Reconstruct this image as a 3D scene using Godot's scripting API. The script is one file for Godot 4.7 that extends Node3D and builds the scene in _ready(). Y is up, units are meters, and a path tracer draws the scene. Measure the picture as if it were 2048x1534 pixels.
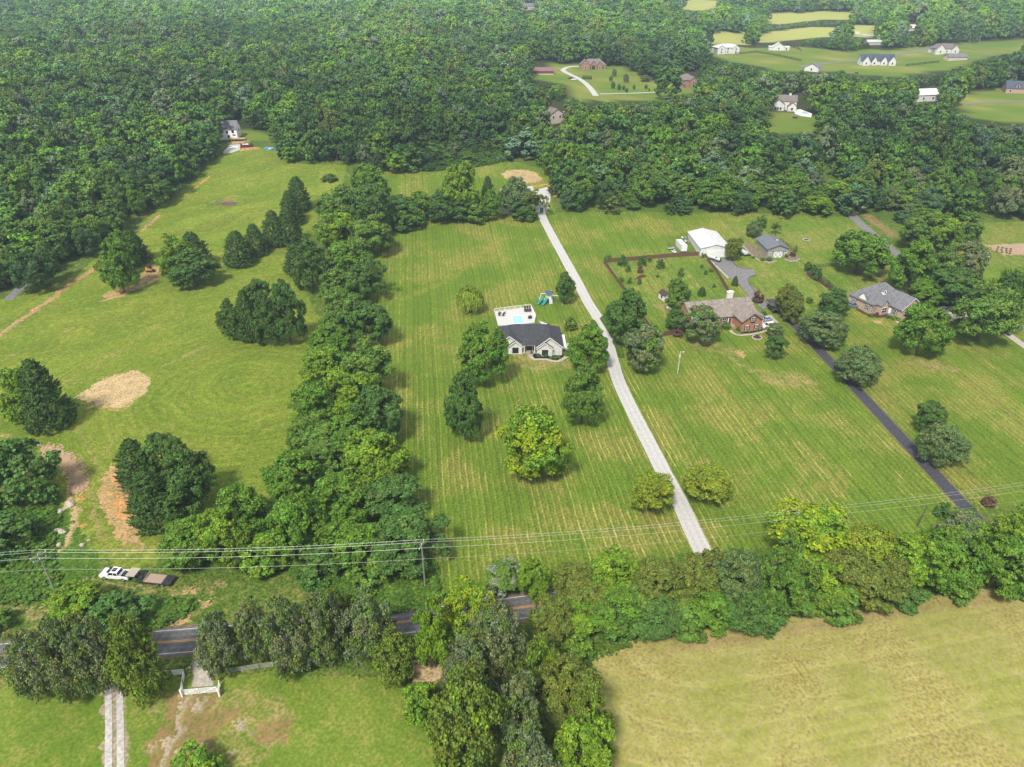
extends Node3D
# Rural estate seen from the air. Units are metres, y is up, the camera looks towards -z.

const FOCAL := 1421.0
const EYE := 105.0
const PITCH := 0.5235988
const CELL := 10.0
const GX0 := -2800.0
const GZ0 := 120.0
const GNX := 561
const GNZ := 384
const BACK := Vector3(0, 1, 0)

var heights := PackedFloat32Array()
var mats := {}
var texs := {}
var rng := RandomNumberGenerator.new()
var used_names := {}
var protos := {}
var meshes := {}
var clear_polys: Array = []

# ------------------------------------------------------------------ mesh builder
class MB:
	var v := PackedVector3Array()
	var n := PackedVector3Array()
	func tri(a: Vector3, b: Vector3, c: Vector3) -> void:
		var nn := (c - a).cross(b - a).normalized()
		v.append(a); v.append(b); v.append(c)
		n.append(nn); n.append(nn); n.append(nn)
	func q(a: Vector3, b: Vector3, c: Vector3, d: Vector3, ctr: Vector3) -> void:
		var nn := (c - a).cross(b - a)
		if nn.length_squared() < 1e-12:
			nn = (d - a).cross(c - a)
		if nn.dot((a + b + c + d) * 0.25 - ctr) < 0.0:
			tri(a, d, c); tri(a, c, b)
		else:
			tri(a, b, c); tri(a, c, d)
	func t3(a: Vector3, b: Vector3, c: Vector3, ctr: Vector3) -> void:
		if (c - a).cross(b - a).dot((a + b + c) / 3.0 - ctr) < 0.0:
			tri(a, c, b)
		else:
			tri(a, b, c)
	func hexa(p: Array) -> void:   # eight corners: four below, four above, in the same order
		var ctr := Vector3.ZERO
		for k in 8: ctr += p[k] / 8.0
		q(p[0], p[1], p[2], p[3], ctr); q(p[4], p[5], p[6], p[7], ctr)
		for k in 4:
			var m: int = (k + 1) % 4
			q(p[k], p[m], p[m + 4], p[k + 4], ctr)
	func boxt(xf: Transform3D, s: Vector3, top := 1.0) -> void:
		var h := s * 0.5
		var p := []
		for y in [-1.0, 1.0]:
			var f: float = 1.0 if y < 0.0 else top
			for c in [[-1, -1], [1, -1], [1, 1], [-1, 1]]:
				p.append(xf * Vector3(c[0] * h.x * f, y * h.y, c[1] * h.z * f))
		hexa(p)
	func box(c: Vector3, s: Vector3, yaw := 0.0) -> void:
		boxt(Transform3D(Basis(Vector3.UP, yaw), c), s)
	func bar(a: Vector3, b: Vector3, w: float, h: float) -> void:
		var d := b - a
		var z := d.normalized()
		var x := Vector3.UP.cross(z)
		if x.length() < 0.01: x = Vector3.RIGHT
		x = x.normalized()
		boxt(Transform3D(Basis(x, z.cross(x), z), (a + b) * 0.5), Vector3(w, h, d.length()))
	func tube(a: Vector3, b: Vector3, r0: float, r1: float, k := 6, caps := true) -> void:
		var z := (b - a).normalized()
		var x := z.cross(Vector3.UP if absf(z.y) < 0.95 else Vector3.RIGHT).normalized()
		var y := z.cross(x)
		var mid := (a + b) * 0.5
		for i in k:
			var t0 := TAU * i / k
			var t1 := TAU * (i + 1) / k
			var e0 := x * cos(t0) + y * sin(t0)
			var e1 := x * cos(t1) + y * sin(t1)
			q(a + e0 * r0, a + e1 * r0, b + e1 * r1, b + e0 * r1, mid)
			if caps:
				t3(a, a + e0 * r0, a + e1 * r0, mid); t3(b, b + e0 * r1, b + e1 * r1, mid)
	func prism(poly: PackedVector2Array, z0: float, z1: float, xf := Transform3D.IDENTITY) -> void:
		var pts := poly
		if not Geometry2D.is_polygon_clockwise(pts):
			pts = poly.duplicate(); pts.reverse()
		var k := pts.size()
		var ids := Geometry2D.triangulate_polygon(pts)
		for i in range(0, ids.size(), 3):
			var a := pts[ids[i]]; var b := pts[ids[i + 1]]; var c := pts[ids[i + 2]]
			var far := Vector3((a.x + b.x + c.x) / 3.0, (a.y + b.y + c.y) / 3.0, (z0 + z1) * 0.5)
			far = xf * far
			t3(xf * Vector3(a.x, a.y, z0), xf * Vector3(b.x, b.y, z0), xf * Vector3(c.x, c.y, z0), far)
			t3(xf * Vector3(a.x, a.y, z1), xf * Vector3(b.x, b.y, z1), xf * Vector3(c.x, c.y, z1), far)
		for i in k:
			var a := pts[i]; var b := pts[(i + 1) % k]
			var inn := Vector2(b.y - a.y, a.x - b.x)
			if not Geometry2D.is_point_in_polygon((a + b) * 0.5 + inn.normalized() * 0.002, pts): inn = -inn
			var m := (a + b) * 0.5 + inn
			q(xf * Vector3(a.x, a.y, z0), xf * Vector3(b.x, b.y, z0), xf * Vector3(b.x, b.y, z1), xf * Vector3(a.x, a.y, z1), xf * Vector3(m.x, m.y, (z0 + z1) * 0.5))
	func ball(c: Vector3, s: Vector3, k := 8, rings := 5, rough := 0.0, sd := 1) -> void:
		var r := RandomNumberGenerator.new(); r.seed = sd
		var grid := []
		for i in rings + 1:
			var row := []
			var ph := PI * i / rings
			for j in k:
				var th := TAU * j / k
				var f := 1.0 + rough * (r.randf() * 2.0 - 1.0)
				row.append(c + Vector3(sin(ph) * cos(th), cos(ph), sin(ph) * sin(th)) * s * f)
			if i == 0 or i == rings:
				for j in k: row[j] = row[0]
			grid.append(row)
		for i in rings:
			for j in k:
				var j1: int = (j + 1) % k
				q(grid[i][j], grid[i][j1], grid[i + 1][j1], grid[i + 1][j], c)
	func gable(x0: float, x1: float, z0: float, z1: float, y: float, rise: float, axis: String, oh: float, th := 0.22) -> void:
		var along_x := axis == "x"
		var half := (z1 - z0) * 0.5 if along_x else (x1 - x0) * 0.5
		var w := half + oh
		var drop := rise * oh / half
		var poly := PackedVector2Array([Vector2(-w, -drop), Vector2(0, rise), Vector2(w, -drop), Vector2(w, -drop + th), Vector2(0, rise + th), Vector2(-w, -drop + th)])
		if along_x:
			prism(poly, x0 - oh, x1 + oh, Transform3D(Basis(Vector3(0, 0, 1), Vector3(0, 1, 0), Vector3(1, 0, 0)), Vector3(0, y, (z0 + z1) * 0.5)))
		else:
			prism(poly, z0 - oh, z1 + oh, Transform3D(Basis.IDENTITY, Vector3((x0 + x1) * 0.5, y, 0)))
	func hip(x0: float, x1: float, z0: float, z1: float, y: float, rise: float, oh: float, th := 0.2, inset := -1.0) -> void:
		var a0 := x0 - oh; var a1 := x1 + oh; var b0 := z0 - oh; var b1 := z1 + oh
		var mx := (a0 + a1) * 0.5; var mz := (b0 + b1) * 0.5
		var h := minf(a1 - a0, b1 - b0) * 0.5
		if inset < 0.0: inset = h
		var r0: Vector3; var r1: Vector3
		if a1 - a0 >= b1 - b0:
			r0 = Vector3(a0 + inset, y + rise, mz); r1 = Vector3(a1 - inset, y + rise, mz)
		else:
			r0 = Vector3(mx, y + rise, b0 + inset); r1 = Vector3(mx, y + rise, b1 - inset)
		var p := [Vector3(a0, y, b0), Vector3(a1, y, b0), Vector3(a1, y, b1), Vector3(a0, y, b1)]
		var ctr := Vector3(mx, y - 0.1, mz)
		var dn := Vector3(0, -th, 0)
		for k in 4: q(p[k], p[(k + 1) % 4], p[(k + 1) % 4] + dn, p[k] + dn, ctr)
		q(p[0] + dn, p[1] + dn, p[2] + dn, p[3] + dn, ctr)
		if a1 - a0 >= b1 - b0:
			q(p[0], p[1], r1, r0, ctr); q(p[3], p[2], r1, r0, ctr); t3(p[0], p[3], r0, ctr); t3(p[1], p[2], r1, ctr)
		else:
			q(p[0], p[3], r1, r0, ctr); q(p[1], p[2], r1, r0, ctr); t3(p[0], p[1], r0, ctr); t3(p[3], p[2], r1, ctr)
	func pent(x0: float, x1: float, z0: float, z1: float, y0: float, y: float, rise: float, axis: String) -> void:   # walls with two gable ends
		var along_x := axis == "x"
		var half := (z1 - z0) * 0.5 if along_x else (x1 - x0) * 0.5
		var poly := PackedVector2Array([Vector2(-half, y0), Vector2(half, y0), Vector2(half, y), Vector2(0, y + rise), Vector2(-half, y)])
		if along_x:
			prism(poly, x0, x1, Transform3D(Basis(Vector3(0, 0, 1), Vector3(0, 1, 0), Vector3(1, 0, 0)), Vector3(0, 0, (z0 + z1) * 0.5)))
		else:
			prism(poly, z0, z1, Transform3D(Basis.IDENTITY, Vector3((x0 + x1) * 0.5, 0, 0)))
	func mesh() -> ArrayMesh:
		var a := []; a.resize(Mesh.ARRAY_MAX)
		a[Mesh.ARRAY_VERTEX] = v; a[Mesh.ARRAY_NORMAL] = n
		var m := ArrayMesh.new()
		m.add_surface_from_arrays(Mesh.PRIMITIVE_TRIANGLES, a)
		return m

# ------------------------------------------------------------------ ground height, pixels and rays
func profile(d: float) -> float:
	var ks := [[-200.0, 0.0], [215.0, 0.0], [300.0, 4.5], [350.0, 9.5], [420.0, 17.0], [500.0, 22.0], [620.0, 27.0], [760.0, 32.0], [900.0, 36.0], [1250.0, 45.0], [1800.0, 55.0], [3000.0, 80.0], [5000.0, 110.0]]
	for i in ks.size() - 1:
		if d < ks[i + 1][0]:
			var t: float = (d - ks[i][0]) / (ks[i + 1][0] - ks[i][0])
			var sl := []
			for k in [i, i + 1]:
				var lo: Array = ks[maxi(k - 1, 0)]
				var hi: Array = ks[mini(k + 1, ks.size() - 1)]
				sl.append((hi[1] - lo[1]) / (hi[0] - lo[0]) * (ks[i + 1][0] - ks[i][0]))
			if i == 0: return 0.0
			if i == 1: sl[0] = 0.0
			var t2 := t * t
			var t3 := t2 * t
			return ks[i][1] * (2 * t3 - 3 * t2 + 1) + sl[0] * (t3 - 2 * t2 + t) + ks[i + 1][1] * (-2 * t3 + 3 * t2) + sl[1] * (t3 - t2)
	return 110.0

func make_heights() -> void:
	var ns := FastNoiseLite.new(); ns.seed = 11; ns.frequency = 1.0 / 330.0; ns.fractal_octaves = 2
	heights.resize(GNX * GNZ)
	for j in GNZ:
		var z := GZ0 - j * CELL
		var d := -z
		var b := profile(d)
		var k := smoothstep(420.0, 1000.0, d)
		for i in GNX:
			var x := GX0 + i * CELL
			var h := b
			if k > 0.0:
				h += ns.get_noise_2d(x, z) * 15.0 * k
				h += 30.0 * exp(-pow((x - 760.0) / 260.0, 2.0) - pow((d - 1330.0) / 200.0, 2.0))
			heights[j * GNX + i] = h

func gy(x: float, z: float) -> float:
	var u := clampf((x - GX0) / CELL, 0.0, GNX - 1.001)
	var w := clampf((GZ0 - z) / CELL, 0.0, GNZ - 1.001)
	var i := int(u); var j := int(w)
	u -= i; w -= j
	var o := j * GNX + i
	var a := heights[o]; var b := heights[o + 1]; var c := heights[o + GNX]; var d := heights[o + GNX + 1]
	if u + w <= 1.0:
		return a + (b - a) * u + (c - a) * w
	return d + (c - d) * (1.0 - u) + (b - d) * (1.0 - w)

func ray(px: float, py: float) -> Vector3:
	return Vector3(px - 1024.0, 767.0 - py, -FOCAL).rotated(Vector3.RIGHT, -PITCH).normalized()

func P(px: float, py: float, up := 0.0) -> Vector3:   # the point that stands `up` metres above the ground along that line of sight
	var d := ray(px, py)
	var t := 60.0
	var last := t
	while t < 4200.0:
		var p := Vector3(0, EYE, 0) + d * t
		if p.y < gy(p.x, p.z) + up: break
		last = t
		t *= 1.03
	for k in 14:
		var m := (last + t) * 0.5
		var p := Vector3(0, EYE, 0) + d * m
		if p.y < gy(p.x, p.z) + up: t = m
		else: last = m
	return Vector3(0, EYE, 0) + d * t

func G(px: float, py: float) -> Vector3:
	var p := P(px, py)
	p.y = gy(p.x, p.z)
	return p

func S(p: Vector3) -> Vector2:
	var c := (p - Vector3(0, EYE, 0)).rotated(Vector3.RIGHT, PITCH)
	return Vector2(1024.0 + FOCAL * c.x / -c.z, 767.0 - FOCAL * c.y / -c.z)

func px_per_m(p: Vector3) -> float:
	return FOCAL / -(p - Vector3(0, EYE, 0)).rotated(Vector3.RIGHT, PITCH).z

# ------------------------------------------------------------------ nodes
func numbered(called: String) -> String:
	if not used_names.has(called):
		used_names[called] = 0
		return called
	used_names[called] += 1
	return "%s_%03d" % [called, used_names[called]]

func tag(o: Node, label: String, category: String, group := "", kind := "") -> Node:
	if label: o.set_meta("label", label)
	if category: o.set_meta("category", category)
	if group: o.set_meta("group", group)
	if kind: o.set_meta("kind", kind)
	return o

func thing(called: String, label: String, category: String, at := Vector3.ZERO, turn := 0.0, group := "") -> Node3D:
	var o := Node3D.new()
	o.name = numbered(called)
	add_child(o)
	o.position = at
	o.rotation.y = turn
	tag(o, label, category, group)
	return o

func put(called: String, m: Mesh, mat: Material, parent: Node = null, at := Vector3.ZERO, turn := 0.0) -> MeshInstance3D:
	var o := MeshInstance3D.new()
	o.mesh = m
	o.material_override = mat
	if parent == null:
		o.name = numbered(called)
		add_child(o)
	else:
		o.name = called
		parent.add_child(o, true)
		if str(o.name) != called:
			var k := 1
			while parent.has_node("%s_%03d" % [called, k]): k += 1
			o.name = "%s_%03d" % [called, k]
	o.position = at
	o.rotation.y = turn
	return o

func struct(called: String, m: Mesh, mat: Material) -> MeshInstance3D:
	var o := put(called, m, mat)
	o.set_meta("kind", "structure")
	return o

# ------------------------------------------------------------------ materials
func noise_tex(key: String, freq: float, lo: float, hi: float, oct := 4, kind := FastNoiseLite.TYPE_SIMPLEX_SMOOTH) -> Texture2D:
	if texs.has(key): return texs[key]
	var t := NoiseTexture2D.new()
	var ns := FastNoiseLite.new()
	ns.noise_type = kind; ns.frequency = freq; ns.fractal_octaves = oct; ns.seed = key.hash() % 1000
	t.noise = ns; t.width = 512; t.height = 512; t.seamless = true
	var g := Gradient.new()
	g.set_color(0, Color(lo, lo, lo)); g.set_color(1, Color(hi, hi, hi))
	t.color_ramp = g
	texs[key] = t
	return t

func mat(key: String, lin: Color, rough := 0.8, metal := 0.0, grain := "", scale := 0.25) -> StandardMaterial3D:
	if mats.has(key): return mats[key]
	var m := StandardMaterial3D.new()
	m.resource_name = key
	m.albedo_color = lin.linear_to_srgb()
	m.roughness = rough; m.metallic = metal
	m.cull_mode = BaseMaterial3D.CULL_DISABLED
	if grain:
		if grain == "soft": m.albedo_texture = noise_tex("soft", 0.012, 0.72, 1.0)
		elif grain == "fine": m.albedo_texture = noise_tex("fine", 0.09, 0.62, 1.0, 3)
		elif grain == "streak": m.albedo_texture = streak_tex()
		elif grain == "brick": m.albedo_texture = brick_tex()
		elif grain == "shingle": m.albedo_texture = shingle_tex()
		m.uv1_triplanar = true
		m.uv1_scale = Vector3.ONE * scale
	mats[key] = m
	return m

func glass(key := "window_glass", lin := Color(0.02, 0.025, 0.03)) -> StandardMaterial3D:
	return mat(key, lin, 0.12, 0.0)

func brick_tex() -> Texture2D:
	if texs.has("brick"): return texs["brick"]
	var r := RandomNumberGenerator.new(); r.seed = 4
	var im := Image.create(128, 128, false, Image.FORMAT_RGB8)
	im.fill(Color(0.82, 0.78, 0.74))
	for j in 16:
		for i in range(-1, 8):
			var f := 0.72 + 0.28 * r.randf()
			im.fill_rect(Rect2i(i * 16 + (8 if j % 2 else 0) + 1, j * 8 + 1, 15, 7), Color(f, f * (0.94 + 0.06 * r.randf()), f * (0.9 + 0.1 * r.randf())))
	texs["brick"] = ImageTexture.create_from_image(im)
	return texs["brick"]

func shingle_tex() -> Texture2D:
	if texs.has("shingle"): return texs["shingle"]
	var r := RandomNumberGenerator.new(); r.seed = 5
	var im := Image.create(256, 256, false, Image.FORMAT_RGB8)
	for j in 32:
		var x := 0
		while x < 256:
			var w := r.randi_range(8, 22)
			var f := 0.66 + 0.34 * r.randf()
			im.fill_rect(Rect2i(x, j * 8, w, 8), Color(f, f, f))
			im.fill_rect(Rect2i(x, j * 8, w, 1), Color(f * 0.7, f * 0.7, f * 0.7))
			x += w
	texs["shingle"] = ImageTexture.create_from_image(im)
	return texs["shingle"]

func streak_tex() -> Texture2D:
	if texs.has("streak"): return texs["streak"]
	var ns := FastNoiseLite.new(); ns.seed = 9; ns.frequency = 0.03
	var im := Image.create(256, 256, false, Image.FORMAT_RGB8)
	for j in 256:
		for i in 256:
			var f := clampf(0.85 + 0.16 * ns.get_noise_2d(i * 6.0, j * 0.5) + 0.1 * ns.get_noise_2d(i * 1.2, j * 1.2), 0.0, 1.0)
			im.set_pixel(i, j, Color(f, f, f))
	texs["streak"] = ImageTexture.create_from_image(im)
	return texs["streak"]

func ordinal(k: int) -> String:
	var one := ["first", "second", "third", "fourth", "fifth", "sixth", "seventh", "eighth", "ninth", "tenth", "eleventh", "twelfth", "thirteenth", "fourteenth", "fifteenth", "sixteenth", "seventeenth", "eighteenth", "nineteenth"]
	var tens := ["", "", "twenty", "thirty", "forty", "fifty", "sixty", "seventy", "eighty", "ninety"]
	if k <= 19: return one[k - 1]
	if k % 10 == 0: return ["", "", "twentieth", "thirtieth", "fortieth", "fiftieth", "sixtieth", "seventieth", "eightieth", "ninetieth"][k / 10]
	return tens[k / 10] + "-" + one[k % 10 - 1]

# ------------------------------------------------------------------ the ground: kinds of turf and bare soil
# kinds: 0 rough grass, 1 striped lawn, 2 mown meadow, 3 hay field, 4 pasture, 5 woodland floor, 6 diagonal lawn, 7 plain yard, 8 far hay, 9 weeds
var turf: Array = []      # [polygon in world x,z, kind]
var soils: Array = []     # [polygon, soil]
var hay_c := Vector2.ZERO
var swirl := Vector2.ZERO
var swirl2 := Vector2.ZERO

const GRASS_A := [[67, 88, 32], [80, 103, 30], [90, 109, 34], [132, 123, 71], [86, 108, 35], [44, 54, 26], [81, 103, 30], [82, 105, 35], [148, 147, 83], [58, 85, 28]]
const GRASS_B := [[85, 102, 42], [99, 111, 42], [113, 121, 47], [155, 147, 98], [104, 120, 47], [58, 62, 34], [100, 111, 42], [100, 114, 47], [140, 148, 77], [76, 104, 34]]
const SOIL := [[0, 0, 0], [182, 157, 121], [174, 140, 104], [190, 140, 92], [149, 130, 92], [158, 142, 124], [134, 110, 76], [175, 149, 115], [123, 125, 54]]
# soils: 1 pale straw sand, 2 brown track, 3 orange clay, 4 dry turf, 5 limestone, 6 dark earth, 7 tan pad, 8 lush strip
const SOLID := [0.0, 0.95, 0.84, 0.9, 0.42, 0.86, 0.8, 0.95, 0.35]

func W(pts: Array, ox := 0.0, oy := 0.0, k := 1.0) -> PackedVector2Array:   # outline seen in the air photo -> outline on the ground
	var o := PackedVector2Array()
	for i in range(0, pts.size(), 2):
		var p := P(ox + pts[i] / k, oy + pts[i + 1] / k)
		o.append(Vector2(p.x, p.z))
	return o

func strip(line: PackedVector2Array, w: float) -> Array:   # quads along a line
	var o := []
	for i in line.size() - 1:
		var a := line[i]; var b := line[i + 1]
		var t := (b - a).normalized()
		var s := Vector2(-t.y, t.x) * w * 0.5
		a -= t * w * 0.2; b += t * w * 0.2
		o.append(PackedVector2Array([a - s, b - s, b + s, a + s]))
	return o

func soil(pts: Array, kind: int, ox := 0.0, oy := 0.0, k := 1.0) -> void:
	soils.append([W(pts, ox, oy, k), kind])

func trail(pts: Array, w: float, kind: int, ox := 0.0, oy := 0.0, k := 1.0) -> void:
	for poly in strip(W(pts, ox, oy, k), w): soils.append([poly, kind])

func lay_out_ground() -> void:
	turf = [
		[W([-250, 655, 110, 575, 200, 512, 290, 440, 380, 368, 450, 303, 560, 292, 585, 326, 692, 330, 690, 360, 640, 420, 600, 560, 640, 640, 610, 720, 640, 860, 540, 1000, 410, 1080, 320, 1120, 240, 1150, 150, 1060, 60, 880, -200, 900]), 2],
		[W([735, 345, 950, 336, 1022, 322, 1095, 340, 1112, 432, 1230, 740, 1425, 1100, 880, 1185, 780, 1000, 690, 700, 690, 450]), 1],
		[W([1085, 425, 1300, 424, 1560, 428, 1700, 434, 1900, 560, 1600, 620, 1940, 1015, 1900, 1060, 1425, 1105, 1225, 735]), 1],
		[W([1205, 515, 1400, 495, 1500, 640, 1310, 668]), 7],
		[W([1460, 440, 1720, 438, 1790, 500, 1900, 560, 1600, 625, 1520, 590, 1440, 520]), 7],
		[W([1560, 630, 1900, 560, 2200, 720, 2200, 1000, 1960, 1022, 1600, 645]), 6],
		[W([1650, 530, 1760, 525, 1800, 580, 1690, 590]), 7],
		[W([1900, 446, 2200, 440, 2200, 660, 2000, 640, 1900, 560]), 7],
		[W([1195, 1320, 1290, 1272, 1500, 1245, 1800, 1205, 2400, 1120, 2600, 1760, 1100, 1760]), 3],
		[W([-200, 1380, 330, 1350, 480, 1345, 760, 1355, 900, 1400, 900, 1800, -300, 1800]), 4],
		[W([-150, 1000, 120, 1000, 160, 1060, 200, 1120, 180, 1200, -150, 1220]), 9],
		[W([560, 1130, 870, 1120, 880, 1215, 760, 1225, 640, 1190]), 9],
	]
	hay_c = W([1196, 1300])[0]
	swirl = W([500, 770])[0]
	swirl2 = W([350, 500])[0]
	# bare soil and dry turf, as it lies
	soil([490, 1190, 560, 1140, 660, 1070, 700, 1060, 810, 1040, 880, 1020, 930, 1050, 970, 1105, 930, 1165, 840, 1230, 740, 1275, 640, 1250, 560, 1225], 1, 0, 420, 3.196)
	trail([520, 1235, 640, 1262, 740, 1285, 850, 1240], 0.9, 2, 0, 420, 3.196)
	soil([650, 545, 740, 510, 830, 490, 885, 480, 905, 400, 980, 345, 1022, 372, 1022, 440, 960, 478, 860, 510, 760, 560, 690, 580], 2, 0, 420, 3.196)
	trail([640, 585, 720, 560, 870, 500, 1000, 450], 0.8, 7, 0, 420, 3.196)
	trail([-40, 820, 40, 770, 110, 720, 160, 685, 240, 630, 330, 570, 420, 495, 500, 445, 560, 405, 640, 360], 1.9, 3, 0, 420, 3.196)
	trail([900, 140, 960, 90, 1020, 35], 1.1, 3, 0, 420, 3.196)
	trail([372, 388, 395, 372, 420, 352], 0.9, 3)
	for s in [[390, 785, 480, 750], [50, 940, 120, 910], [400, 1110, 490, 1060], [610, 975, 700, 930], [700, 925, 790, 890], [850, 840, 940, 790], [965, 770, 1010, 735], [1030, 1000, 1080, 990], [1150, 955, 1230, 915], [1230, 910, 1320, 870], [1380, 355, 1440, 340], [1240, 495, 1300, 485], [380, 1120, 470, 1070], [545, 1310, 600, 1290]]:
		trail(s, 1.7, 4, 0, 420, 3.196)
	trail([300, 1140, 420, 1090, 620, 980, 760, 905, 950, 780, 1080, 690], 0.55, 4, 0, 420, 3.196)
	trail([900, 1060, 1050, 1000, 1180, 945, 1330, 865], 0.55, 4, 0, 420, 3.196)
	# the trench with its clods and the haul road, lower left
	trail([350, 210, 430, 245, 500, 290, 560, 350, 590, 420, 605, 500, 625, 550], 2.4, 3, 0, 840, 3.835)
	trail([395, 285, 460, 335, 505, 400, 530, 470, 545, 550, 535, 620, 560, 665, 585, 700, 570, 790, 540, 870, 500, 950, 465, 1000], 1.3, 7, 0, 840, 3.835)
	trail([-60, 105, 60, 120], 0.8, 7, 0, 840, 3.835)
	trail([600, 590, 640, 620], 1.0, 3, 0, 840, 3.835)
	soil([590, 800, 640, 790, 665, 815, 610, 830], 3, 0, 840, 3.835)
	soil([755, 520, 800, 420, 860, 350, 950, 350, 1000, 420, 1010, 560, 1030, 640, 1030, 740, 1085, 830, 1100, 930, 1120, 1000, 1040, 985, 900, 930, 830, 800, 775, 650], 2, 0, 840, 3.835)
	soil([870, 420, 960, 400, 985, 560, 1015, 700, 960, 790, 880, 700, 860, 560], 3, 0, 840, 3.835)
	for s in [[700, 500, 730, 800, 790, 1000], [730, 560, 760, 800, 830, 1000], [980, 940, 1140, 1000, 1240, 950, 1400, 830], [830, 960, 1000, 1040], [590, 60, 720, 250, 790, 420], [900, 100, 800, 300]]:
		trail(s, 0.8, 4, 0, 840, 3.835)
	trail([480, 1250, 420, 1290, 360, 1320], 1.1, 3, 0, 840, 3.835)
	trail([-20, 1415, 100, 1440, 240, 1470, 360, 1470], 2.4, 4, 0, 840, 3.835)
	soil([600, 1190, 900, 1250, 1300, 1290, 1700, 1210, 1764, 1260, 1700, 1330, 1300, 1340, 900, 1290, 640, 1230], 4, 0, 840, 3.835)
	soil([1400, 1310, 1520, 1300, 1530, 1330, 1420, 1335], 2, 0, 840, 3.835)
	# verge of the road and pasture, bottom left
	soil([1000, 1060, 1140, 1100, 1240, 1085, 1553, 1060, 1553, 1560, 1020, 1560, 1060, 1400, 990, 1300, 930, 1180], 4, 0, 1040, 3.106)
	soil([400, 1080, 520, 1100, 600, 1230, 560, 1380, 440, 1420, 320, 1560, 0, 1560, 0, 1100], 4, 400, 1040, 3.105)
	soil([900, 640, 1000, 590, 1180, 560, 1200, 640, 1050, 670, 930, 685], 2, 0, 1040, 3.106)
	soil([1220, 510, 1340, 500, 1330, 530, 1240, 540], 2, 0, 1040, 3.106)
	soil([1200, 830, 1265, 830, 1320, 960, 1325, 1020, 1195, 1030, 1215, 930], 5, 0, 1040, 3.106)
	trail([1210, 1100, 1150, 1230, 1100, 1340, 1070, 1460, 1060, 1560], 7.5, 6, 0, 1040, 3.106)
	trail([1175, 1110, 1130, 1230, 1080, 1340, 1040, 1460, 1020, 1560], 1.3, 5, 0, 1040, 3.106)
	trail([1255, 1095, 1215, 1220, 1170, 1330, 1130, 1450, 1110, 1560], 1.3, 5, 0, 1040, 3.106)
	soil([1180, 1200, 1380, 1180, 1553, 1160, 1553, 1200, 1420, 1300, 1330, 1400, 1200, 1480, 1110, 1440], 6, 0, 1040, 3.106)
	soil([1190, 1390, 1290, 1380, 1260, 1470, 1180, 1460], 5, 0, 1040, 3.106)
	soil([1380, 1080, 1553, 1060, 1553, 1120, 1420, 1130], 4, 0, 1040, 3.106)
	soil([960, 1200, 1040, 1200, 1010, 1290, 930, 1250], 4, 0, 1040, 3.106)
	soil([950, 1410, 1000, 1410, 990, 1450, 940, 1440], 5, 0, 1040, 3.106)
	soil([1490, 1250, 1553, 1240, 1540, 1310, 1485, 1300], 5, 0, 1040, 3.106)
	soil([400, 1260, 560, 1230, 590, 1290, 540, 1370, 400, 1390, 330, 1370], 6, 400, 1040, 3.105)
	soil([250, 1250, 320, 1240, 290, 1300, 245, 1310], 5, 400, 1040, 3.105)
	soil([170, 1460, 210, 1410, 225, 1420, 190, 1480], 5, 400, 1040, 3.105)
	trail([330, 1160, 230, 1240, 140, 1330, 60, 1420], 0.7, 8, 400, 1040, 3.105)
	soil([150, 1060, 360, 1040, 350, 1090, 160, 1110], 4, 400, 1040, 3.105)
	soil([1310, 880, 1400, 870, 1500, 930, 1545, 950, 1530, 1010, 1450, 1030, 1340, 1000], 7, 400, 1040, 3.105)
	soil([1300, 720, 1400, 720, 1390, 760, 1310, 760], 6, 400, 1040, 3.105)
	trail([217, 1335, 222, 1352, 227, 1380, 229, 1440, 229, 1545, 229, 1600], 3.5, 5)
	# lots along the drive
	soil([1320, 240, 1420, 205, 1580, 200, 1690, 225, 1770, 290, 1720, 330, 1560, 340, 1440, 320], 7, 740, 300, 5.12)
	trail([1690, 370, 1820, 350, 1880, 400, 1890, 480], 1.6, 3, 740, 300, 5.12)
	soil([750, 960, 900, 950, 1050, 1020, 1340, 1030, 1340, 1110, 1150, 1140, 900, 1120, 760, 1080], 4, 880, 520, 5.1125)
	trail([640, 960, 840, 955, 910, 1000], 0.5, 4, 880, 520, 5.1125)
	trail([800, 1520, 840, 1380, 780, 1300, 700, 1290], 0.5, 4, 880, 520, 5.1125)
	soil([660, 1080, 900, 1060, 1180, 1150, 1190, 1200, 1060, 1190, 800, 1150], 4, 1200, 420, 4.096)
	soil([1110, 1160, 1190, 1150, 1200, 1200, 1140, 1210], 2, 1200, 420, 4.096)
	soil([1290, 560, 1330, 520, 1380, 530, 1370, 560], 4, 1200, 420, 4.096)
	soil([420, 780, 540, 760, 620, 800, 520, 810], 4, 1200, 420, 4.096)
	trail([700, 490, 760, 560, 820, 640], 1.4, 4, 1200, 420, 4.096)
	trail([1440, 700, 1500, 740, 1600, 770], 2.0, 4)
	soil([1480, 735, 1600, 745, 1640, 770, 1560, 775], 4)
	trail([1430, 712, 1480, 735, 1540, 740, 1600, 760], 1.0, 8)
	trail([785, 670, 900, 668, 985, 672], 0.9, 8)
	trail([800, 600, 900, 560, 960, 510, 1010, 470], 3.0, 8)
	trail([960, 825, 1005, 818, 1040, 800, 1035, 790], 0.5, 4)
	soil([740, 1380, 1000, 1330, 1180, 1400, 1300, 1450, 1020, 1470], 4, 1640, 420, 4.512)
	soil([480, 1000, 560, 990, 570, 1030, 500, 1020], 2, 1640, 420, 4.512)
	trail([1600, 400, 1900, 420], 3.0, 8, 1580, 380, 4.376)
	soil([1700, 485, 2060, 465, 2060, 570, 1880, 570], 7, 1580, 380, 4.376)
	soil([600, 200, 720, 220, 940, 390, 900, 420, 780, 330, 640, 240], 6, 1580, 380, 4.376)
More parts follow.
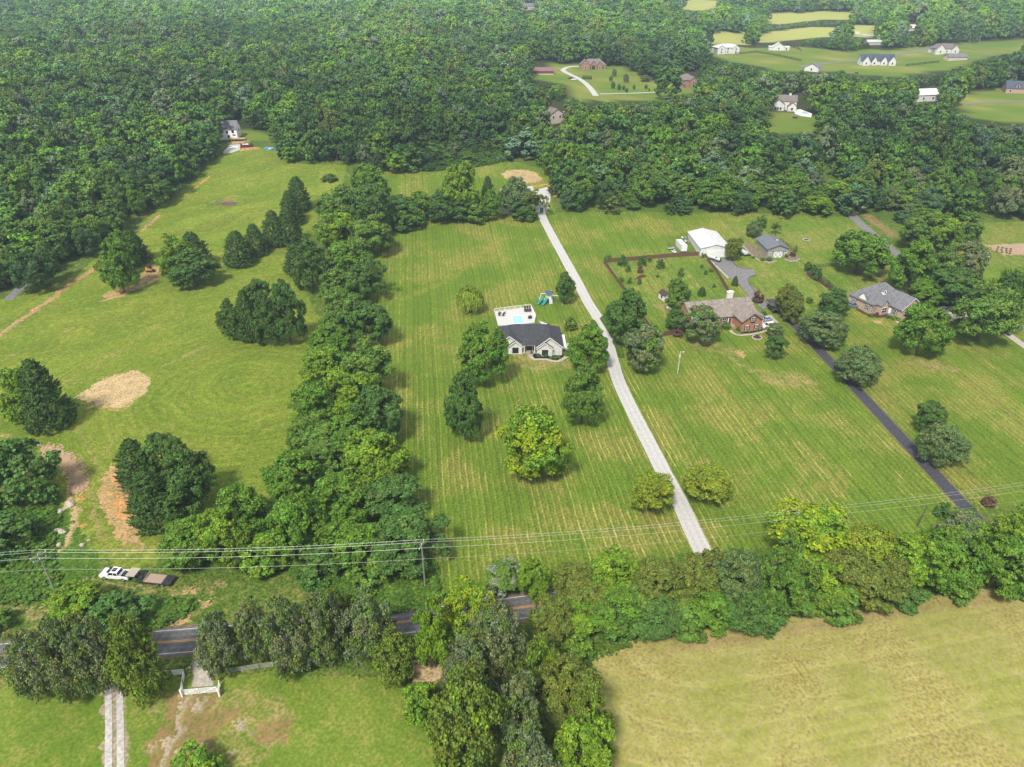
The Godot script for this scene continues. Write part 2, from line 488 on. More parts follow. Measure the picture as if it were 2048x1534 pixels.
	soil([540, 340, 700, 345, 820, 350, 800, 365, 560, 365], 6, 400, 220, 6.8267)
	soil([550, 540, 580, 510, 820, 505, 820, 525, 640, 545, 550, 565], 3, 400, 220, 6.8267)
	soil([430, 400, 690, 380, 680, 440, 560, 460, 430, 460], 7, 400, 220, 6.8267)
	trail([650, 895, 760, 880, 900, 820, 1030, 710], 0.9, 4, 400, 220, 6.8267)
	trail([1650, 820, 1660, 900, 1800, 1080, 1680, 1100], 1.1, 4, 400, 220, 6.8267)
	soil([250, 1280, 330, 1215, 420, 1205, 510, 1255, 440, 1300, 330, 1320], 6, 400, 220, 6.8267)
	# hay field, worn edges
	soil([1400, 1275, 1600, 1242, 1800, 1205, 2060, 1165, 2060, 1200, 1800, 1235, 1500, 1290, 1300, 1310], 4)

func mask_of(list: Array, wd: int, ht: int, x0: float, z0: float, res: float, fill: int) -> PackedByteArray:
	var o := PackedByteArray(); o.resize(wd * ht); o.fill(fill)
	for e in list:
		var poly: PackedVector2Array = e[0]
		var kind: int = e[1]
		var lo := 1e9; var hi := -1e9
		for p in poly:
			var r := (z0 - p.y) / res
			lo = minf(lo, r); hi = maxf(hi, r)
		for j in range(maxi(0, int(ceil(lo - 0.5))), mini(ht - 1, int(floor(hi - 0.5))) + 1):
			var z := z0 - (j + 0.5) * res
			var xs := PackedFloat32Array()
			for i in poly.size():
				var a := poly[i]; var b := poly[(i + 1) % poly.size()]
				if (a.y > z) != (b.y > z):
					xs.append(a.x + (z - a.y) / (b.y - a.y) * (b.x - a.x))
			xs.sort()
			for k in range(0, xs.size() - 1, 2):
				for i in range(maxi(0, int(ceil((xs[k] - x0) / res - 0.5))), mini(wd - 1, int(floor((xs[k + 1] - x0) / res - 0.5))) + 1):
					o[j * wd + i] = kind
	return o

func field_noise(sd: int, size: float, oct: int, wd: int, ht: int, x0: float, z0: float, res: float) -> PackedByteArray:
	var ns := FastNoiseLite.new()
	ns.seed = sd; ns.frequency = res / size; ns.fractal_octaves = oct
	ns.offset = Vector3(x0 / res, -z0 / res, 0)
	return ns.get_image(wd, ht, false, false, false).get_data()

func long_noise(sd: int, size: float, times: int, wd: int, ht: int, x0: float, z0: float, res: float) -> PackedByteArray:   # drawn out along the mower's way
	var ns := FastNoiseLite.new()
	ns.seed = sd; ns.frequency = res / size; ns.fractal_octaves = 3
	ns.offset = Vector3(x0 / res, -z0 / res / times, 0)
	var im := ns.get_image(wd, maxi(4, ht / times), false, false, false)
	im.resize(wd, ht, Image.INTERPOLATE_CUBIC)
	return im.get_data()

var cx := {}
func ground_patch(x0: float, x1: float, z0: float, z1: float, res: float) -> ImageTexture:
	var wd := int(round((x1 - x0) / res)); var ht := int(round((z0 - z1) / res))
	var rows := []; rows.resize(ht)
	cx = {"w": wd, "h": ht, "x0": x0, "z0": z0, "res": res, "rows": rows,
		"t": mask_of(turf, wd, ht, x0, z0, res, 0), "s": mask_of(soils, wd, ht, x0, z0, res, 0),
		"a": field_noise(1, 26.0, 3, wd, ht, x0, z0, res), "b": field_noise(2, 5.0, 3, wd, ht, x0, z0, res), "c": field_noise(3, 0.75, 2, wd, ht, x0, z0, res), "d": field_noise(4, 2.4, 3, wd, ht, x0, z0, res), "e": long_noise(6, 0.8, 7, wd, ht, x0, z0, res)}
	var id := WorkerThreadPool.add_group_task(paint_row, ht)
	WorkerThreadPool.wait_for_group_task_completion(id)
	var all := PackedByteArray()
	for r in rows: all.append_array(r)
	return ImageTexture.create_from_image(Image.create_from_data(wd, ht, false, Image.FORMAT_RGB8, all))

func paint_row(j: int) -> void:
	var wd: int = cx.w; var ht: int = cx.h; var res: float = cx.res; var x0: float = cx.x0
	var T: PackedByteArray = cx.t; var D: PackedByteArray = cx.s
	var na: PackedByteArray = cx.a; var nb: PackedByteArray = cx.b; var nc: PackedByteArray = cx.c; var nd: PackedByteArray = cx.d; var ne: PackedByteArray = cx.e
	var out := PackedByteArray(); out.resize(wd * 3)
	var z: float = cx.z0 - (j + 0.5) * res
	var jit := 1.4 / 128.0 / res
	var jit2 := 0.9 / 128.0 / res
	for i in wd:
		var o := j * wd + i
		var x := x0 + (i + 0.5) * res
		var a := na[o] / 255.0; var b := nb[o] / 255.0; var c := nc[o] / 255.0; var d := nd[o] / 255.0
		var ii := clampi(i + int((nb[o] - 128) * jit * 1.3 + (nc[o] - 128) * jit2), 0, wd - 1)
		var jj := clampi(j + int((nd[o] - 128) * jit * 1.3 - (nc[o] - 128) * jit2), 0, ht - 1)
		var oo := jj * wd + ii
		var col := turf_color(T[oo], x, z, a, b, c, d, ne[o] / 255.0)
		var s: int = D[oo]
		if s:
			var f: float = SOLID[s]
			f = clampf(f + (d - 0.5) * 0.9 + (c - 0.5) * 1.1 + (1.0 - f) * (b - 0.5), 0.0, 1.0)
			var g := 0.86 + 0.3 * (c - 0.2) * 0.8 + (b - 0.5) * 0.2
			col = col.lerp(Vector3(SOIL[s][0], SOIL[s][1], SOIL[s][2]) * g, f)
		out[i * 3] = clampi(int(col.x), 0, 255); out[i * 3 + 1] = clampi(int(col.y), 0, 255); out[i * 3 + 2] = clampi(int(col.z), 0, 255)
	cx.rows[j] = out

func hsh(k: int, s: int) -> float:
	var n := (k * 73856093) ^ (s * 19349663)
	n = (n ^ (n >> 13)) * 1274126177
	return float((n ^ (n >> 16)) & 0xffff) / 65535.0

func turf_color(k: int, x: float, z: float, a: float, b: float, c: float, d: float, e := 0.5) -> Vector3:
	var mixv := clampf(0.5 + (a - 0.5) * 1.5 + (b - 0.5) * 0.9, 0.0, 1.0)
	var A = GRASS_A[k]; var B = GRASS_B[k]
	var col := Vector3(A[0] + (B[0] - A[0]) * mixv, A[1] + (B[1] - A[1]) * mixv, A[2] + (B[2] - A[2]) * mixv)
	var g := 1.0 + (c - 0.5) * 0.46 + (d - 0.5) * (0.06 if k == 1 or k == 6 or k == 3 else 0.24)
	if k == 1 or k == 6 or k == 7:
		var u := x * 0.9925 - z * 0.1219
		var per := 1.46
		if k == 6:
			u = x * 0.9966 - z * 0.0819; per = 1.6
		u += (b - 0.5) * 0.1 + (a - 0.5) * 0.8
		var id := floori(u / per)
		var f := u / per - id
		g += (hsh(id, 3) - 0.5) * 0.09
		var worn := smoothstep(0.38, 0.62, a + (hsh(id, 5) - 0.5) * 0.22)
		var line := smoothstep(0.0, 0.06, f) * (1.0 - smoothstep(0.14, 0.24, f)) * (0.45 + 0.55 * hsh(id, 7))
		line *= clampf(0.76 + (e - 0.45) * 1.3 + (b - 0.5) * 0.5, 0.0, 1.0) * (0.3 if k == 7 else (0.55 if k == 6 else 0.95)) * (0.42 + 0.58 * worn)
		var dark := smoothstep(0.26, 0.36, f) * (1.0 - smoothstep(0.42, 0.62, f))
		col = col.lerp(Vector3(62, 90, 24), dark * 0.5 * (0.4 + b))
		col = col.lerp(Vector3(128, 114, 64), clampf((e - 0.55) * 0.8 + (d - 0.5) * 0.5 + (worn - 0.5) * 0.45 + (c - 0.5) * 0.5, 0.0, 0.36))
		g += (e - 0.5) * 0.16
		col = col.lerp(Vector3(122, 108, 62), clampf((a - 0.55) * 1.8 + (b - 0.5) * 0.7 + (d - 0.5) * 0.5, 0.0, 0.24) * (1.0 if k != 7 else 0.6))
		col = col.lerp(Vector3(172, 166, 100).lerp(Vector3(142, 152, 58), smoothstep(-150.0, -215.0, z)), line * 0.8)
	elif k == 2:
		var p := Vector2(x, z)
		var u1 := p.distance_to(swirl) * 0.9
		var u2 := x * 0.62 + z * 0.79
		var w := smoothstep(28.0, 62.0, p.distance_to(swirl))
		var u := lerpf(u1, u2, w) + (a - 0.5) * 16.0 * w + (a - 0.5) * 7.0
		var id := floori(u / 2.3)
		var f := u / 2.3 - id
		g += (hsh(id, 3) - 0.5) * 0.12
		var line := smoothstep(0.0, 0.2, f) * (1.0 - smoothstep(0.3, 0.6, f)) * clampf((d - 0.3) * 2.0 + (c - 0.5), 0.0, 1.0) * (0.3 + 0.7 * hsh(id, 8))
		col = col.lerp(Vector3(140, 122, 72), line * 0.42)
		col = col.lerp(Vector3(70, 88, 28), smoothstep(0.6, 0.75, f) * (1.0 - smoothstep(0.8, 1.0, f)) * 0.26 * (0.3 + b))
		col = col.lerp(Vector3(82, 108, 26), clampf((b - 0.5) * 2.2, 0.0, 0.55))
	elif k == 3:
		var u := Vector2(maxf(0.0, hay_c.x + 20.0 - x), maxf(0.0, z - (hay_c.y - 6.0 - (x - hay_c.x) * 0.2))).length()
		if u <= 0.01: u = (z + x * 0.2) * 0.98
		u += (b - 0.5) * 0.8
		var id := floori(u / 1.35)
		var f := u / 1.35 - id
		g += (hsh(id, 3) - 0.5) * 0.08
		var line := smoothstep(0.0, 0.2, f) * (1.0 - smoothstep(0.3, 0.6, f)) * clampf((d - 0.25) * 2.0, 0.0, 1.0)
		col = col.lerp(Vector3(146, 126, 80), line * (0.06 + 0.18 * hsh(id, 9)))
		col = col.lerp(Vector3(176, 164, 110), smoothstep(0.6, 0.75, f) * (1.0 - smoothstep(0.8, 1.0, f)) * 0.3 * hsh(id, 4) * (0.4 + b))
		col = col.lerp(Vector3(104, 112, 42), clampf(0.2 + (d - 0.5) * 0.9 + (c - 0.5) * 1.6 + (a - 0.5) * 1.4, 0.0, 0.75))
		g += (c - 0.5) * 0.12
	elif k == 4:
		col = col.lerp(Vector3(132, 118, 70), clampf((b - 0.56) * 1.4 + (d - 0.55) * 0.8 + (c - 0.5) * 0.9, 0.0, 0.4))
		g += -(c - 0.5) * 0.1 - (d - 0.5) * 0.14
	elif k == 0 or k == 9:
		col = col.lerp(Vector3(124, 108, 68), clampf((d - 0.55) * 2.0 + (a - 0.5) * 0.9, 0.0, 0.55 if k == 0 else 0.15))
		col = col.lerp(Vector3(56, 84, 24), clampf((b - 0.52) * 2.6, 0.0, 0.6))
		g += (c - 0.5) * 0.3
	return col * g

func turf_kind(px: Vector2) -> int:
	for e in far_fields:
		if Geometry2D.is_point_in_polygon(px, e[0]): return e[1]
	return -1

var far_fields: Array = []

func poly_px(pts: Array) -> PackedVector2Array:
	var o := PackedVector2Array()
	for i in range(0, pts.size(), 2): o.append(Vector2(pts[i], pts[i + 1]))
	return o

func build_ground() -> void:
	lay_out_ground()
	# [x0, x1, z0, z1, metres per texel]; edges fall on the 10 m grid
	var patches := [[-160.0, 160.0, -50.0, -190.0, 0.16], [-300.0, 300.0, -190.0, -340.0, 0.3], [-360.0, 360.0, -340.0, -440.0, 0.5]]
	var mesh := ArrayMesh.new()
	var mlist := []
	var ff := {}
	for e in far_fields:
		var w := PackedVector2Array()
		for p in e[0]:
			var g := P(p.x, maxf(p.y, -30.0))
			w.append(Vector2(g.x, g.z))
		ff[w] = e[1]
	for pi in patches.size() + 1:
		var vs := PackedVector3Array(); var nsv := PackedVector3Array(); var uv := PackedVector2Array(); var cs := PackedColorArray(); var ix := PackedInt32Array()
		var i0 := 0; var i1 := GNX - 1; var j0 := 0; var j1 := GNZ - 1
		var pa = null
		if pi < patches.size():
			pa = patches[pi]
			i0 = int(round((pa[0] - GX0) / CELL)); i1 = int(round((pa[1] - GX0) / CELL))
			j0 = int(round((GZ0 - pa[2]) / CELL)); j1 = int(round((GZ0 - pa[3]) / CELL))
		var na := FastNoiseLite.new(); na.seed = 21; na.frequency = 1.0 / 60.0
		var cols := i1 - i0 + 1
		for j in range(j0, j1 + 1):
			for i in range(i0, i1 + 1):
				var x := GX0 + i * CELL; var z := GZ0 - j * CELL
				vs.append(Vector3(x, heights[j * GNX + i], z))
				var il := maxi(i - 1, 0); var ir := mini(i + 1, GNX - 1); var jl := maxi(j - 1, 0); var jr := mini(j + 1, GNZ - 1)
				nsv.append(Vector3(heights[j * GNX + il] - heights[j * GNX + ir], 2.0 * CELL, heights[jr * GNX + i] - heights[jl * GNX + i]).normalized())
				if pa: uv.append(Vector2((x - pa[0]) / (pa[1] - pa[0]), (pa[2] - z) / (pa[2] - pa[3])))
				else:
					var k := 0 if z > -300.0 else 5
					if z > -300.0 and z < -40.0 and absf(x) < 400.0: k = 7
					for w in ff:
						if Geometry2D.is_point_in_polygon(Vector2(x, z), w):
							k = ff[w]; break
					var a := clampf(0.5 + 0.6 * na.get_noise_2d(x, z), 0, 1)
					var c := turf_color(k, 500.0, 0.0, a, 0.5 + 0.4 * na.get_noise_2d(x * 4.0, z * 4.0), 0.5, 0.5) / 255.0
					cs.append(Color(c.x, c.y, c.z).srgb_to_linear())
		for j in range(j0, j1):
			var zc := GZ0 - (j + 0.5) * CELL
			for i in range(i0, i1):
				var xc := GX0 + (i + 0.5) * CELL
				if pa == null:
					var inside := absf(xc) > 300.0 + 0.85 * -zc + 200.0
					for q in patches:
						if xc > q[0] and xc < q[1] and zc < q[2] and zc > q[3]: inside = true
					if inside: continue
				var o := (j - j0) * cols + (i - i0)
				# grid row j+1 lies farther away (smaller z)
				ix.append_array(PackedInt32Array([o, o + cols, o + 1, o + 1, o + cols, o + cols + 1]))
		var arr := []; arr.resize(Mesh.ARRAY_MAX)
		arr[Mesh.ARRAY_VERTEX] = vs; arr[Mesh.ARRAY_NORMAL] = nsv; arr[Mesh.ARRAY_INDEX] = ix
		if pa: arr[Mesh.ARRAY_TEX_UV] = uv
		else: arr[Mesh.ARRAY_COLOR] = cs
		mesh.add_surface_from_arrays(Mesh.PRIMITIVE_TRIANGLES, arr)
		var m := StandardMaterial3D.new()
		m.roughness = 0.95; m.metallic_specular = 0.2
		m.cull_mode = BaseMaterial3D.CULL_DISABLED
		m.resource_name = "turf"
		if pa:
			m.albedo_texture = ground_patch(pa[0], pa[1], pa[2], pa[3], pa[4])
			m.texture_repeat = false
		else:
			m.vertex_color_use_as_albedo = true
		mesh.surface_set_material(pi, m)
	var o := MeshInstance3D.new()
	o.mesh = mesh; o.name = numbered("ground"); add_child(o)
	o.set_meta("kind", "structure")

# a sheet laid on the ground along a line: pts in the photo's pixels
func ribbon(line: PackedVector2Array, w: float, lift: float, w2 := -1.0, off := 0.0) -> ArrayMesh:
	var pts := PackedVector2Array()
	var cur := Curve2D.new()
	for i in line.size():
		var t := Vector2.ZERO
		if i > 0 and i < line.size() - 1: t = (line[i + 1] - line[i - 1]) * 0.16
		cur.add_point(line[i], -t, t)
	var L := cur.get_baked_length()
	var k := int(ceil(L / 2.0))
	for i in k + 1: pts.append(cur.sample_baked(L * i / k, true))
	var mb := MB.new()
	var lf := []; var rt := []
	for i in pts.size():
		var t := (pts[mini(i + 1, pts.size() - 1)] - pts[maxi(i - 1, 0)]).normalized()
		var s := Vector2(-t.y, t.x)
		var ww := w if w2 < 0.0 else lerpf(w, w2, float(i) / (pts.size() - 1))
		var c := pts[i] + s * off
		var row := []
		var ks := 2 if ww < 1.0 else 4
		for q in ks + 1:
			var p := c + s * ww * (float(q) / ks - 0.5)
			row.append(Vector3(p.x, gy(p.x, p.y) + lift, p.y))
		lf.append(row)
	for i in pts.size() - 1:
		for q in lf[0].size() - 1:
			mb.q(lf[i][q], lf[i][q + 1], lf[i + 1][q + 1], lf[i + 1][q], lf[i][q] - BACK)
	return mb.mesh()

func sheet(poly: PackedVector2Array, lift: float, thick := 0.0) -> ArrayMesh:   # a flat sheet that follows the ground
	var mb := MB.new()
	var lo := poly[0]; var hi := poly[0]
	for p in poly:
		lo = lo.min(p); hi = hi.max(p)
	var step := 2.5
	var x := floorf(lo.x / step) * step
	while x < hi.x:
		var z := floorf(lo.y / step) * step
		while z < hi.y:
			var cell := PackedVector2Array([Vector2(x, z), Vector2(x + step, z), Vector2(x + step, z + step), Vector2(x, z + step)])
			for part in Geometry2D.intersect_polygons(poly, cell):
				var ids := Geometry2D.triangulate_polygon(part)
				for i in range(0, ids.size(), 3):
					var t := []
					for k in 3:
						var p: Vector2 = part[ids[i + k]]
						t.append(Vector3(p.x, gy(p.x, p.y) + lift, p.y))
					mb.t3(t[0], t[1], t[2], t[0] - BACK)
			z += step
		x += step
	if thick > 0.0:
		for i in poly.size():
			var a := poly[i]; var b := poly[(i + 1) % poly.size()]
			var n := maxi(1, int(a.distance_to(b) / 3.0))
			for k in n:
				var p := a.lerp(b, float(k) / n); var r := a.lerp(b, float(k + 1) / n)
				var pa := Vector3(p.x, gy(p.x, p.y) + lift, p.y); var pb := Vector3(r.x, gy(r.x, r.y) + lift, r.y)
				mb.q(pa, pb, pb - BACK * thick, pa - BACK * thick, Vector3((lo.x + hi.x) * 0.5, pa.y, (lo.y + hi.y) * 0.5))
	return mb.mesh()

# ------------------------------------------------------------------ foliage
class Leaves:
	var v := PackedVector3Array()
	var n := PackedVector3Array()
	var c := PackedColorArray()
	var ix := PackedInt32Array()
	func card(p: Vector3, nn: Vector3, up: Vector3, w: float, h: float, col: Color, shade: Vector3) -> void:
		var s := nn.cross(up)
		if s.length_squared() < 1e-4: s = nn.cross(Vector3.RIGHT)
		s = s.normalized()
		var u := s.cross(nn)
		var o := v.size()
		v.append(p - u * h * 0.5); v.append(p - s * w * 0.5 + nn * w * 0.12); v.append(p + u * h * 0.5); v.append(p + s * w * 0.5 + nn * w * 0.12)
		for k in 4:
			n.append(shade); c.append(col)
		ix.append(o); ix.append(o + 2); ix.append(o + 1); ix.append(o); ix.append(o + 3); ix.append(o + 2)
	func mesh() -> ArrayMesh:
		var a := []; a.resize(Mesh.ARRAY_MAX)
		a[Mesh.ARRAY_VERTEX] = v; a[Mesh.ARRAY_NORMAL] = n; a[Mesh.ARRAY_COLOR] = c; a[Mesh.ARRAY_INDEX] = ix
		var m := ArrayMesh.new()
		m.add_surface_from_arrays(Mesh.PRIMITIVE_TRIANGLES, a)
		return m

var leaf_mat: StandardMaterial3D
var bark: StandardMaterial3D
var pale_bark: StandardMaterial3D

func rdir(r: RandomNumberGenerator) -> Vector3:
	var y := r.randf_range(-1.0, 1.0)
	var t := r.randf() * TAU
	var s := sqrt(1.0 - y * y)
	return Vector3(cos(t) * s, y, sin(t) * s)

func tint(c: Color, f: float, hue: float) -> Color:
	return Color(clampf(c.r * f * (1.0 + hue), 0, 1), clampf(c.g * f, 0, 1), clampf(c.b * f * (1.0 - hue * 0.6), 0, 1))

# a broad crown, 5 m in radius and 11 m high before scaling
func broadleaf(sd: int, lobes: int, cards: int, size: float, col: Color, o := {}) -> ArrayMesh:
	var r := RandomNumberGenerator.new(); r.seed = sd
	var L := Leaves.new()
	var R := 5.0; var H := 11.0
	var low: float = o.get("low", 0.08)          # where the crown begins
	var top: float = o.get("top", 1.0)           # below 1 rounder, above 1 more pointed
	var loose: float = o.get("loose", 0.0)
	var varied: float = o.get("vary", 0.22)
	var accent: Color = o.get("accent", col)
	var share: float = o.get("share", 0.0)
	var ns := FastNoiseLite.new(); ns.seed = sd; ns.frequency = 0.55
	var lc := []; var lr := PackedFloat32Array(); var lcol := []; var lout := []; var tot := 0.0
	var y0 := H * low; var hh := (H - y0) * 0.5
	var fine: int = o.get("fine", 11)             # sprigs on each bough
	var mid := Vector3(0, y0 + hh * 0.8, 0)
	for i in lobes:
		var d := rdir(r)
		if d.y < -0.9: d.y = -d.y
		d = d.normalized()
		var bulge := 1.0 + (0.3 + loose) * ns.get_noise_3dv(d * 2.0)
		var pr := maxf(0.02, 1.0 - pow(maxf(0.0, d.y), 1.6) * (top - 1.0)) if top > 1.0 else 1.0
		var f := r.randf_range(0.6, 0.84) * bulge
		if i < lobes / 7: f *= 0.4
		var flat := Vector2(d.x, d.z).normalized()
		var across := pow(1.0 - pow(absf(d.y), 2.2 if d.y > 0.0 else 3.6), 0.5 if d.y > 0.0 else 0.42)
		var big := Vector3(flat.x * across * R * f * pr, y0 + hh + d.y * hh * f, flat.y * across * R * f * pr)
		var rad := R * r.randf_range(0.2, 0.34) * (1.0 - 0.25 * maxf(0.0, d.y) * (top - 1.0))
		var cc := accent if r.randf() < share else col
		cc = tint(cc, 1.0 + varied * 0.7 * r.randf_range(-1.0, 1.0), r.randf_range(-0.1, 0.13))
		var out := (big - mid).normalized()
		for q in fine:
			var e := (rdir(r) + out * 0.7 + Vector3(0, 0.25, 0)).normalized()
			lc.append(big + e * rad * r.randf_range(0.55, 1.0) * Vector3(1, 0.8, 1))
			var sr := rad * r.randf_range(0.24, 0.46)
			lr.append(sr); tot += sr * sr
			lout.append((out + e).normalized())
			lcol.append(tint(cc, 1.0 + varied * r.randf_range(-1.0, 1.0), r.randf_range(-0.08, 0.1)))
	for i in lc.size():
		var k := int(cards * lr[i] * lr[i] / tot)
		var base: Vector3 = lc[i]
		var out: Vector3 = lout[i]
		for q in k:
			var d := (rdir(r) + out * 0.5 + Vector3(0, 0.2, 0)).normalized()
			var p := base + d * lr[i] * Vector3(1.1, 0.8, 1.1) * r.randf_range(0.4, 1.2)
			var nn := (d * 0.7 + out * 0.35 + Vector3(0, 0.3, 0) + rdir(r) * 1.0).normalized()
			var s := size * r.randf_range(0.6, 1.35)
			L.card(p, nn, rdir(r), s, s * 1.2, tint(lcol[i], r.randf_range(0.62, 1.38), r.randf_range(-0.12, 0.14)), (nn * 0.9 + d * 0.2).normalized())
	return L.mesh()

# a red cedar: upright sprays round one stem, 3.5 m in radius and 11 m high before scaling
func cedar(sd: int, sprays: int, per: int, size: float, col: Color, o := {}) -> ArrayMesh:
	var r := RandomNumberGenerator.new(); r.seed = sd
	var L := Leaves.new()
	var R := 3.5; var H := 11.0
	var full: float = o.get("full", 0.65)
	var loose: float = o.get("loose", 0.15)
	var accent: Color = o.get("accent", col)
	var share: float = o.get("share", 0.0)
	var ns := FastNoiseLite.new(); ns.seed = sd; ns.frequency = 0.5
	for i in sprays:
		var t := pow(r.randf(), 1.25)
		var az := r.randf() * TAU
		var bulge := 1.0 + (0.25 + loose) * ns.get_noise_3d(cos(az) * 2.5, t * 7.0, sin(az) * 2.5)
		var wide := R * 1.2 * pow(1.0 - t, full) * minf(1.0, 0.7 + t * 3.0) * bulge
		var f := sqrt(r.randf_range(0.3, 1.0))
		var a := Vector3(cos(az) * wide * f, H * (0.02 + 0.93 * t), sin(az) * wide * f)
		var dir := Vector3(cos(az), r.randf_range(0.35, 1.1) * float(o.get("lift", 1.0)), sin(az)).normalized()
		dir = (dir + rdir(r) * 0.3).normalized()
		var ln := (0.55 + 0.7 * r.randf()) * (0.6 + 0.5 * (1.0 - t))
		var cc := tint(accent if r.randf() < share else col, r.randf_range(0.75, 1.25), r.randf_range(-0.1, 0.14))
		for q in per:
			var u := float(q) / per
			var side := rdir(r)
			var d := (dir + side * 0.65).normalized()
			var p := a + dir * ln * (u - 0.2) + side * (0.22 * (1.0 - u))
			var nn := (side + Vector3(cos(az), 0.6, sin(az)) * 0.5).normalized()
			L.card(p, nn, d, size * r.randf_range(0.35, 0.65), size * r.randf_range(1.0, 1.7), tint(cc, r.randf_range(0.85, 1.18), 0.0), (nn * 0.6 + Vector3(cos(az), 0.5, sin(az)) * 0.6).normalized())
	return L.mesh()

func willow(sd: int, boughs: int, col: Color) -> ArrayMesh:
	var r := RandomNumberGenerator.new(); r.seed = sd
	var L := Leaves.new()
	for i in boughs:
		var az := r.randf() * TAU
		var f := sqrt(r.randf_range(0.02, 1.0))
		var top := Vector3(cos(az) * 4.3 * f, 2.3 + 5.4 * sqrt(maxf(0.0, 1.0 - f * f * 0.9)) * r.randf_range(0.82, 1.05), sin(az) * 4.3 * f)
		var spread := r.randf_range(0.5, 1.0)
		var cc := tint(col, r.randf_range(0.7, 1.3), r.randf_range(-0.1, 0.12))
		var reach := r.randf_range(1.4, 4.2)
		var out := Vector3(cos(az), 0.45, sin(az)).normalized()
		for j in 13:
			var p := top + Vector3(r.randfn() * spread * 0.6, r.randfn() * 0.25, r.randfn() * spread * 0.6)
			var k := int(reach * r.randf_range(0.4, 1.0) / 0.3)
			for q in k:
				p += Vector3(out.x * 0.12 * (1.0 - float(q) / k), -0.3, out.z * 0.12 * (1.0 - float(q) / k)) + rdir(r) * 0.06
				if p.y < 0.2: break
				var nn := (out + rdir(r) * 0.9).normalized()
				L.card(p, nn, Vector3.DOWN + rdir(r) * 0.4, 0.26, 0.6, tint(cc, r.randf_range(0.75, 1.25), 0.0), (nn + out * 0.4).normalized())
	return L.mesh()

func stem(sd: int, h: float, r0: float, limbs: int, reach: float, from := 0.25) -> ArrayMesh:
	var r := RandomNumberGenerator.new(); r.seed = sd
	var mb := MB.new()
	var p := Vector3(0, -0.6, 0)
	var pts := [p]
	for k in 5:
		p = Vector3(r.randf_range(-0.2, 0.2) * k * 0.4, h * (k + 1) / 5.0, r.randf_range(-0.2, 0.2) * k * 0.4)
		pts.append(p)
	for k in 5: mb.tube(pts[k], pts[k + 1], r0 * (1.0 - 0.17 * k), r0 * (1.0 - 0.17 * (k + 1)), 6, false)
	for i in limbs:
		var t := from + (0.95 - from) * float(i) / limbs
		var y := h * t
		var az := i * 2.4 + r.randf()
		var d := Vector3(cos(az), r.randf_range(0.35, 0.9), sin(az)).normalized()
		var a := Vector3(0, y, 0)
		var b := a + d * reach * r.randf_range(0.5, 0.8) * (1.15 - t * 0.6)
		var e := b + (d + rdir(r) * 0.5 + Vector3(0, 0.3, 0)).normalized() * reach * 0.4
		mb.tube(a, b, r0 * 0.38, r0 * 0.2, 5, false); mb.tube(b, e, r0 * 0.2, r0 * 0.05, 4, false)
	return mb.mesh()

func bare_branches(sd: int, h: float, r0: float) -> ArrayMesh:
	var r := RandomNumberGenerator.new(); r.seed = sd
	var mb := MB.new()
	var todo := [[Vector3(0, -0.5, 0), Vector3(r.randf_range(-0.1, 0.1), 1, r.randf_range(-0.1, 0.1)).normalized(), h * 0.45, r0, 0]]
	while todo.size():
		var e: Array = todo.pop_back()
		var a: Vector3 = e[0]; var d: Vector3 = e[1]
		var b: Vector3 = a + d * e[2]
		mb.tube(a, b, e[3], e[3] * 0.6, 5, false)
		if e[4] < 4:
			for k in (3 if e[4] < 2 else 2):
				var nd := (d + rdir(r) * 0.75 + Vector3(0, 0.12, 0)).normalized()
				todo.append([a.lerp(b, r.randf_range(0.65, 1.0)), nd, e[2] * r.randf_range(0.5, 0.72), e[3] * 0.55, e[4] + 1])
	return mb.mesh()

const HUES := {
	"mid": [0.088, 0.172, 0.022], "dark": [0.060, 0.132, 0.022], "deep": [0.048, 0.109, 0.026], "rich": [0.083, 0.181, 0.015], "bright": [0.121, 0.223, 0.014],
	"yellow": [0.180, 0.272, 0.008], "olive": [0.113, 0.152, 0.022], "grey": [0.126, 0.170, 0.072], "blue": [0.067, 0.140, 0.046], "drab": [0.115, 0.121, 0.048], "cedar": [0.048, 0.100, 0.019], "pale": [0.125, 0.215, 0.105], "red": [0.110, 0.065, 0.045]}

func hue(k: String) -> Color:
	return Color(HUES[k][0], HUES[k][1], HUES[k][2])

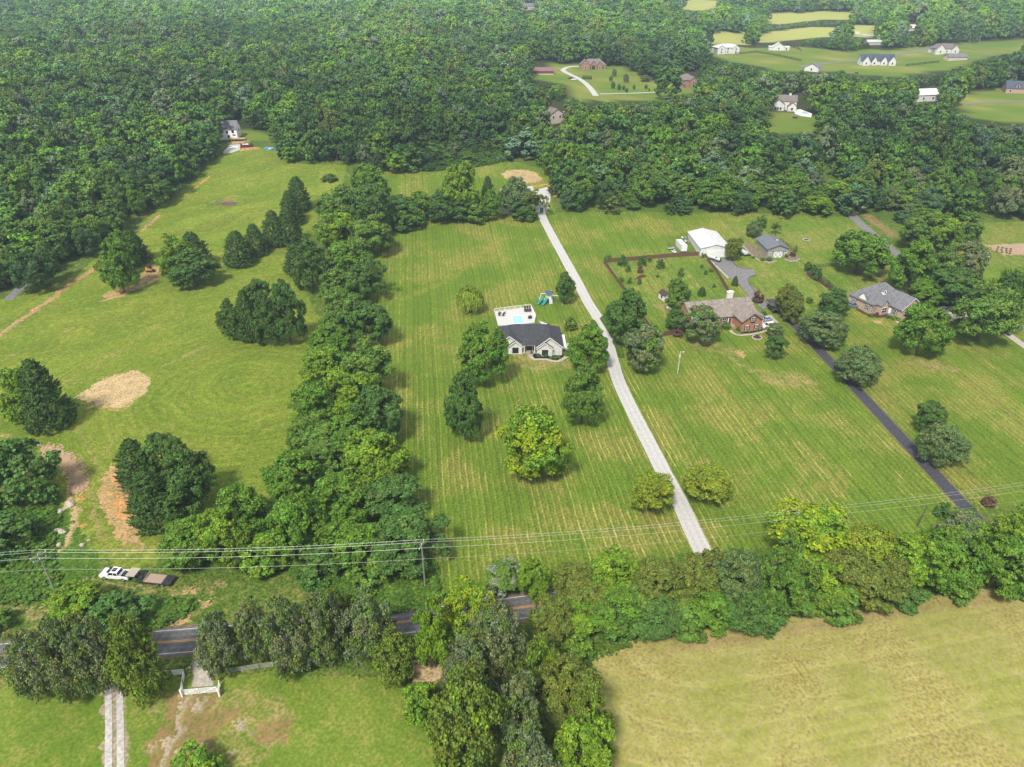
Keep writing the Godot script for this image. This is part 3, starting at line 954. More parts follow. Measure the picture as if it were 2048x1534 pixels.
# kind -> [crown mesh, stem mesh, radius, height, plain name]
func make_protos() -> void:
	leaf_mat = StandardMaterial3D.new()
	leaf_mat.resource_name = "leaves"
	leaf_mat.vertex_color_use_as_albedo = true
	leaf_mat.roughness = 0.62; leaf_mat.metallic_specular = 0.35
	leaf_mat.cull_mode = BaseMaterial3D.CULL_DISABLED
	leaf_mat.backlight_enabled = true
	leaf_mat.backlight = Color(0.3, 0.34, 0.12)
	bark = mat("bark", Color(0.11, 0.09, 0.07), 0.95, 0.0, "fine", 0.6)
	pale_bark = mat("pale_bark", Color(0.42, 0.40, 0.37), 0.9, 0.0, "fine", 0.6)
	var st := [stem(1, 8.5, 0.3, 7, 4.0), stem(2, 9.0, 0.26, 6, 3.6, 0.3), stem(3, 7.5, 0.34, 8, 4.3, 0.2)]
	var sc := stem(4, 10.0, 0.2, 5, 1.6)
	var k := 0
	for h in ["mid", "dark", "deep", "rich", "bright", "yellow", "olive", "grey", "blue", "drab"]:
		for s in 2:
			protos["round_%s_%d" % [h, s]] = [broadleaf(100 + k, 62, 24000, 0.285, hue(h), {"low": 0.04 if s else 0.08, "top": 1.15 if s else 1.0, "loose": 0.15, "vary": 0.2}), st[k % 3], 5.0, 11.0, "tree"]
			k += 1
	for h in ["mid", "dark", "bright"]:
		protos["oval_%s" % h] = [broadleaf(200 + k, 78, 25000, 0.28, hue(h), {"low": 0.02, "top": 1.35, "loose": -0.1, "vary": 0.16}), st[k % 3], 5.0, 11.0, "tree"]
		k += 1
	protos["maple_yellow"] = [broadleaf(301, 78, 25000, 0.29, hue("yellow"), {"low": 0.03, "top": 1.2, "loose": 0.2, "vary": 0.16, "accent": hue("bright"), "share": 0.5}), st[0], 5.0, 11.0, "tree"]
	protos["tall_yellow"] = [broadleaf(302, 52, 18000, 0.30, hue("yellow"), {"low": 0.2, "top": 1.0, "loose": 0.35, "vary": 0.18, "accent": hue("bright"), "share": 0.4}), st[1], 5.0, 11.0, "tree"]
	protos["pear_olive"] = [broadleaf(303, 90, 23000, 0.27, Color(0.165, 0.225, 0.015), {"low": 0.03, "top": 1.0, "loose": -0.15, "vary": 0.14}), st[2], 5.0, 11.0, "tree"]
	protos["pear_grey"] = [broadleaf(304, 80, 23000, 0.28, Color(0.092, 0.150, 0.046), {"low": 0.05, "top": 1.0, "loose": 0.0, "vary": 0.15}), st[2], 5.0, 11.0, "tree"]
	protos["silver"] = [broadleaf(305, 72, 24000, 0.29, hue("grey"), {"low": 0.05, "top": 1.1, "loose": 0.1, "vary": 0.2, "accent": hue("mid"), "share": 0.3}), st[1], 5.0, 11.0, "tree"]
	protos["blossom"] = [broadleaf(306, 62, 23000, 0.29, hue("mid"), {"low": 0.05, "loose": 0.1, "vary": 0.2, "accent": Color(0.2, 0.24, 0.16), "share": 0.3}), st[0], 5.0, 11.0, "tree"]
	protos["thin"] = [broadleaf(307, 26, 3600, 0.44, hue("olive"), {"low": 0.25, "loose": 0.4, "vary": 0.25}), st[1], 5.0, 11.0, "tree"]
	protos["shrub_mid"] = [broadleaf(308, 46, 7000, 0.52, hue("mid"), {"low": -0.1, "loose": 0.2, "vary": 0.2}), st[2], 5.0, 11.0, "shrub"]
	protos["shrub_dark"] = [broadleaf(309, 46, 7000, 0.52, hue("dark"), {"low": -0.1, "loose": 0.1, "vary": 0.2}), st[2], 5.0, 11.0, "shrub"]
	protos["shrub_bright"] = [broadleaf(310, 46, 7000, 0.52, hue("bright"), {"low": -0.1, "loose": 0.2, "vary": 0.2, "accent": hue("rich"), "share": 0.4}), st[2], 5.0, 11.0, "shrub"]
	protos["shrub_red"] = [broadleaf(311, 40, 5000, 0.55, hue("red"), {"low": -0.1, "loose": 0.1, "vary": 0.2}), st[2], 5.0, 11.0, "shrub"]
	for s in 2:
		protos["cedar_dark_%d" % s] = [cedar(400 + s, 900, 16, 0.36, hue("cedar"), {"full": 0.52, "accent": hue("dark"), "share": 0.3}), sc, 3.5, 11.0, "cedar"]
		protos["cedar_olive_%d" % s] = [broadleaf(410 + s, 105, 17000, 0.28, Color(0.122, 0.160, 0.068), {"low": -0.02, "top": 1.3, "loose": 0.45, "vary": 0.2, "fine": 9, "accent": Color(0.102, 0.162, 0.030), "share": 0.4}), st[s], 5.0, 11.0, "cedar"]
		protos["cedar_green_%d" % s] = [broadleaf(420 + s, 105, 17000, 0.30, Color(0.105, 0.160, 0.020), {"low": -0.02, "top": 1.3, "loose": 0.35, "vary": 0.18, "fine": 9, "accent": hue("bright"), "share": 0.2}), st[s], 5.0, 11.0, "cedar"]
		protos["cedar_mid_%d" % s] = [broadleaf(430 + s, 95, 16000, 0.30, Color(0.054, 0.112, 0.018), {"low": -0.02, "top": 1.45, "loose": 0.1, "vary": 0.18, "fine": 9, "accent": hue("dark"), "share": 0.3}), sc, 5.0, 11.0, "cedar"]
	protos["willow"] = [willow(5, 95, Color(0.19, 0.275, 0.024)), st[0], 5.0, 8.0, "tree"]
	protos["weed"] = [broadleaf(320, 14, 700, 1.5, Color(0.060, 0.140, 0.016), {"low": -0.2, "loose": 0.4, "vary": 0.3}), st[2], 5.0, 11.0, "shrub"]
	# lighter versions for the woods further off
	k = 0
	for h in ["mid", "dark", "deep", "rich", "bright", "olive", "grey", "blue", "mid", "pale"]:
		protos["wood_%d" % k] = [broadleaf(500 + k, 44, 8000, 0.52, hue(h), {"low": 0.06, "top": 1.2 if k % 3 == 0 else 1.0, "loose": 0.25, "vary": 0.26, "fine": 6}), st[k % 3], 5.0, 11.0, "tree"]
		k += 1
	protos["wood_10"] = [cedar(520, 300, 9, 0.7, hue("cedar"), {"full": 0.6}), sc, 3.5, 11.0, "cedar"]

var standing: Array = []     # where single trees stand: [x, z, radius]

func plant(kind: String, at: Vector3, r: float, h: float, label: String, category := "", group := "", pale := false, called := "") -> Node3D:
	var p: Array = protos[kind]
	var name_of: String = called if called else {"tree": "broadleaf_tree", "shrub": "shrub", "cedar": "cedar_tree"}[p[4]]
	if kind == "willow": name_of = "willow_tree"
	var t := thing(name_of, label, category if category else ("shrub" if name_of == "shrub" else "tree"), at, hsh(int(at.x * 31.0 + at.z * 17.0), 5) * TAU, group)
	var s := Vector3(r / p[2], h / p[3], r / p[2])
	var c := put("crown", p[0], leaf_mat, t)
	c.scale = s
	if p[4] != "shrub":
		var b := put("trunk", p[1], pale_bark if pale else bark, t)
		b.scale = Vector3(minf(s.x, s.y * 1.2), s.y, minf(s.z, s.y * 1.2))
	standing.append([at.x, at.z, r])
	return t

# the tree that fills this box of the air photo: where it stands, its radius, its height
func tree_box(x0: float, y0: float, x1: float, y1: float) -> Array:
	var cx0 := (x0 + x1) * 0.5; var cy0 := (y0 + y1) * 0.5
	var h := 9.0; var r := 3.0; var c := Vector3.ZERO
	for it in 4:
		c = P(cx0, cy0, h * 0.5)
		var s := px_per_m(c)
		var dep := asin(-ray(cx0, cy0).y)
		r = (x1 - x0) * 0.5 / s
		var vv := (y1 - y0) * 0.5 / s
		var inside := vv * vv - pow(r * sin(dep), 2.0)
		h = 2.0 * sqrt(maxf(inside, 0.0)) / cos(dep)
		h = clampf(h, r * 1.35, r * 5.0)
	c.y = gy(c.x, c.z)
	return [c, r, h]

func tree(kind: String, x0: float, y0: float, x1: float, y1: float, label: String, category := "", group := "", pale := false) -> Node3D:
	var b := tree_box(x0, y0, x1, y1)
	return plant(kind, b[0], b[1] * 0.99, b[2] * 1.0, label, category, group, pale)

func dead_tree(x: float, y: float, h: float, label: String, sd: int, grp := "") -> void:
	var t := thing("bare_tree", label, "tree", G(x, y), 0.0, grp)
	put("branches", bare_branches(sd, h, h * 0.018), pale_bark, t)

# ------------------------------------------------------------------ trees that stand singly
func plant_trees() -> void:
	# [kind, box in the air photo (x0, y0, x1, y1), label]
	var lone := [
		["round_rich_0", 922, 648, 1016, 770, "big leafy tree hiding the left front corner of the white house"],
		["oval_dark", 890, 743, 965, 884, "tall dark oval tree on the lawn below the white house's left corner"],
		["maple_yellow", 1000, 813, 1135, 962, "large bright yellow-green maple alone in the middle of the front lawn"],
		["oval_mid", 1126, 726, 1207, 853, "oval green tree between the yellow-green maple and the concrete drive"],
		["round_rich_1", 1138, 650, 1216, 744, "round green tree beside the concrete drive, right of the white house"],
		["oval_dark", 1111, 543, 1149, 606, "small dark oval tree next to the playset with teal slides"],
		["pear_olive", 1264, 944, 1346, 1030, "round clipped-looking olive tree on the left side of the drive's lower end"],
		["pear_olive", 1367, 929, 1459, 1009, "wide round olive tree on the right side of the drive's lower end"],
		["oval_dark", 1214, 576, 1294, 692, "dark dense broad tree between the drive and the brown fence"],
		["silver", 1252, 650, 1330, 747, "pale grey-green tree just below the dark tree beside the drive"],
		["silver", 1368, 610, 1440, 690, "pale leafy tree in front of the brick ranch house"],
		["round_mid_0", 1332, 560, 1380, 624, "green tree beside the small white shed with a brown roof"],
		["oval_dark", 1333, 618, 1375, 661, "low dark holly at the left end of the brick ranch house"],
		["round_olive_0", 1550, 568, 1594, 636, "olive-green bushy tree in the red mulch bed beside the black car"],
		["round_olive_1", 1568, 586, 1608, 648, "second olive tree of the red mulch bed, its right-hand end"],
		["round_dark_0", 1529, 668, 1571, 717, "small dark round holly on the lawn left of the black drive"],
		["silver", 1534, 645, 1568, 674, "low leafy bush tree at the corner of the brick house, by the cars"],
		["pear_grey", 1603, 620, 1694, 694, "spreading grey-green pear tree beside the grey parking spur"],
		["round_dark_1", 1642, 577, 1699, 630, "round dark tree at the left corner of the tan house"],
		["pear_grey", 1673, 692, 1756, 770, "round grey-green tree on the lawn right of the black drive"],
		["round_rich_1", 1798, 605, 1898, 712, "full round tree in front of the tan house's right corner"],
		["round_mid_1", 1910, 568, 2032, 688, "large spreading tree right of the tan house's parked cars"],
		["round_dark_0", 1832, 800, 1888, 866, "upper of two grey-green trees together on the right-hand lawn"],
		["pear_grey", 1840, 846, 1927, 932, "lower of two grey-green trees together on the right-hand lawn"],
		["round_rich_0", 1668, 462, 1772, 550, "broad tree at the corner of the black garden fence by the lane"],
		["round_rich_1", 1786, 480, 1866, 590, "large tree right of the lane, behind the tan house"],
		["round_mid_0", 1853, 500, 1920, 585, "mid-green tree in the clump behind the tan house's cars"],
		["round_rich_0", 1822, 560, 1882, 612, "low round tree against the back of the tan house"],
		["round_dark_0", 1862, 535, 1962, 612, "dark tree shading the pad behind the parked cars"],
		["silver", 1893, 482, 1968, 570, "grey-green tree at the edge of the field with the garden bed"],
		["round_bright_0", 1850, 430, 1918, 505, "yellow-green tree beside the lane, front of the right-hand wood"],
		["round_mid_1", 1806, 428, 1876, 505, "tall tree directly over the lane's right verge"],
		["round_dark_0", 1815, 500, 1880, 575, "dark tree wedged between the lane's large trees behind the tan house"],
		["round_mid_0", 1900, 430, 1962, 500, "tall mid-green tree at the right end of the lane's wood"],
		["round_rich_1", 1820, 420, 1890, 490, "rich green tree standing back over the lane behind the tan house"],
		["cedar_dark_0", 1948, 528, 1966, 560, "narrow dark cedar at the edge of the garden-bed field"],
		["round_bright_1", 1995, 525, 2075, 640, "yellow-green tree cut by the right edge of the picture, by the lane"],
		["round_dark_1", 1985, 545, 2040, 655, "dark tree beside the lane near the right edge of the picture"],
		["thin", 1934, 560, 1990, 600, "thin pale sapling in long grass left of the right-edge trees"],
		["round_olive_0", 1451, 476, 1484, 522, "brownish olive tree at the right corner of the white metal barn"],
		["pear_grey", 1493, 442, 1523, 474, "grey-green bushy tree behind the grey workshop's left end"],
		["round_mid_1", 1514, 430, 1534, 456, "small tree beside the grey-green one behind the grey workshop"],
		["thin", 1542, 443, 1562, 470, "small thin tree behind the grey workshop's roof ridge"],
		# the mown meadow
		["cedar_dark_0", 447, 460, 502, 530, "dark cedar at the lower end of the diagonal row in the meadow"],
		["cedar_dark_1", 488, 446, 530, 510, "second cedar up the diagonal row in the meadow"],
		["cedar_dark_0", 523, 420, 570, 490, "third cedar up the diagonal row in the meadow"],
		["cedar_dark_1", 552, 412, 602, 488, "fourth cedar of the meadow row, its widest"],
		["cedar_dark_0", 558, 380, 602, 447, "fifth cedar up the diagonal row in the meadow"],
		["cedar_dark_1", 572, 352, 617, 420, "topmost cedar of the diagonal row in the meadow"],
		["cedar_mid_0", 435, 596, 482, 680, "left cedar of the island clump in the middle of the meadow"],
		["cedar_dark_0", 470, 572, 515, 688, "dark tall cedar in the island clump of the meadow"],
		["round_dark_0", 488, 556, 545, 640, "leafy tree at the top of the meadow's island clump"],
		["cedar_mid_1", 505, 590, 560, 692, "front cedar of the meadow's island clump"],
		["round_dark_1", 538, 562, 606, 690, "right-hand broad tree of the meadow's island clump"],
		["round_rich_1", 200, 478, 268, 586, "leafy tree left of the yellow skid steer"],
		["cedar_dark_1", 236, 458, 290, 526, "dark cedar right behind the yellow skid steer"],
		["round_rich_0", 222, 462, 274, 545, "tall tree between the ditch and the yellow skid steer"],
		["round_bright_0", 318, 470, 382, 560, "yellow-green tree right of the yellow skid steer"],
		["cedar_dark_0", 357, 462, 416, 535, "dark cedar behind the yellow-green tree in the upper meadow"],
		["round_dark_1", 338, 500, 428, 572, "broad dark tree at the right of the upper meadow clump"],
		["round_bright_1", 0, 725, 82, 850, "bright leafy tree of the pair at the meadow's left edge"],
		["cedar_dark_1", 40, 712, 122, 860, "dark cedar of the pair at the meadow's left edge"],
		["cedar_dark_0", 230, 872, 308, 972, "cedar at the top of the clump beside the orange haul road"],
		["round_dark_0", 285, 862, 368, 968, "leafy tree behind the clump beside the orange haul road"],
		["cedar_mid_0", 326, 885, 420, 1010, "right-hand cedar of the clump beside the orange haul road"],
		["cedar_dark_1", 255, 930, 345, 1055, "front cedar of the clump, overhanging the orange haul road"],
		["round_dark_1", 318, 950, 405, 1050, "low leafy tree at the foot of the haul road clump"],
		["shrub_dark", -30, 866, 104, 1006, "large dark thicket inside the curve of the orange ditch", "shrub"],
		["shrub_dark", -50, 1022, 66, 1112, "dark thicket at the left edge below the ditch rocks", "shrub"],
		["round_bright_0", 98, 1158, 205, 1250, "bright bushy tree on the bank above the road, below the white truck"],
		["shrub_dark", 170, 1185, 290, 1262, "low dark bush on the bank right of the bright bushy tree", "shrub"],
		["shrub_mid", -40, 1220, 20, 1262, "small bush at the left edge above the road", "shrub"],
		# trees along the near side of the road
		["cedar_olive_0", 15, 1250, 120, 1402, "leftmost grey cedar on the near side of the road"],
		["cedar_olive_1", 85, 1226, 180, 1410, "grey cedar with a bare pale trunk beside the white gravel track"],
		["cedar_olive_0", 140, 1216, 235, 1400, "tall grey cedar just left of the white gravel track"],
		["cedar_green_1", 214, 1238, 322, 1408, "olive cedar just right of the white gravel track"],
		["cedar_olive_1", 390, 1225, 480, 1356, "grey cedar just right of the white gate by the road"],
		["cedar_olive_0", 460, 1200, 545, 1330, "second grey cedar right of the white gate"],
		["cedar_olive_1", 525, 1192, 625, 1352, "third grey cedar right of the white gate"],
		["cedar_olive_0", 600, 1178, 690, 1338, "fourth grey cedar right of the white gate"],
		["cedar_green_0", 632, 1172, 720, 1300, "olive cedar behind the middle of the roadside cedars"],
		["cedar_olive_1", 682, 1180, 790, 1335, "olive grey cedar left of the dirt patch by the road"],
		["cedar_green_1", 738, 1258, 832, 1366, "round green cedar touching the dirt patch by the road"],
		["round_bright_1", 828, 1198, 905, 1342, "bright lime tree beside the gap in the roadside trees"],
		["tall_yellow", 880, 1168, 990, 1290, "yellow-green tree overhanging the road right of the lime tree"],
		["cedar_olive_0", 940, 1200, 1055, 1360, "grey cedar in the wood corner below the road"],
		["cedar_olive_1", 882, 1270, 985, 1400, "feathery grey cedar right of the dirt patch"],
		["cedar_green_0", 1035, 1265, 1125, 1400, "olive cedar in the middle of the wood corner"],
		["round_olive_1", 1060, 1195, 1150, 1300, "olive leafy tree at the top of the wood corner"],
		["cedar_green_1", 848, 1352, 1005, 1560, "large olive cedar at the bottom edge of the picture"],
		["cedar_olive_0", 985, 1350, 1085, 1500, "grey cedar right of the large olive one at the bottom"],
		["round_olive_0", 1075, 1320, 1185, 1450, "pale olive tree bordering the hay field's upper left"],
		["cedar_green_0", 1130, 1360, 1228, 1500, "dark olive cedar on the hay field's left border"],
		["cedar_olive_1", 1000, 1450, 1115, 1600, "grey half-dead cedar at the bottom edge of the picture"],
		["round_bright_0", 1105, 1440, 1232, 1580, "bright bushy tree at the bottom corner of the hay field"],
		["shrub_bright", 808, 1362, 882, 1445, "low green bush left of the large olive cedar", "shrub"],
		["shrub_bright", 335, 1500, 440, 1570, "bush cut by the bottom edge beside the worn track", "shrub"],
	]
	for e in lone:
		if e[0].begins_with("cedar_olive") or e[0].begins_with("cedar_green"):   # feathery, so their outline is drawn a little in
			e[1] += 5; e[3] -= 5; e[2] += 4; e[4] -= 4
		tree(e[0], e[1], e[2], e[3], e[4], e[5], e[6] if e.size() > 6 else "")
	tree_row("from the top in the hedgerow left of the striped lawn", "hedgerow trees between meadow and lawn", [
		["round_rich_0", 700, 328, 772, 422], ["round_mid_0", 640, 375, 722, 452], ["round_dark_0", 692, 368, 787, 472], ["round_bright_0", 640, 418, 722, 502], ["round_mid_1", 702, 430, 787, 512],
		["round_rich_1", 652, 478, 742, 562], ["round_dark_1", 692, 518, 772, 602], ["cedar_dark_0", 568, 485, 614, 548], ["cedar_mid_0", 588, 470, 652, 582], ["round_mid_0", 638, 538, 722, 612],
		["round_mid_0", 652, 585, 742, 682], ["round_dark_0", 690, 598, 777, 692], ["round_rich_0", 620, 648, 702, 722], ["round_mid_1", 682, 678, 787, 792], ["round_bright_1", 600, 688, 694, 784],
		["round_bright_0", 640, 738, 742, 842], ["round_rich_1", 580, 758, 672, 862], ["round_dark_1", 700, 768, 807, 884], ["round_mid_1", 573, 828, 672, 912], ["round_rich_0", 652, 826, 752, 912],
		["round_bright_0", 688, 860, 812, 982], ["round_mid_0", 598, 878, 702, 966], ["round_rich_0", 528, 902, 642, 1012], ["round_rich_1", 618, 948, 742, 1072], ["round_dark_0", 720, 950, 842, 1062],
		["round_rich_1", 538, 982, 652, 1122], ["round_rich_0", 640, 1036, 762, 1152], ["round_dark_1", 738, 1020, 895, 1142], ["round_rich_1", 428, 968, 542, 1092], ["round_rich_0", 328, 1032, 440, 1132],
		["round_bright_0", 398, 1012, 502, 1132], ["shrub_bright", 478, 1058, 582, 1142], ["shrub_dark", 590, 1090, 690, 1160], ["shrub_mid", 700, 1100, 800, 1170]])
	tree_row("from the left in the roadside belt above the hay field", "trees along the road above the hay field", [
		["blossom", 968, 1118, 1052, 1192], ["round_bright_1", 1034, 1116, 1102, 1204], ["round_olive_0", 1104, 1128, 1186, 1205], ["round_bright_0", 1176, 1098, 1284, 1205], ["round_olive_1", 1268, 1116, 1362, 1222],
		["round_bright_1", 1080, 1200, 1192, 1296], ["round_rich_0", 1176, 1178, 1284, 1276], ["round_dark_0", 1266, 1190, 1374, 1272], ["round_olive_0", 1348, 1112, 1446, 1215], ["round_rich_1", 1366, 1178, 1464, 1268],
		["thin", 1400, 1090, 1450, 1160], ["pear_grey", 1428, 1098, 1524, 1230], ["round_dark_1", 1436, 1160, 1546, 1262], ["round_mid_0", 1524, 1076, 1622, 1240], ["tall_yellow", 1545, 1003, 1704, 1140],
		["round_bright_0", 1598, 1118, 1704, 1224], ["pear_olive", 1684, 1048, 1796, 1160], ["round_olive_1", 1676, 1120, 1794, 1222], ["round_bright_1", 1768, 1060, 1884, 1182], ["round_rich_0", 1848, 1052, 1964, 1184],
		["silver", 1880, 1020, 1975, 1110], ["round_rich_1", 1936, 1066, 2058, 1192], ["round_bright_0", 1975, 1010, 2095, 1155], ["shrub_dark", 1200, 1215, 1290, 1275], ["shrub_mid", 1330, 1215, 1420, 1262], ["shrub_dark", 1480, 1200, 1570, 1250], ["shrub_mid", 1620, 1180, 1720, 1222], ["shrub_dark", 1760, 1150, 1850, 1196],
		["round_olive_0", 1130, 1170, 1230, 1250], ["round_mid_1", 1225, 1160, 1310, 1240], ["round_olive_1", 1310, 1160, 1400, 1235], ["round_rich_0", 1395, 1140, 1480, 1225], ["round_mid_0", 1560, 1150, 1650, 1235], ["round_olive_0", 1640, 1100, 1740, 1205], ["round_olive_1", 1740, 1110, 1820, 1200], ["round_rich_0", 1820, 1090, 1900, 1175],
		["shrub_dark", 1230, 1190, 1330, 1250], ["shrub_mid", 1100, 1260, 1180, 1310], ["shrub_mid", 1880, 1140, 1960, 1190], ["shrub_dark", 2000, 1130, 2080, 1180]])
	tree_row("from the left in the striped lawn's back hedge", "trees of the back hedge", [
		["round_dark_0", 768, 388, 832, 446], ["round_rich_1", 812, 384, 868, 446], ["round_dark_1", 852, 388, 908, 444], ["round_bright_1", 884, 322, 958, 430], ["silver", 870, 372, 914, 420], ["round_dark_0", 890, 398, 950, 440],
		["cedar_dark_0", 962, 352, 990, 412], ["round_rich_0", 966, 380, 1008, 438], ["pear_grey", 1000, 356, 1058, 428], ["round_dark_1", 1018, 398, 1070, 438], ["thin", 1046, 378, 1096, 434], ["shrub_mid", 930, 410, 980, 442],
		["shrub_dark", 780, 415, 850, 448], ["shrub_dark", 1040, 410, 1075, 440]])
	willow_tree()
	# bare ones
	dead_tree(957, 425, 10.0, "bare grey snag in the back hedge beside the tall green tree", 31)
	dead_tree(1603, 408, 17.0, "tall bare white tree at the front of the wood behind the grey workshop", 32)
	dead_tree(640, 905, 8.0, "bare grey branches sticking out of the hedgerow above the meadow's end", 33)
	dead_tree(1010, 1440, 9.0, "bare white snag in the cedars at the hay field's left border", 34)
	dead_tree(1062, 1545, 8.0, "bare white branching snag at the bottom edge of the picture", 35)
	dead_tree(250, 1005, 6.0, "bare pale trunk leaning over the orange haul road", 36)
	dead_tree(1052, 222, 13.0, "bare grey tree left of the far tan house", 37)
	dead_tree(875, 428, 5.0, "small bare grey bush at the foot of the back hedge", 38)
	# plants of the fenced yard and the beds, from left to right
	var yard := [["shrub_mid", 1215, 522, 14, 12, "rounded bush in the fence corner by the concrete drive"], ["shrub_dark", 1245, 531, 16, 21, "dark clipped evergreen near the yard's top left fence corner"], ["shrub_mid", 1255, 543, 10, 15, "small conical evergreen left of the red mulch ring"], ["shrub_dark", 1283, 531, 17, 20, "dark full evergreen above the red mulch ring"],
		["shrub_bright", 1298, 523, 8, 15, "slim pale green sapling by the back fence"], ["shrub_dark", 1320, 536, 16, 18, "dark round evergreen right of the red mulch ring"], ["shrub_red", 1280, 545, 11, 14, "dark red small tree inside the red mulch ring"], ["shrub_bright", 1240, 564, 13, 11, "yellow-green bush against the left fence"],
		["shrub_mid", 1259, 567, 8, 13, "tiny green shrub below the red mulch ring's left side"], ["shrub_dark", 1279, 568, 8, 12, "tiny dark shrub just below the red mulch ring"], ["shrub_mid", 1361, 553, 10, 18, "slender green sapling in the middle of the fenced yard"], ["shrub_red", 1315, 554, 5, 5, "very small dark red seedling in the fenced yard"],
		["shrub_dark", 1343, 566, 6, 7, "small blue-green seedling above the green shed tree"], ["shrub_dark", 1403, 536, 6, 7, "uppermost of the tiny shrubs along the right fence"], ["shrub_dark", 1411, 549, 7, 9, "second tiny shrub down along the right fence"], ["shrub_dark", 1428, 575, 6, 8, "lowest tiny shrub along the right fence"],
		["shrub_mid", 1422, 543, 8, 6, "bushy clump touching the right fence"], ["cedar_dark_0", 1469, 571, 11, 20, "small dark cone between the right fence and the gravel lot"], ["cedar_dark_1", 1403, 591, 14, 18, "small dark conifer behind the brick house roof"], ["shrub_mid", 1406, 514, 12, 9, "green bush at the white metal barn's left front corner"],
		["shrub_mid", 1618, 605, 13, 11, "small round bush alone on the lawn left of the tan house"], ["shrub_red", 1515, 604, 20, 24, "dark purple crape bush beside the drive, right of the chimney"], ["shrub_dark", 1615, 541, 14, 18, "dark cone shrub at the top of the bed along the black fence"], ["shrub_dark", 1626, 550, 12, 15, "second dark shrub in the bed along the black fence"],
		["shrub_dark", 1635, 560, 13, 24, "tall dark shrub in the bed along the black fence"], ["shrub_mid", 1654, 572, 8, 13, "lowest small shrub in the bed along the black fence"], ["shrub_bright", 1628, 538, 16, 11, "leafy pale plant inside the black fence's corner"], ["shrub_red", 1356, 672, 18, 13, "grey-purple bush at the end of the lower brown fence"],
		["shrub_dark", 1883, 1030, 28, 30, "dark rounded evergreen left of the black drive's mouth"], ["shrub_red", 1975, 1010, 24, 22, "dark reddish bush in the bed right of the black drive's mouth"], ["shrub_bright", 1948, 1018, 10, 9, "small round yellow-green bush in the bed at the drive's mouth"], ["shrub_mid", 1141, 660, 22, 26, "small sparse tree between the white house and the drive"], ["shrub_dark", 660, 362, 26, 14, "low grey bush beside the hedgerow's top, in the meadow"]]
	for e in yard:
		var at := G(e[1], e[2])
		var s := px_per_m(at)
		plant(e[0], at, e[3] * 0.55 / s, e[4] / s * 1.05, e[5], "shrub", "", false, "shrub")
	# saplings on the far hilltop lawn
	var far_l := [[1228, 153, 9, 14, "left pale sapling on the far hilltop lawn"], [1222, 163, 7, 11, "dark sapling below the pale one on the far lawn"], [1251, 165, 11, 16, "widest pale sapling of the far lawn"], [1226, 177, 8, 13, "leftmost of the dark saplings in a line on the far lawn"], [1238, 180, 7, 11, "second dark sapling in the far lawn's line"], [1247, 180, 6, 9, "third dark sapling in the far lawn's line"], [1253, 185, 6, 9, "fourth dark sapling in the far lawn's line, lowest"], [1268, 179, 5, 9, "fifth dark sapling in the far lawn's line"], [1292, 178, 6, 9, "sixth dark sapling in the far lawn's line"], [1298, 183, 3, 7, "thin sapling right of the line on the far lawn"], [1316, 176, 5, 8, "rightmost sapling on the far lawn"], [1290, 163, 18, 12, "wide low tree at the wood's edge on the far lawn"], [1316, 167, 13, 9, "second low tree at the wood's edge on the far lawn"]]
	for e in far_l:
		var at := G(e[0], e[1])
		var s := px_per_m(at)
		plant("silver" if e[4].contains("pale") or e[4].contains("low tree") else "oval_dark", at, e[2] * 0.55 / s, e[3] / s, e[4], "tree", "saplings on the far hilltop lawn", false, "broadleaf_tree")
	for k in 5:
		var at := G(1166 + k * 4, 158 + k * 0.2)
		plant("cedar_dark_0", at, 0.7, 3.2, "%s small cone from the left in the planted row by the far drive" % ordinal(k + 1), "shrub", "row of cones by the far drive", false, "shrub")

func willow_tree() -> void:
	tree("willow", 911, 568, 969, 626, "pale weeping willow alone on the striped lawn behind the white house")

func tree_row(where: String, group: String, list: Array) -> void:
	var words := {"round_rich": "rich green leafy", "round_mid": "mid-green leafy", "round_dark": "dark green leafy", "round_bright": "yellow-green leafy", "round_olive": "olive leafy", "silver": "pale grey-green", "cedar_dark": "dark cedar", "cedar_green": "olive cedar", "cedar_mid": "broad green cedar", "pear_grey": "grey-green thin", "pear_olive": "olive round", "tall_yellow": "tall yellow-green airy", "blossom": "white-flowered", "thin": "sparse thin", "shrub_mid": "low mid-green bushy", "shrub_dark": "low dark bushy", "shrub_bright": "low bright bushy"}
	var seen_k := {}
	for e in list:
		var kind: String = e[0]
		var key := kind.left(kind.length() - 2) if kind[-2] == "_" else kind
		seen_k[key] = seen_k.get(key, 0) + 1
		var bush := kind.begins_with("shrub")
		tree(kind, e[1], e[2], e[3], e[4], "%s %s %s %s" % [ordinal(seen_k[key]), words[key], "bush" if bush else "tree", where], "shrub" if bush else "tree", group)

# ------------------------------------------------------------------ the woods
func wood_edge(x: float) -> float:    # how far down the picture the woods come
	var e := [[-400, 820], [0, 640], [110, 568], [200, 506], [290, 434], [380, 362], [445, 302], [560, 294], [585, 326], [692, 328], [735, 346], [785, 346], [870, 345], [950, 334], [1022, 318], [1088, 336], [1114, 434], [1300, 422], [1400, 426], [1560, 430], [1690, 432], [1735, 420], [1800, 450], [1880, 440], [1920, 440], [2048, 438], [2500, 430]]
	for i in e.size() - 1:
		if x < e[i + 1][0]:
			return lerpf(e[i][1], e[i + 1][1], clampf((x - e[i][0]) / float(e[i + 1][0] - e[i][0]), 0.0, 1.0))
	return 430.0

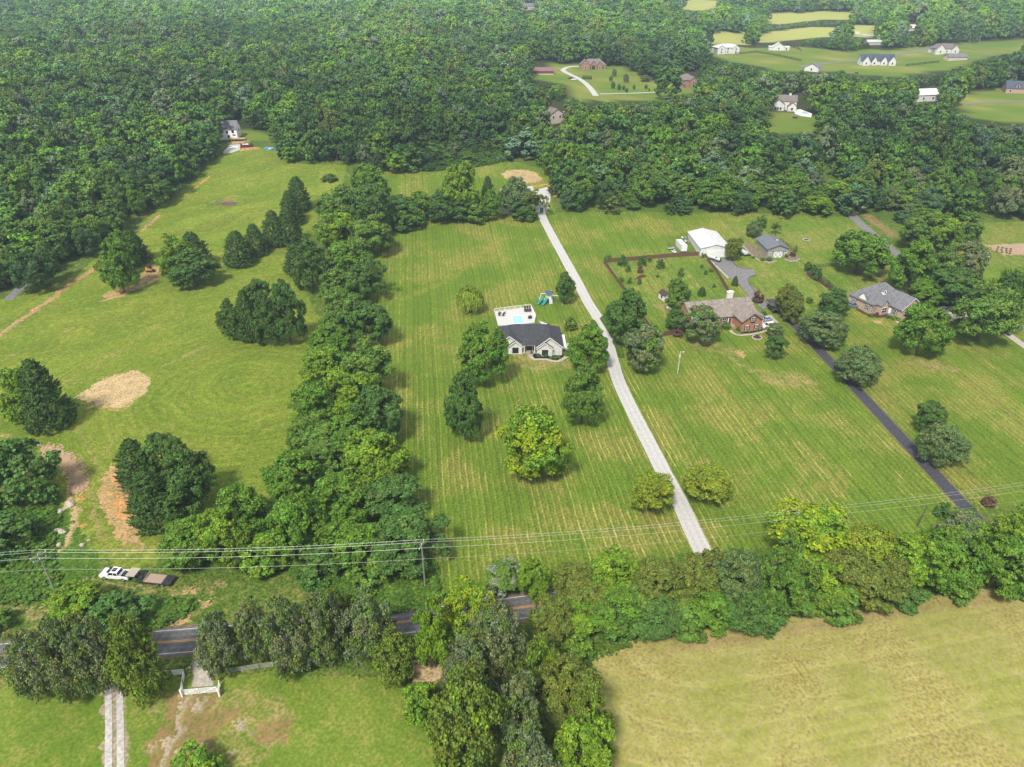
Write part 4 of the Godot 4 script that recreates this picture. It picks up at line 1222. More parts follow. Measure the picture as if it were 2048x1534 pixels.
func lay_out_far() -> void:
	far_fields = [
		[poly_px([440, 262, 505, 258, 556, 268, 562, 300, 470, 306, 436, 300]), 7],
		[poly_px([1062, 152, 1100, 128, 1160, 128, 1250, 132, 1300, 160, 1336, 168, 1392, 176, 1398, 186, 1320, 200, 1210, 204, 1180, 196, 1150, 170, 1062, 160]), 7],
		[poly_px([1126, 150, 1152, 168, 1190, 202, 1150, 202, 1128, 184]), 7],
		[poly_px([1528, 222, 1600, 226, 1654, 242, 1640, 264, 1526, 264]), 7],
		[poly_px([1880, 194, 1960, 182, 2060, 168, 2200, 160, 2200, 250, 2020, 246, 1950, 240, 1904, 208]), 7],
		[poly_px([1402, 102, 1432, 93, 1480, 95, 1600, 93, 1690, 104, 1704, 138, 1640, 146, 1560, 142, 1500, 130, 1440, 121]), 7],
		[poly_px([1660, 106, 1720, 100, 1800, 98, 1880, 91, 1960, 82, 2060, 76, 2060, 98, 1985, 112, 1905, 138, 1800, 154, 1690, 146]), 7],
		[poly_px([1940, 84, 2060, 78, 2060, 94, 1990, 100, 1935, 106]), 8],
		[poly_px([1412, 69, 1440, 63, 1478, 66, 1504, 62, 1497, 78, 1500, 91, 1455, 87, 1414, 93]), 8],
		[poly_px([1506, 72, 1545, 62, 1612, 55, 1672, 54, 1690, 62, 1668, 74, 1620, 76, 1585, 80, 1510, 86]), 8],
		[poly_px([1694, 52, 1720, 49, 1752, 51, 1756, 70, 1730, 77, 1700, 73]), 8],
		[poly_px([1352, 3, 1400, -2, 1448, 2, 1430, 17, 1398, 22, 1366, 19]), 8],
		[poly_px([1524, 32, 1560, 25, 1610, 26, 1650, 22, 1710, 25, 1700, 41, 1640, 40, 1590, 45, 1536, 48]), 8],
		[poly_px([1210, 26, 1260, 28, 1250, 38, 1215, 38]), 8],
		[poly_px([1646, 334, 1686, 332, 1686, 362, 1640, 362]), 7],
		[poly_px([1090, 206, 1136, 206, 1136, 250, 1090, 250]), 5],
		[poly_px([890, 134, 925, 132, 935, 142, 890, 142]), 7],
	]
	clear_polys = far_fields.duplicate()
	for b in [[1128, 150, 1205, 196], [1540, 188, 1626, 240], [1826, 174, 1884, 204], [2015, 160, 2060, 192], [1428, 84, 1482, 112], [1538, 84, 1606, 108], [1712, 104, 1800, 138], [1870, 84, 1920, 112], [1900, 108, 1934, 124], [1736, 76, 1766, 92], [1762, 44, 1786, 58], [1808, 46, 1840, 66], [1344, 144, 1404, 182], [450, 238, 502, 300], [1056, 124, 1112, 154], [1040, 6, 1076, 24], [1610, 128, 1636, 144]]:
		clear_polys.append([poly_px([b[0], b[1], b[2], b[1], b[2], b[3], b[0], b[3]]), 0])

func is_clear(px: Vector2) -> bool:
	for e in clear_polys:
		if Geometry2D.is_point_in_polygon(px, e[0]): return true
	return false

func grow_woods() -> void:
	var r := RandomNumberGenerator.new(); r.seed = 77
	var ns := FastNoiseLite.new(); ns.seed = 5; ns.frequency = 1.0 / 120.0; ns.fractal_octaves = 3
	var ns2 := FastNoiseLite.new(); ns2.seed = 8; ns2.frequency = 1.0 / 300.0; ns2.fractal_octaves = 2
	var cand := []
	var d := 250.0
	while d < 2150.0:
		var step := 8.2 if d < 620.0 else (8.8 if d < 1050.0 else 10.5)
		var hw := d * 0.78 + 60.0
		var x := -hw
		while x < hw:
			var b := Vector3(x + r.randf_range(-0.45, 0.45) * step, 0, -d + r.randf_range(-0.45, 0.45) * step)
			x += step
			var rad := lerpf(0.5, 1.12, pow(r.randf(), 1.4)) * step * 0.86
			var hh := r.randf_range(3.5, 11.0) + rad * 1.4 + ns.get_noise_2d(b.x, b.z) * 4.0
			var pick := r.randf(); var sh := r.randf()
			if sh > 0.88:   # here and there a veteran with a wide crown
				rad *= 1.35; hh *= 1.18
			b.y = gy(b.x, b.z)
			var px := S(b)
			if px.x < -110.0 or px.x > 2160.0: continue
			var we := wood_edge(px.x)
			if px.y > we: continue
			var top := S(b + Vector3(0, hh, 0))
			if top.y < -70.0 and px.y < -40.0: continue
			if is_clear(px): continue
			if is_clear(top) or is_clear((px + top) * 0.5):   # low growth in front of a clearing
				hh *= 0.34; rad *= 0.6
				if is_clear(S(b + Vector3(0, hh, 0))): continue
			if px.x > 838.0 and px.x < 1030.0 and px.y > 292.0:   # scrub behind the back lot
				hh *= 0.33; rad *= 0.62
			var near_edge := px.y > we - 14.0
			if near_edge: hh *= r.randf_range(0.6, 1.0)
			cand.append([b, rad, hh, px, pick, sh, px_per_m(b) * rad])
		d += step
	cand.sort_custom(func(a, b): return a[3].y > b[3].y)
	# the ones that show largest are trees of their own, the others one wood
	var singles := 300 - 220
	var zones := {}
	var wood := {}
	for e in cand:
		var b: Vector3 = e[0]
		var pick: float = e[4]
		var px: Vector2 = e[3]
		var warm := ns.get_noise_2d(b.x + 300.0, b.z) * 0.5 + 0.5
		var sun_tint := ns2.get_noise_2d(b.x, b.z)  # sunlit and cloud-shaded zones painted into the crown colours
		var k := 0
		if pick < 0.26: k = 0
		elif pick < 0.42: k = 1
		elif pick < 0.52: k = 2
		elif pick < 0.64: k = 3
		elif pick < 0.70 + 0.1 * warm: k = 4
		elif pick < 0.80: k = 5
		elif pick < 0.86: k = 6
		elif pick < 0.92: k = 7
		elif pick < 0.94: k = 8
		elif pick < 0.975: k = 9
		else: k = 10
		if singles > 0 and e[6] > 14.0 and px.x > -20.0 and px.x < 2070.0 and px.y < wood_edge(px.x) - 2.0 and px.y > wood_edge(px.x) - 60.0:
			singles -= 1
			var z: String = "at wood edge by the ditch"
			if px.x > 690.0: z = "in wood behind back lot"
			elif px.x > 560.0: z = "in the meadow's far copse"
			elif px.x > 430.0: z = "near the unfinished white house"
			if px.x > 1110.0: z = "at wood edge above striped lawn"
			if px.x > 1350.0: z = "in wood behind white barn"
			if px.x > 1480.0: z = "in wood behind grey workshop"
			if px.x > 1720.0: z = "in wood beside the lane"
			if px.x > 1900.0: z = "in wood beyond garden bed"
			if not zones.has(z): zones[z] = []
			zones[z].append([e, k])
			continue
		var key := "wood_%d" % k
		if not wood.has(key): wood[key] = []
		var f: float = 0.98 + 0.5 * sun_tint + 0.42 * (e[5] - 0.5) + 0.85 * smoothstep(500.0, 1300.0, -b.z)  # far crowns also lightened with distance, haze put into their colour
		var yel := 0.94 + 0.1 * sun_tint + 0.16 * (warm - 0.5)
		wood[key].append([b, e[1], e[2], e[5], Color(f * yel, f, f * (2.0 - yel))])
	var names := ["mid-green", "dark green", "deep green", "rich green", "yellow-green", "olive", "grey-green", "blue-green", "plain green", "pale", "dark cedar"]
	var kinds := ["round_mid_0", "round_dark_1", "round_deep_0", "round_rich_1", "round_bright_0", "round_olive_1", "round_grey_0", "round_blue_1", "round_mid_1", "silver", "cedar_dark_1"]
	for z in zones:
		var list: Array = zones[z]
		list.sort_custom(func(a, b): return a[0][3].x < b[0][3].x)
		var n := {}
		for q in list:
			var e: Array = q[0]
			n[q[1]] = n.get(q[1], 0) + 1
			var big := "tall" if e[2] > 12.0 else "low"
			plant(kinds[q[1]], e[0], e[1], e[2], "%s %s tree, %s such from the left, %s" % [big, names[q[1]], ordinal(n[q[1]]), z], "tree", "trees " + z, e[5] > 0.8)
	var root := Node3D.new()
	root.name = numbered("woodland"); add_child(root)
	tag(root, "unbroken woodland of mixed green crowns covering the hills behind the lots", "woodland", "", "stuff")
	for key in wood:
		var list: Array = wood[key]
		var mm := MultiMesh.new()
		mm.transform_format = MultiMesh.TRANSFORM_3D
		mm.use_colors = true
		mm.mesh = protos[key][0]
		mm.instance_count = list.size()
		var p: Array = protos[key]
		for i in list.size():
			var e: Array = list[i]
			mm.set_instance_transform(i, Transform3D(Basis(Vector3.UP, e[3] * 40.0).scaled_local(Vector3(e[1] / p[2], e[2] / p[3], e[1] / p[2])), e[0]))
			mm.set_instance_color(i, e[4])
		var o := MultiMeshInstance3D.new()
		o.multimesh = mm
		o.material_override = leaf_mat
		o.name = "crowns"
		root.add_child(o, true)
		o.set_meta("kind", "stuff")
	# stems of the nearer ones
	var st := []
	for key in wood:
		for e in wood[key]:
			if e[0].z > -430.0: st.append(e)
	var m2 := MultiMesh.new()
	m2.transform_format = MultiMesh.TRANSFORM_3D
	m2.mesh = protos["wood_0"][1]
	m2.instance_count = st.size()
	for i in st.size():
		var e: Array = st[i]
		m2.set_instance_transform(i, Transform3D(Basis(Vector3.UP, e[3] * 40.0).scaled_local(Vector3(e[1] / 5.0, e[2] / 11.0, e[1] / 5.0)), e[0]))
	var o2 := MultiMeshInstance3D.new()
	o2.multimesh = m2; o2.material_override = bark; o2.name = "stems"
	root.add_child(o2, true)
	o2.set_meta("kind", "stuff")
	print("wood trees: ", cand.size())

func scatter(called: String, label: String, areas: Array, count: int, lo: float, hi: float, key: String, sd: int, flat := 0.8) -> void:   # ground cover nobody could count
	var r := RandomNumberGenerator.new(); r.seed = sd
	var xf := []; var cs := []
	for a in areas:
		var poly: PackedVector2Array = a[0]
		var l := poly[0]; var h := poly[0]
		for p in poly:
			l = l.min(p); h = h.max(p)
		var k := 0
		var n := int(count * a[1])
		var tries := 0
		while k < n and tries < n * 6:
			tries += 1
			var p := Vector2(r.randf_range(l.x, h.x), r.randf_range(l.y, h.y))
			if not Geometry2D.is_point_in_polygon(p, poly): continue
			k += 1
			var s := r.randf_range(lo, hi)
			xf.append(Transform3D(Basis(Vector3.UP, r.randf() * TAU).scaled_local(Vector3(s / 5.0, s * flat * r.randf_range(0.6, 1.3) / 11.0, s / 5.0)), Vector3(p.x, gy(p.x, p.y), p.y)))
			var f := r.randf_range(0.8, 1.35)
			cs.append(Color(f * r.randf_range(0.9, 1.3), f, f * 0.9))
	var mm := MultiMesh.new()
	mm.transform_format = MultiMesh.TRANSFORM_3D; mm.use_colors = true
	mm.mesh = protos[key][0]; mm.instance_count = xf.size()
	for i in xf.size():
		mm.set_instance_transform(i, xf[i]); mm.set_instance_color(i, cs[i])
	var o := MultiMeshInstance3D.new()
	o.multimesh = mm; o.material_override = leaf_mat
	o.name = numbered(called); add_child(o)
	tag(o, label, "undergrowth", "", "stuff")

# ------------------------------------------------------------------ roads, drives, paths
func offset_line(line: PackedVector2Array, off: float) -> PackedVector2Array:
	var o := PackedVector2Array()
	for i in line.size():
		var t := (line[mini(i + 1, line.size() - 1)] - line[maxi(i - 1, 0)]).normalized()
		o.append(line[i] + Vector2(-t.y, t.x) * off)
	return o

func pave_tex(key: String, base: Array, sd: int, spots: float) -> StandardMaterial3D:
	var m := mat(key, Color(base[0], base[1], base[2]), 0.9)
	var t := NoiseTexture2D.new()
	var ns := FastNoiseLite.new(); ns.seed = sd; ns.frequency = 0.02; ns.fractal_octaves = 5; ns.fractal_gain = 0.65
	t.noise = ns; t.width = 512; t.height = 512; t.seamless = true
	var g := Gradient.new(); g.set_color(0, Color(1.0 - spots, 1.0 - spots, 1.0 - spots)); g.set_color(1, Color.WHITE)
	t.color_ramp = g
	m.albedo_texture = t; m.uv1_triplanar = true; m.uv1_world_triplanar = true; m.uv1_scale = Vector3.ONE * 0.09
	m.metallic_specular = 0.25
	return m

func build_roads() -> void:
	var tar := pave_tex("road_asphalt", [0.17, 0.165, 0.17], 3, 0.3)
	var black := pave_tex("fresh_asphalt", [0.072, 0.073, 0.088], 4, 0.3)
	var grey := pave_tex("old_asphalt", [0.235, 0.23, 0.235], 5, 0.35)
	var conc := pave_tex("concrete", [0.46, 0.45, 0.44], 6, 0.14)
	var gravel := pave_tex("white_gravel", [0.54, 0.52, 0.50], 7, 0.2)
	var walk := pave_tex("path_concrete", [0.46, 0.41, 0.36], 8, 0.25)
	var edge := pave_tex("clay_edge", [0.22, 0.17, 0.10], 9, 0.4)
	var white := mat("road_white", Color(0.72, 0.72, 0.70), 0.7, 0.0, "fine", 0.5)
	var yellow := mat("road_yellow", Color(0.75, 0.36, 0.035), 0.7, 0.0, "fine", 0.5)
	var road := W([-260, 1330, 0, 1312, 322, 1285, 513, 1270, 815, 1243, 1111, 1206, 1400, 1167, 1648, 1133, 1800, 1106, 2048, 1058, 2300, 1005])
	struct("road", ribbon(road, 6.3, 0.05), tar)
	struct("road_verge", ribbon(road, 7.4, 0.03), edge)
	for s in [-1.0, 1.0]:
		struct("edge_line", ribbon(offset_line(road, 2.66 * s), 0.14, 0.056), white)
		struct("centre_line", ribbon(offset_line(road, 0.13 * s), 0.12, 0.056), yellow)
	# darker wheel tracks worn into both lanes
	var worn := pave_tex("worn_asphalt", [0.142, 0.138, 0.145], 13, 0.3)
	for s in [-1.95, -0.75, 0.75, 1.95]:
		struct("wheel_track", ribbon(offset_line(road, s), 0.55, 0.053), worn)
	# the concrete drive
	var drive := W([1436, 1160, 1404, 1100, 1380, 1050, 1357, 1000, 1330, 950, 1305, 900, 1282, 856, 1260, 812, 1238, 764, 1223, 715, 1213, 675, 1198, 640, 1175, 603, 1158, 570, 1138, 533, 1118, 497, 1098, 460, 1084, 430, 1086, 408])
	struct("concrete_drive", ribbon(drive, 4.0, 0.06, 3.7), conc)
	var rubbed := pave_tex("rubbed_concrete", [0.435, 0.425, 0.415], 16, 0.16)
	for s in [-0.8, 0.8]: struct("wheel_track", ribbon(offset_line(drive, s), 0.6, 0.066), rubbed)
	struct("concrete_pad", sheet(W([1060, 392, 1072, 380, 1094, 374, 1102, 382, 1100, 408, 1092, 426, 1080, 428, 1060, 408]), 0.075), conc)
	struct("gravel_pad", sheet(W([1000, 378, 1066, 372, 1070, 404, 1050, 428, 1004, 420]), 0.05), gravel)
	struct("side_drive", sheet(W([1120, 686.5, 1136, 686.5, 1150, 690, 1150, 702, 1126, 701, 1118, 694]), 0.07), walk)
	var curl := W([1056, 699, 1061, 712, 1067, 719, 1076, 719, 1090, 718.5, 1104, 722, 1116, 723, 1128, 717, 1136, 710])
	struct("garden_path", ribbon(curl, 1.25, 0.08), walk)
	# the black drive with its clay edges, the grey lot
	var drv := W([1975, 1060, 1945, 1030, 1925, 1008, 1885, 965, 1840, 916, 1770, 840, 1700, 765, 1640, 702, 1600, 660, 1565, 626, 1540, 598])
	struct("drive_edge", ribbon(drv, 4.0, 0.03), edge)
	struct("black_drive", ribbon(drv, 3.3, 0.06), black)
	var lot := W([905, 395, 990, 400, 1075, 405, 1095, 435, 1130, 465, 1190, 478, 1245, 480, 1262, 505, 1280, 530, 1245, 540, 1222, 560, 1225, 600, 1300, 690, 1400, 790, 1330, 815, 1240, 730, 1150, 620, 1060, 560, 1000, 510, 940, 455, 920, 420], 1200, 420, 4.096)
	struct("parking_lot", sheet(lot, 0.07), grey)
	struct("parking_spur", sheet(W([1570, 955, 1650, 955, 1745, 1050, 1680, 1080, 1620, 1010], 1200, 420, 4.096), 0.055), grey)
	struct("parking_bay", sheet(W([1320, 880, 1400, 860, 1500, 960, 1440, 985, 1330, 975], 1200, 420, 4.096), 0.055), walk)
	for seg in [[[1085, 415, 1110, 452, 1150, 475, 1245, 482]], [[1280, 532, 1240, 545, 1215, 570, 1240, 630, 1300, 705, 1380, 775]]]:
		struct("lot_kerb", ribbon(W(seg[0], 1200, 420, 4.096), 0.28, 0.14), mat("kerb_timber", Color(0.07, 0.05, 0.04), 0.9, 0.0, "fine", 0.5))
	struct("garden_path", ribbon(W([1065, 985, 1090, 1010, 1140, 1028, 1230, 1020, 1310, 1005, 1390, 985], 1200, 420, 4.096), 1.0, 0.08), walk)
	# the lane on the right, the tan house's pad and its light drive
	struct("lane", ribbon(W([1694, 420, 1715, 442, 1745, 468, 1784, 500, 1840, 540, 1900, 584, 1965, 622, 2040, 656, 2140, 700]), 4.4, 0.05), grey)
	struct("concrete_pad", sheet(W([1872, 616, 1910, 612, 1952, 618, 1975, 640, 1900, 642, 1880, 634]), 0.06), walk)
	struct("light_drive", ribbon(W([1952, 630, 1990, 652, 2020, 672, 2060, 700]), 2.9, 0.075), walk)
	struct("garden_path", ribbon(W([1782, 632, 1790, 640, 1800, 648]), 1.0, 0.06), walk)
	# gravel track and ramp by the white gate
	var ruts := W([217, 1335, 222, 1352, 227, 1380, 229, 1440, 229, 1545, 229, 1600])
	for s in [-0.84, 0.84]:
		struct("gravel_track", ribbon(offset_line(ruts, s), 1.05, 0.05), gravel)
	struct("gate_ramp", sheet(W([1205, 838, 1262, 836, 1300, 900, 1322, 1000, 1325, 1030, 1200, 1040, 1208, 930], 0, 1040, 3.106), 0.045), walk)
	# lanes far off
	struct("far_lane", ribbon(W([1192, 192, 1182, 178, 1170, 166, 1155, 156, 1138, 148, 1126, 140, 1138, 134, 1158, 133]), 4.5, 0.09), conc)
	struct("far_lane", ribbon(W([1200, 188, 1240, 187, 1280, 186, 1316, 184]), 2.8, 0.09), conc)
	struct("far_lane", ribbon(W([1922, 209, 1960, 206, 2048, 203, 2150, 200]), 4.0, 0.09), grey)
	struct("far_lane", ribbon(W([1600, 133, 1680, 124, 1740, 118, 1800, 108, 1860, 96, 1880, 90]), 6.0, 0.12), grey)
	struct("far_lane", ribbon(W([1714, 63, 1730, 70, 1760, 72]), 6.0, 0.12), conc)
	struct("lane", ribbon(W([16, 600, 34, 582, 52, 566, 66, 552]), 3.6, 0.05), grey)

# ------------------------------------------------------------------ buildings
func yaw_of(a: Vector3, b: Vector3) -> float:
	return atan2(-(b.z - a.z), b.x - a.x)

func window(parent: Node3D, at: Vector3, turn: float, w: float, h: float, frame: Material, shutter: Material = null, bars := true) -> void:
	var f := MB.new()
	f.box(Vector3(0, 0, 0.03), Vector3(w + 0.22, h + 0.24, 0.1))
	var o := put("window", f.mesh(), frame, parent, at, turn)
	var g := MB.new()
	g.box(Vector3(0, 0, 0.085), Vector3(w, h, 0.03))
	put("pane", g.mesh(), glass(), o)
	if bars:
		var m := MB.new()
		m.box(Vector3(0, 0, 0.11), Vector3(0.06, h, 0.03)); m.box(Vector3(0, 0, 0.112), Vector3(w, 0.06, 0.03))
		put("muntin", m.mesh(), frame, o)
	if shutter:
		for s in [-1, 1]:
			var b := MB.new()
			b.box(Vector3(s * (w * 0.5 + 0.33), 0, 0.045), Vector3(0.36, h + 0.2, 0.06))
			put("shutter", b.mesh(), shutter, o)

func door(parent: Node3D, at: Vector3, turn: float, w: float, h: float, leaf: Material, frame: Material) -> void:
	var f := MB.new()
	f.box(Vector3(0, h * 0.5, 0.02), Vector3(w + 0.24, h + 0.12, 0.08))
	var o := put("door_frame", f.mesh(), frame, parent, at, turn)
	var l := MB.new()
	l.box(Vector3(0, h * 0.5 - 0.02, 0.075), Vector3(w, h - 0.04, 0.05))
	put("door", l.mesh(), leaf, o)

func part(called: String, mb: MB, m: Material, parent: Node3D, at := Vector3.ZERO, turn := 0.0) -> MeshInstance3D:
	return put(called, mb.mesh(), m, parent, at, turn)

func white_house() -> void:
	var wall := mat("white_siding", Color(0.82, 0.82, 0.81), 0.6, 0.0, "streak", 0.2)
	var roof := mat("charcoal_shingle", Color(0.058, 0.062, 0.074), 0.9, 0.0, "shingle", 0.16)
	var trim := mat("white_trim", Color(0.8, 0.8, 0.8), 0.5)
	var dark := mat("black_frame", Color(0.02, 0.02, 0.022), 0.5)
	var brick := mat("pale_step", Color(0.42, 0.36, 0.31), 0.85, 0.0, "fine", 0.4)
	var h := thing("farmhouse", "white single-storey house with charcoal roof and front gables, pool behind it", "house", G(1058, 706.5), 0.015)
	var w := MB.new()
	w.box(Vector3(0.1, 1.1, -6.9), Vector3(20.2, 4.2, 10.6))
	w.pent(-10.2, -2.3, -5.0, 0.0, -1.0, 3.2, 3.0, "z")
	w.pent(2.45, 10.4, -6.0, 1.6, -1.0, 3.2, 3.2, "z")
	part("wall", w, wall, h)
	for e in [[-6.5, -2.2, -1.0, 0.55, 1.7], [2.6, 7.3, 0.5, 2.25, 1.9]]:
		var w2 := MB.new(); w2.pent(e[0], e[1], e[2], e[3], -1.0, 2.9, e[4], "z"); part("bay", w2, wall, h)
	var r := MB.new()
	r.hip(-10.0, 10.2, -12.4, -1.3, 3.2, 3.9, 0.5)
	part("roof", r, roof, h)
	for e in [[-10.2, -2.3, -7.4, 0.0, 3.2, 3.0, 0.45, 0.22], [2.45, 10.4, -8.0, 1.6, 3.2, 3.2, 0.45, 0.22], [-6.5, -2.2, -2.6, 0.55, 2.9, 1.7, 0.35, 0.16], [2.6, 7.3, -2.4, 2.25, 2.9, 1.9, 0.35, 0.16]]:
		var g := MB.new(); g.gable(e[0], e[1], e[2], e[3], e[4], e[5], "z", e[6], e[7]); part("gable_roof", g, roof, h)
	# rake boards along the gables
	for e in [[-10.2, -2.3, 0.0, 3.2, 3.0, 0.45], [2.45, 10.4, 1.6, 3.2, 3.2, 0.45], [-6.5, -2.2, 0.55, 2.9, 1.7, 0.35], [2.6, 7.3, 2.25, 2.9, 1.9, 0.35]]:
		var b := MB.new()
		var mx: float = (e[0] + e[1]) * 0.5
		var hw: float = (e[1] - e[0]) * 0.5 + e[5]
		var dr: float = e[4] * e[5] / ((e[1] - e[0]) * 0.5)
		for s in [-1.0, 1.0]:
			b.bar(Vector3(mx + s * hw, e[3] - dr - 0.02, e[2] + e[5] + 0.03), Vector3(mx, e[3] + e[4] - 0.02, e[2] + e[5] + 0.03), 0.05, 0.22)
		part("rake_board", b, trim, h)
	for p in [[-4.35, 1.35, 0.55], [4.95, 1.35, 2.25], [-8.6, 1.35, 0.0]]:
		window(h, Vector3(p[0], p[1], p[2]), 0.0, 1.75, 1.75, dark)
	# recessed porch
	var fl := MB.new(); fl.box(Vector3(0.1, 0.12, -0.6), Vector3(4.5, 0.5, 2.2)); part("porch_floor", fl, brick, h)
	var stp := MB.new(); stp.box(Vector3(0.4, 0.05, 0.85), Vector3(2.0, 0.3, 0.7)); part("porch_step", stp, brick, h)
	door(h, Vector3(0.1, 0.36, -1.6), 0.0, 1.9, 2.2, dark, trim)
	for x in [-1.55, 1.75]:
		window(h, Vector3(x, 1.5, -1.6), 0.0, 0.6, 1.9, dark, null, false)
		var c := MB.new(); c.box(Vector3(x, 1.75, 0.35), Vector3(0.22, 2.8, 0.22)); part("porch_post", c, trim, h)
	var beam := MB.new(); beam.box(Vector3(0.1, 3.05, 0.35), Vector3(4.6, 0.3, 0.3)); part("porch_beam", beam, trim, h)
	var pr := MB.new(); pr.hexa([Vector3(-2.3, 3.15, 0.65), Vector3(2.5, 3.15, 0.65), Vector3(2.5, 4.35, -2.2), Vector3(-2.3, 4.35, -2.2), Vector3(-2.3, 3.3, 0.65), Vector3(2.5, 3.3, 0.65), Vector3(2.5, 4.5, -2.2), Vector3(-2.3, 4.5, -2.2)])
	part("porch_roof", pr, roof, h)
	var vent := MB.new(); vent.tube(Vector3(-5.5, 5.6, -8.6), Vector3(-5.5, 6.6, -8.6), 0.09, 0.09); part("vent_pipe", vent, trim, h)
	# low wing at the back right with its pale deck
	var bw := MB.new(); bw.box(Vector3(9.6, 0.0, -7.6), Vector3(5.2, 1.2, 9.0)); part("side_deck", bw, trim, h)
	# planting
	struct("mulch_bed", sheet(W([1056, 708, 1050, 699, 1042, 703, 1016, 710, 1012, 703, 1046, 696, 1062, 696, 1064, 711, 1070, 717, 1078, 717, 1090, 716.5, 1104, 720, 1116, 721, 1126, 716, 1128, 708, 1110, 700, 1070, 700]), 0.06), pave_tex("dark_mulch", [0.022, 0.018, 0.016], 21, 0.5))
	var beds := [["shrub_dark", 1077, 713.5, 9, 8, "round dark shrub under the white house's right front window"], ["shrub_dark", 1092.5, 713, 8, 7, "smaller round shrub right of the front window's shrub"], ["shrub_mid", 1041.5, 704, 8, 7, "round shrub left of the white house's porch steps"], ["shrub_mid", 1025, 705, 7, 7, "round shrub at the foot of the left front window"], ["cedar_dark_0", 1102.5, 710, 3.6, 13, "leftmost slim cypress against the white house's right gable"], ["cedar_dark_1", 1109, 710, 3.6, 12, "middle slim cypress against the white house's right gable"], ["cedar_dark_0", 1116, 709.5, 3.6, 12, "rightmost slim cypress against the white house's right gable"],
		["shrub_bright", 1102, 717, 7, 5, "left golden shrub in the curved mulch bed"], ["shrub_bright", 1110, 717.5, 7, 5, "middle golden shrub in the curved mulch bed"], ["shrub_bright", 1118, 716, 7, 5, "right golden shrub in the curved mulch bed"], ["shrub_mid", 1132, 708, 20, 9, "loose green shrubbery at the white house's right corner"], ["shrub_dark", 1063, 708, 4, 8, "narrow shrub right of the white house's porch steps"]]
	for e in beds:
		var at := G(e[1], e[2])
		var s := px_per_m(at)
		plant(e[0], at, e[3] * 0.55 / s, e[4] / s, e[5], "shrub", "", false, "shrub")
	pool_terrace(trim, dark)

func railing(called: String, label: String, line: Array, lift: float, hh: float, m: Material, gap: float) -> void:
	var t := thing(called, label, "railing")
	for i in line.size() - 1:
		var a: Vector3 = line[i]; var b: Vector3 = line[i + 1]
		var n := maxi(1, int(round(a.distance_to(b) / 1.8)))
		for k in n + 1:
			var p := a.lerp(b, float(k) / n)
			p.y = gy(p.x, p.z) + lift
			var q := MB.new(); q.box(p + Vector3(0, hh * 0.5, 0), Vector3(0.12, hh, 0.12)); part("post", q, m, t)
		for k in n:
			var p := a.lerp(b, float(k) / n); var q := a.lerp(b, float(k + 1) / n)
			p.y = gy(p.x, p.z) + lift; q.y = gy(q.x, q.z) + lift
			var r := MB.new()
			r.bar(p + Vector3(0, hh - 0.05, 0), q + Vector3(0, hh - 0.05, 0), 0.08, 0.07); r.bar(p + Vector3(0, 0.15, 0), q + Vector3(0, 0.15, 0), 0.06, 0.06)
			var c := int(p.distance_to(q) / gap)
			for j in range(1, c):
				r.box(p.lerp(q, float(j) / c) + Vector3(0, hh * 0.5, 0), Vector3(0.05, hh - 0.15, 0.05))
			part("rail_panel", r, m, t)

func garden_chair(label: String, at: Vector3, turn: float, m: Material, group: String, low := true) -> void:
	var t := thing("garden_chair", label, "chair", at, turn, group)
	var sh := 0.36 if low else 0.46
	var s := MB.new(); s.box(Vector3(0, sh, 0), Vector3(0.62, 0.07, 0.6)); part("seat", s, m, t)
	var b := MB.new(); b.boxt(Transform3D(Basis(Vector3.RIGHT, -0.35 if low else -0.1), Vector3(0, sh + 0.36, -0.36)), Vector3(0.62, 0.75, 0.07)); part("backrest", b, m, t)
	for x in [-0.3, 0.3]:
		var a := MB.new(); a.box(Vector3(x, sh + 0.2, 0), Vector3(0.1, 0.05, 0.65)); part("armrest", a, m, t)
		for z in [-0.26, 0.26]:
			var l := MB.new(); l.box(Vector3(x, sh * 0.5 + 0.05, z), Vector3(0.07, sh + 0.1, 0.07)); part("leg", l, m, t)

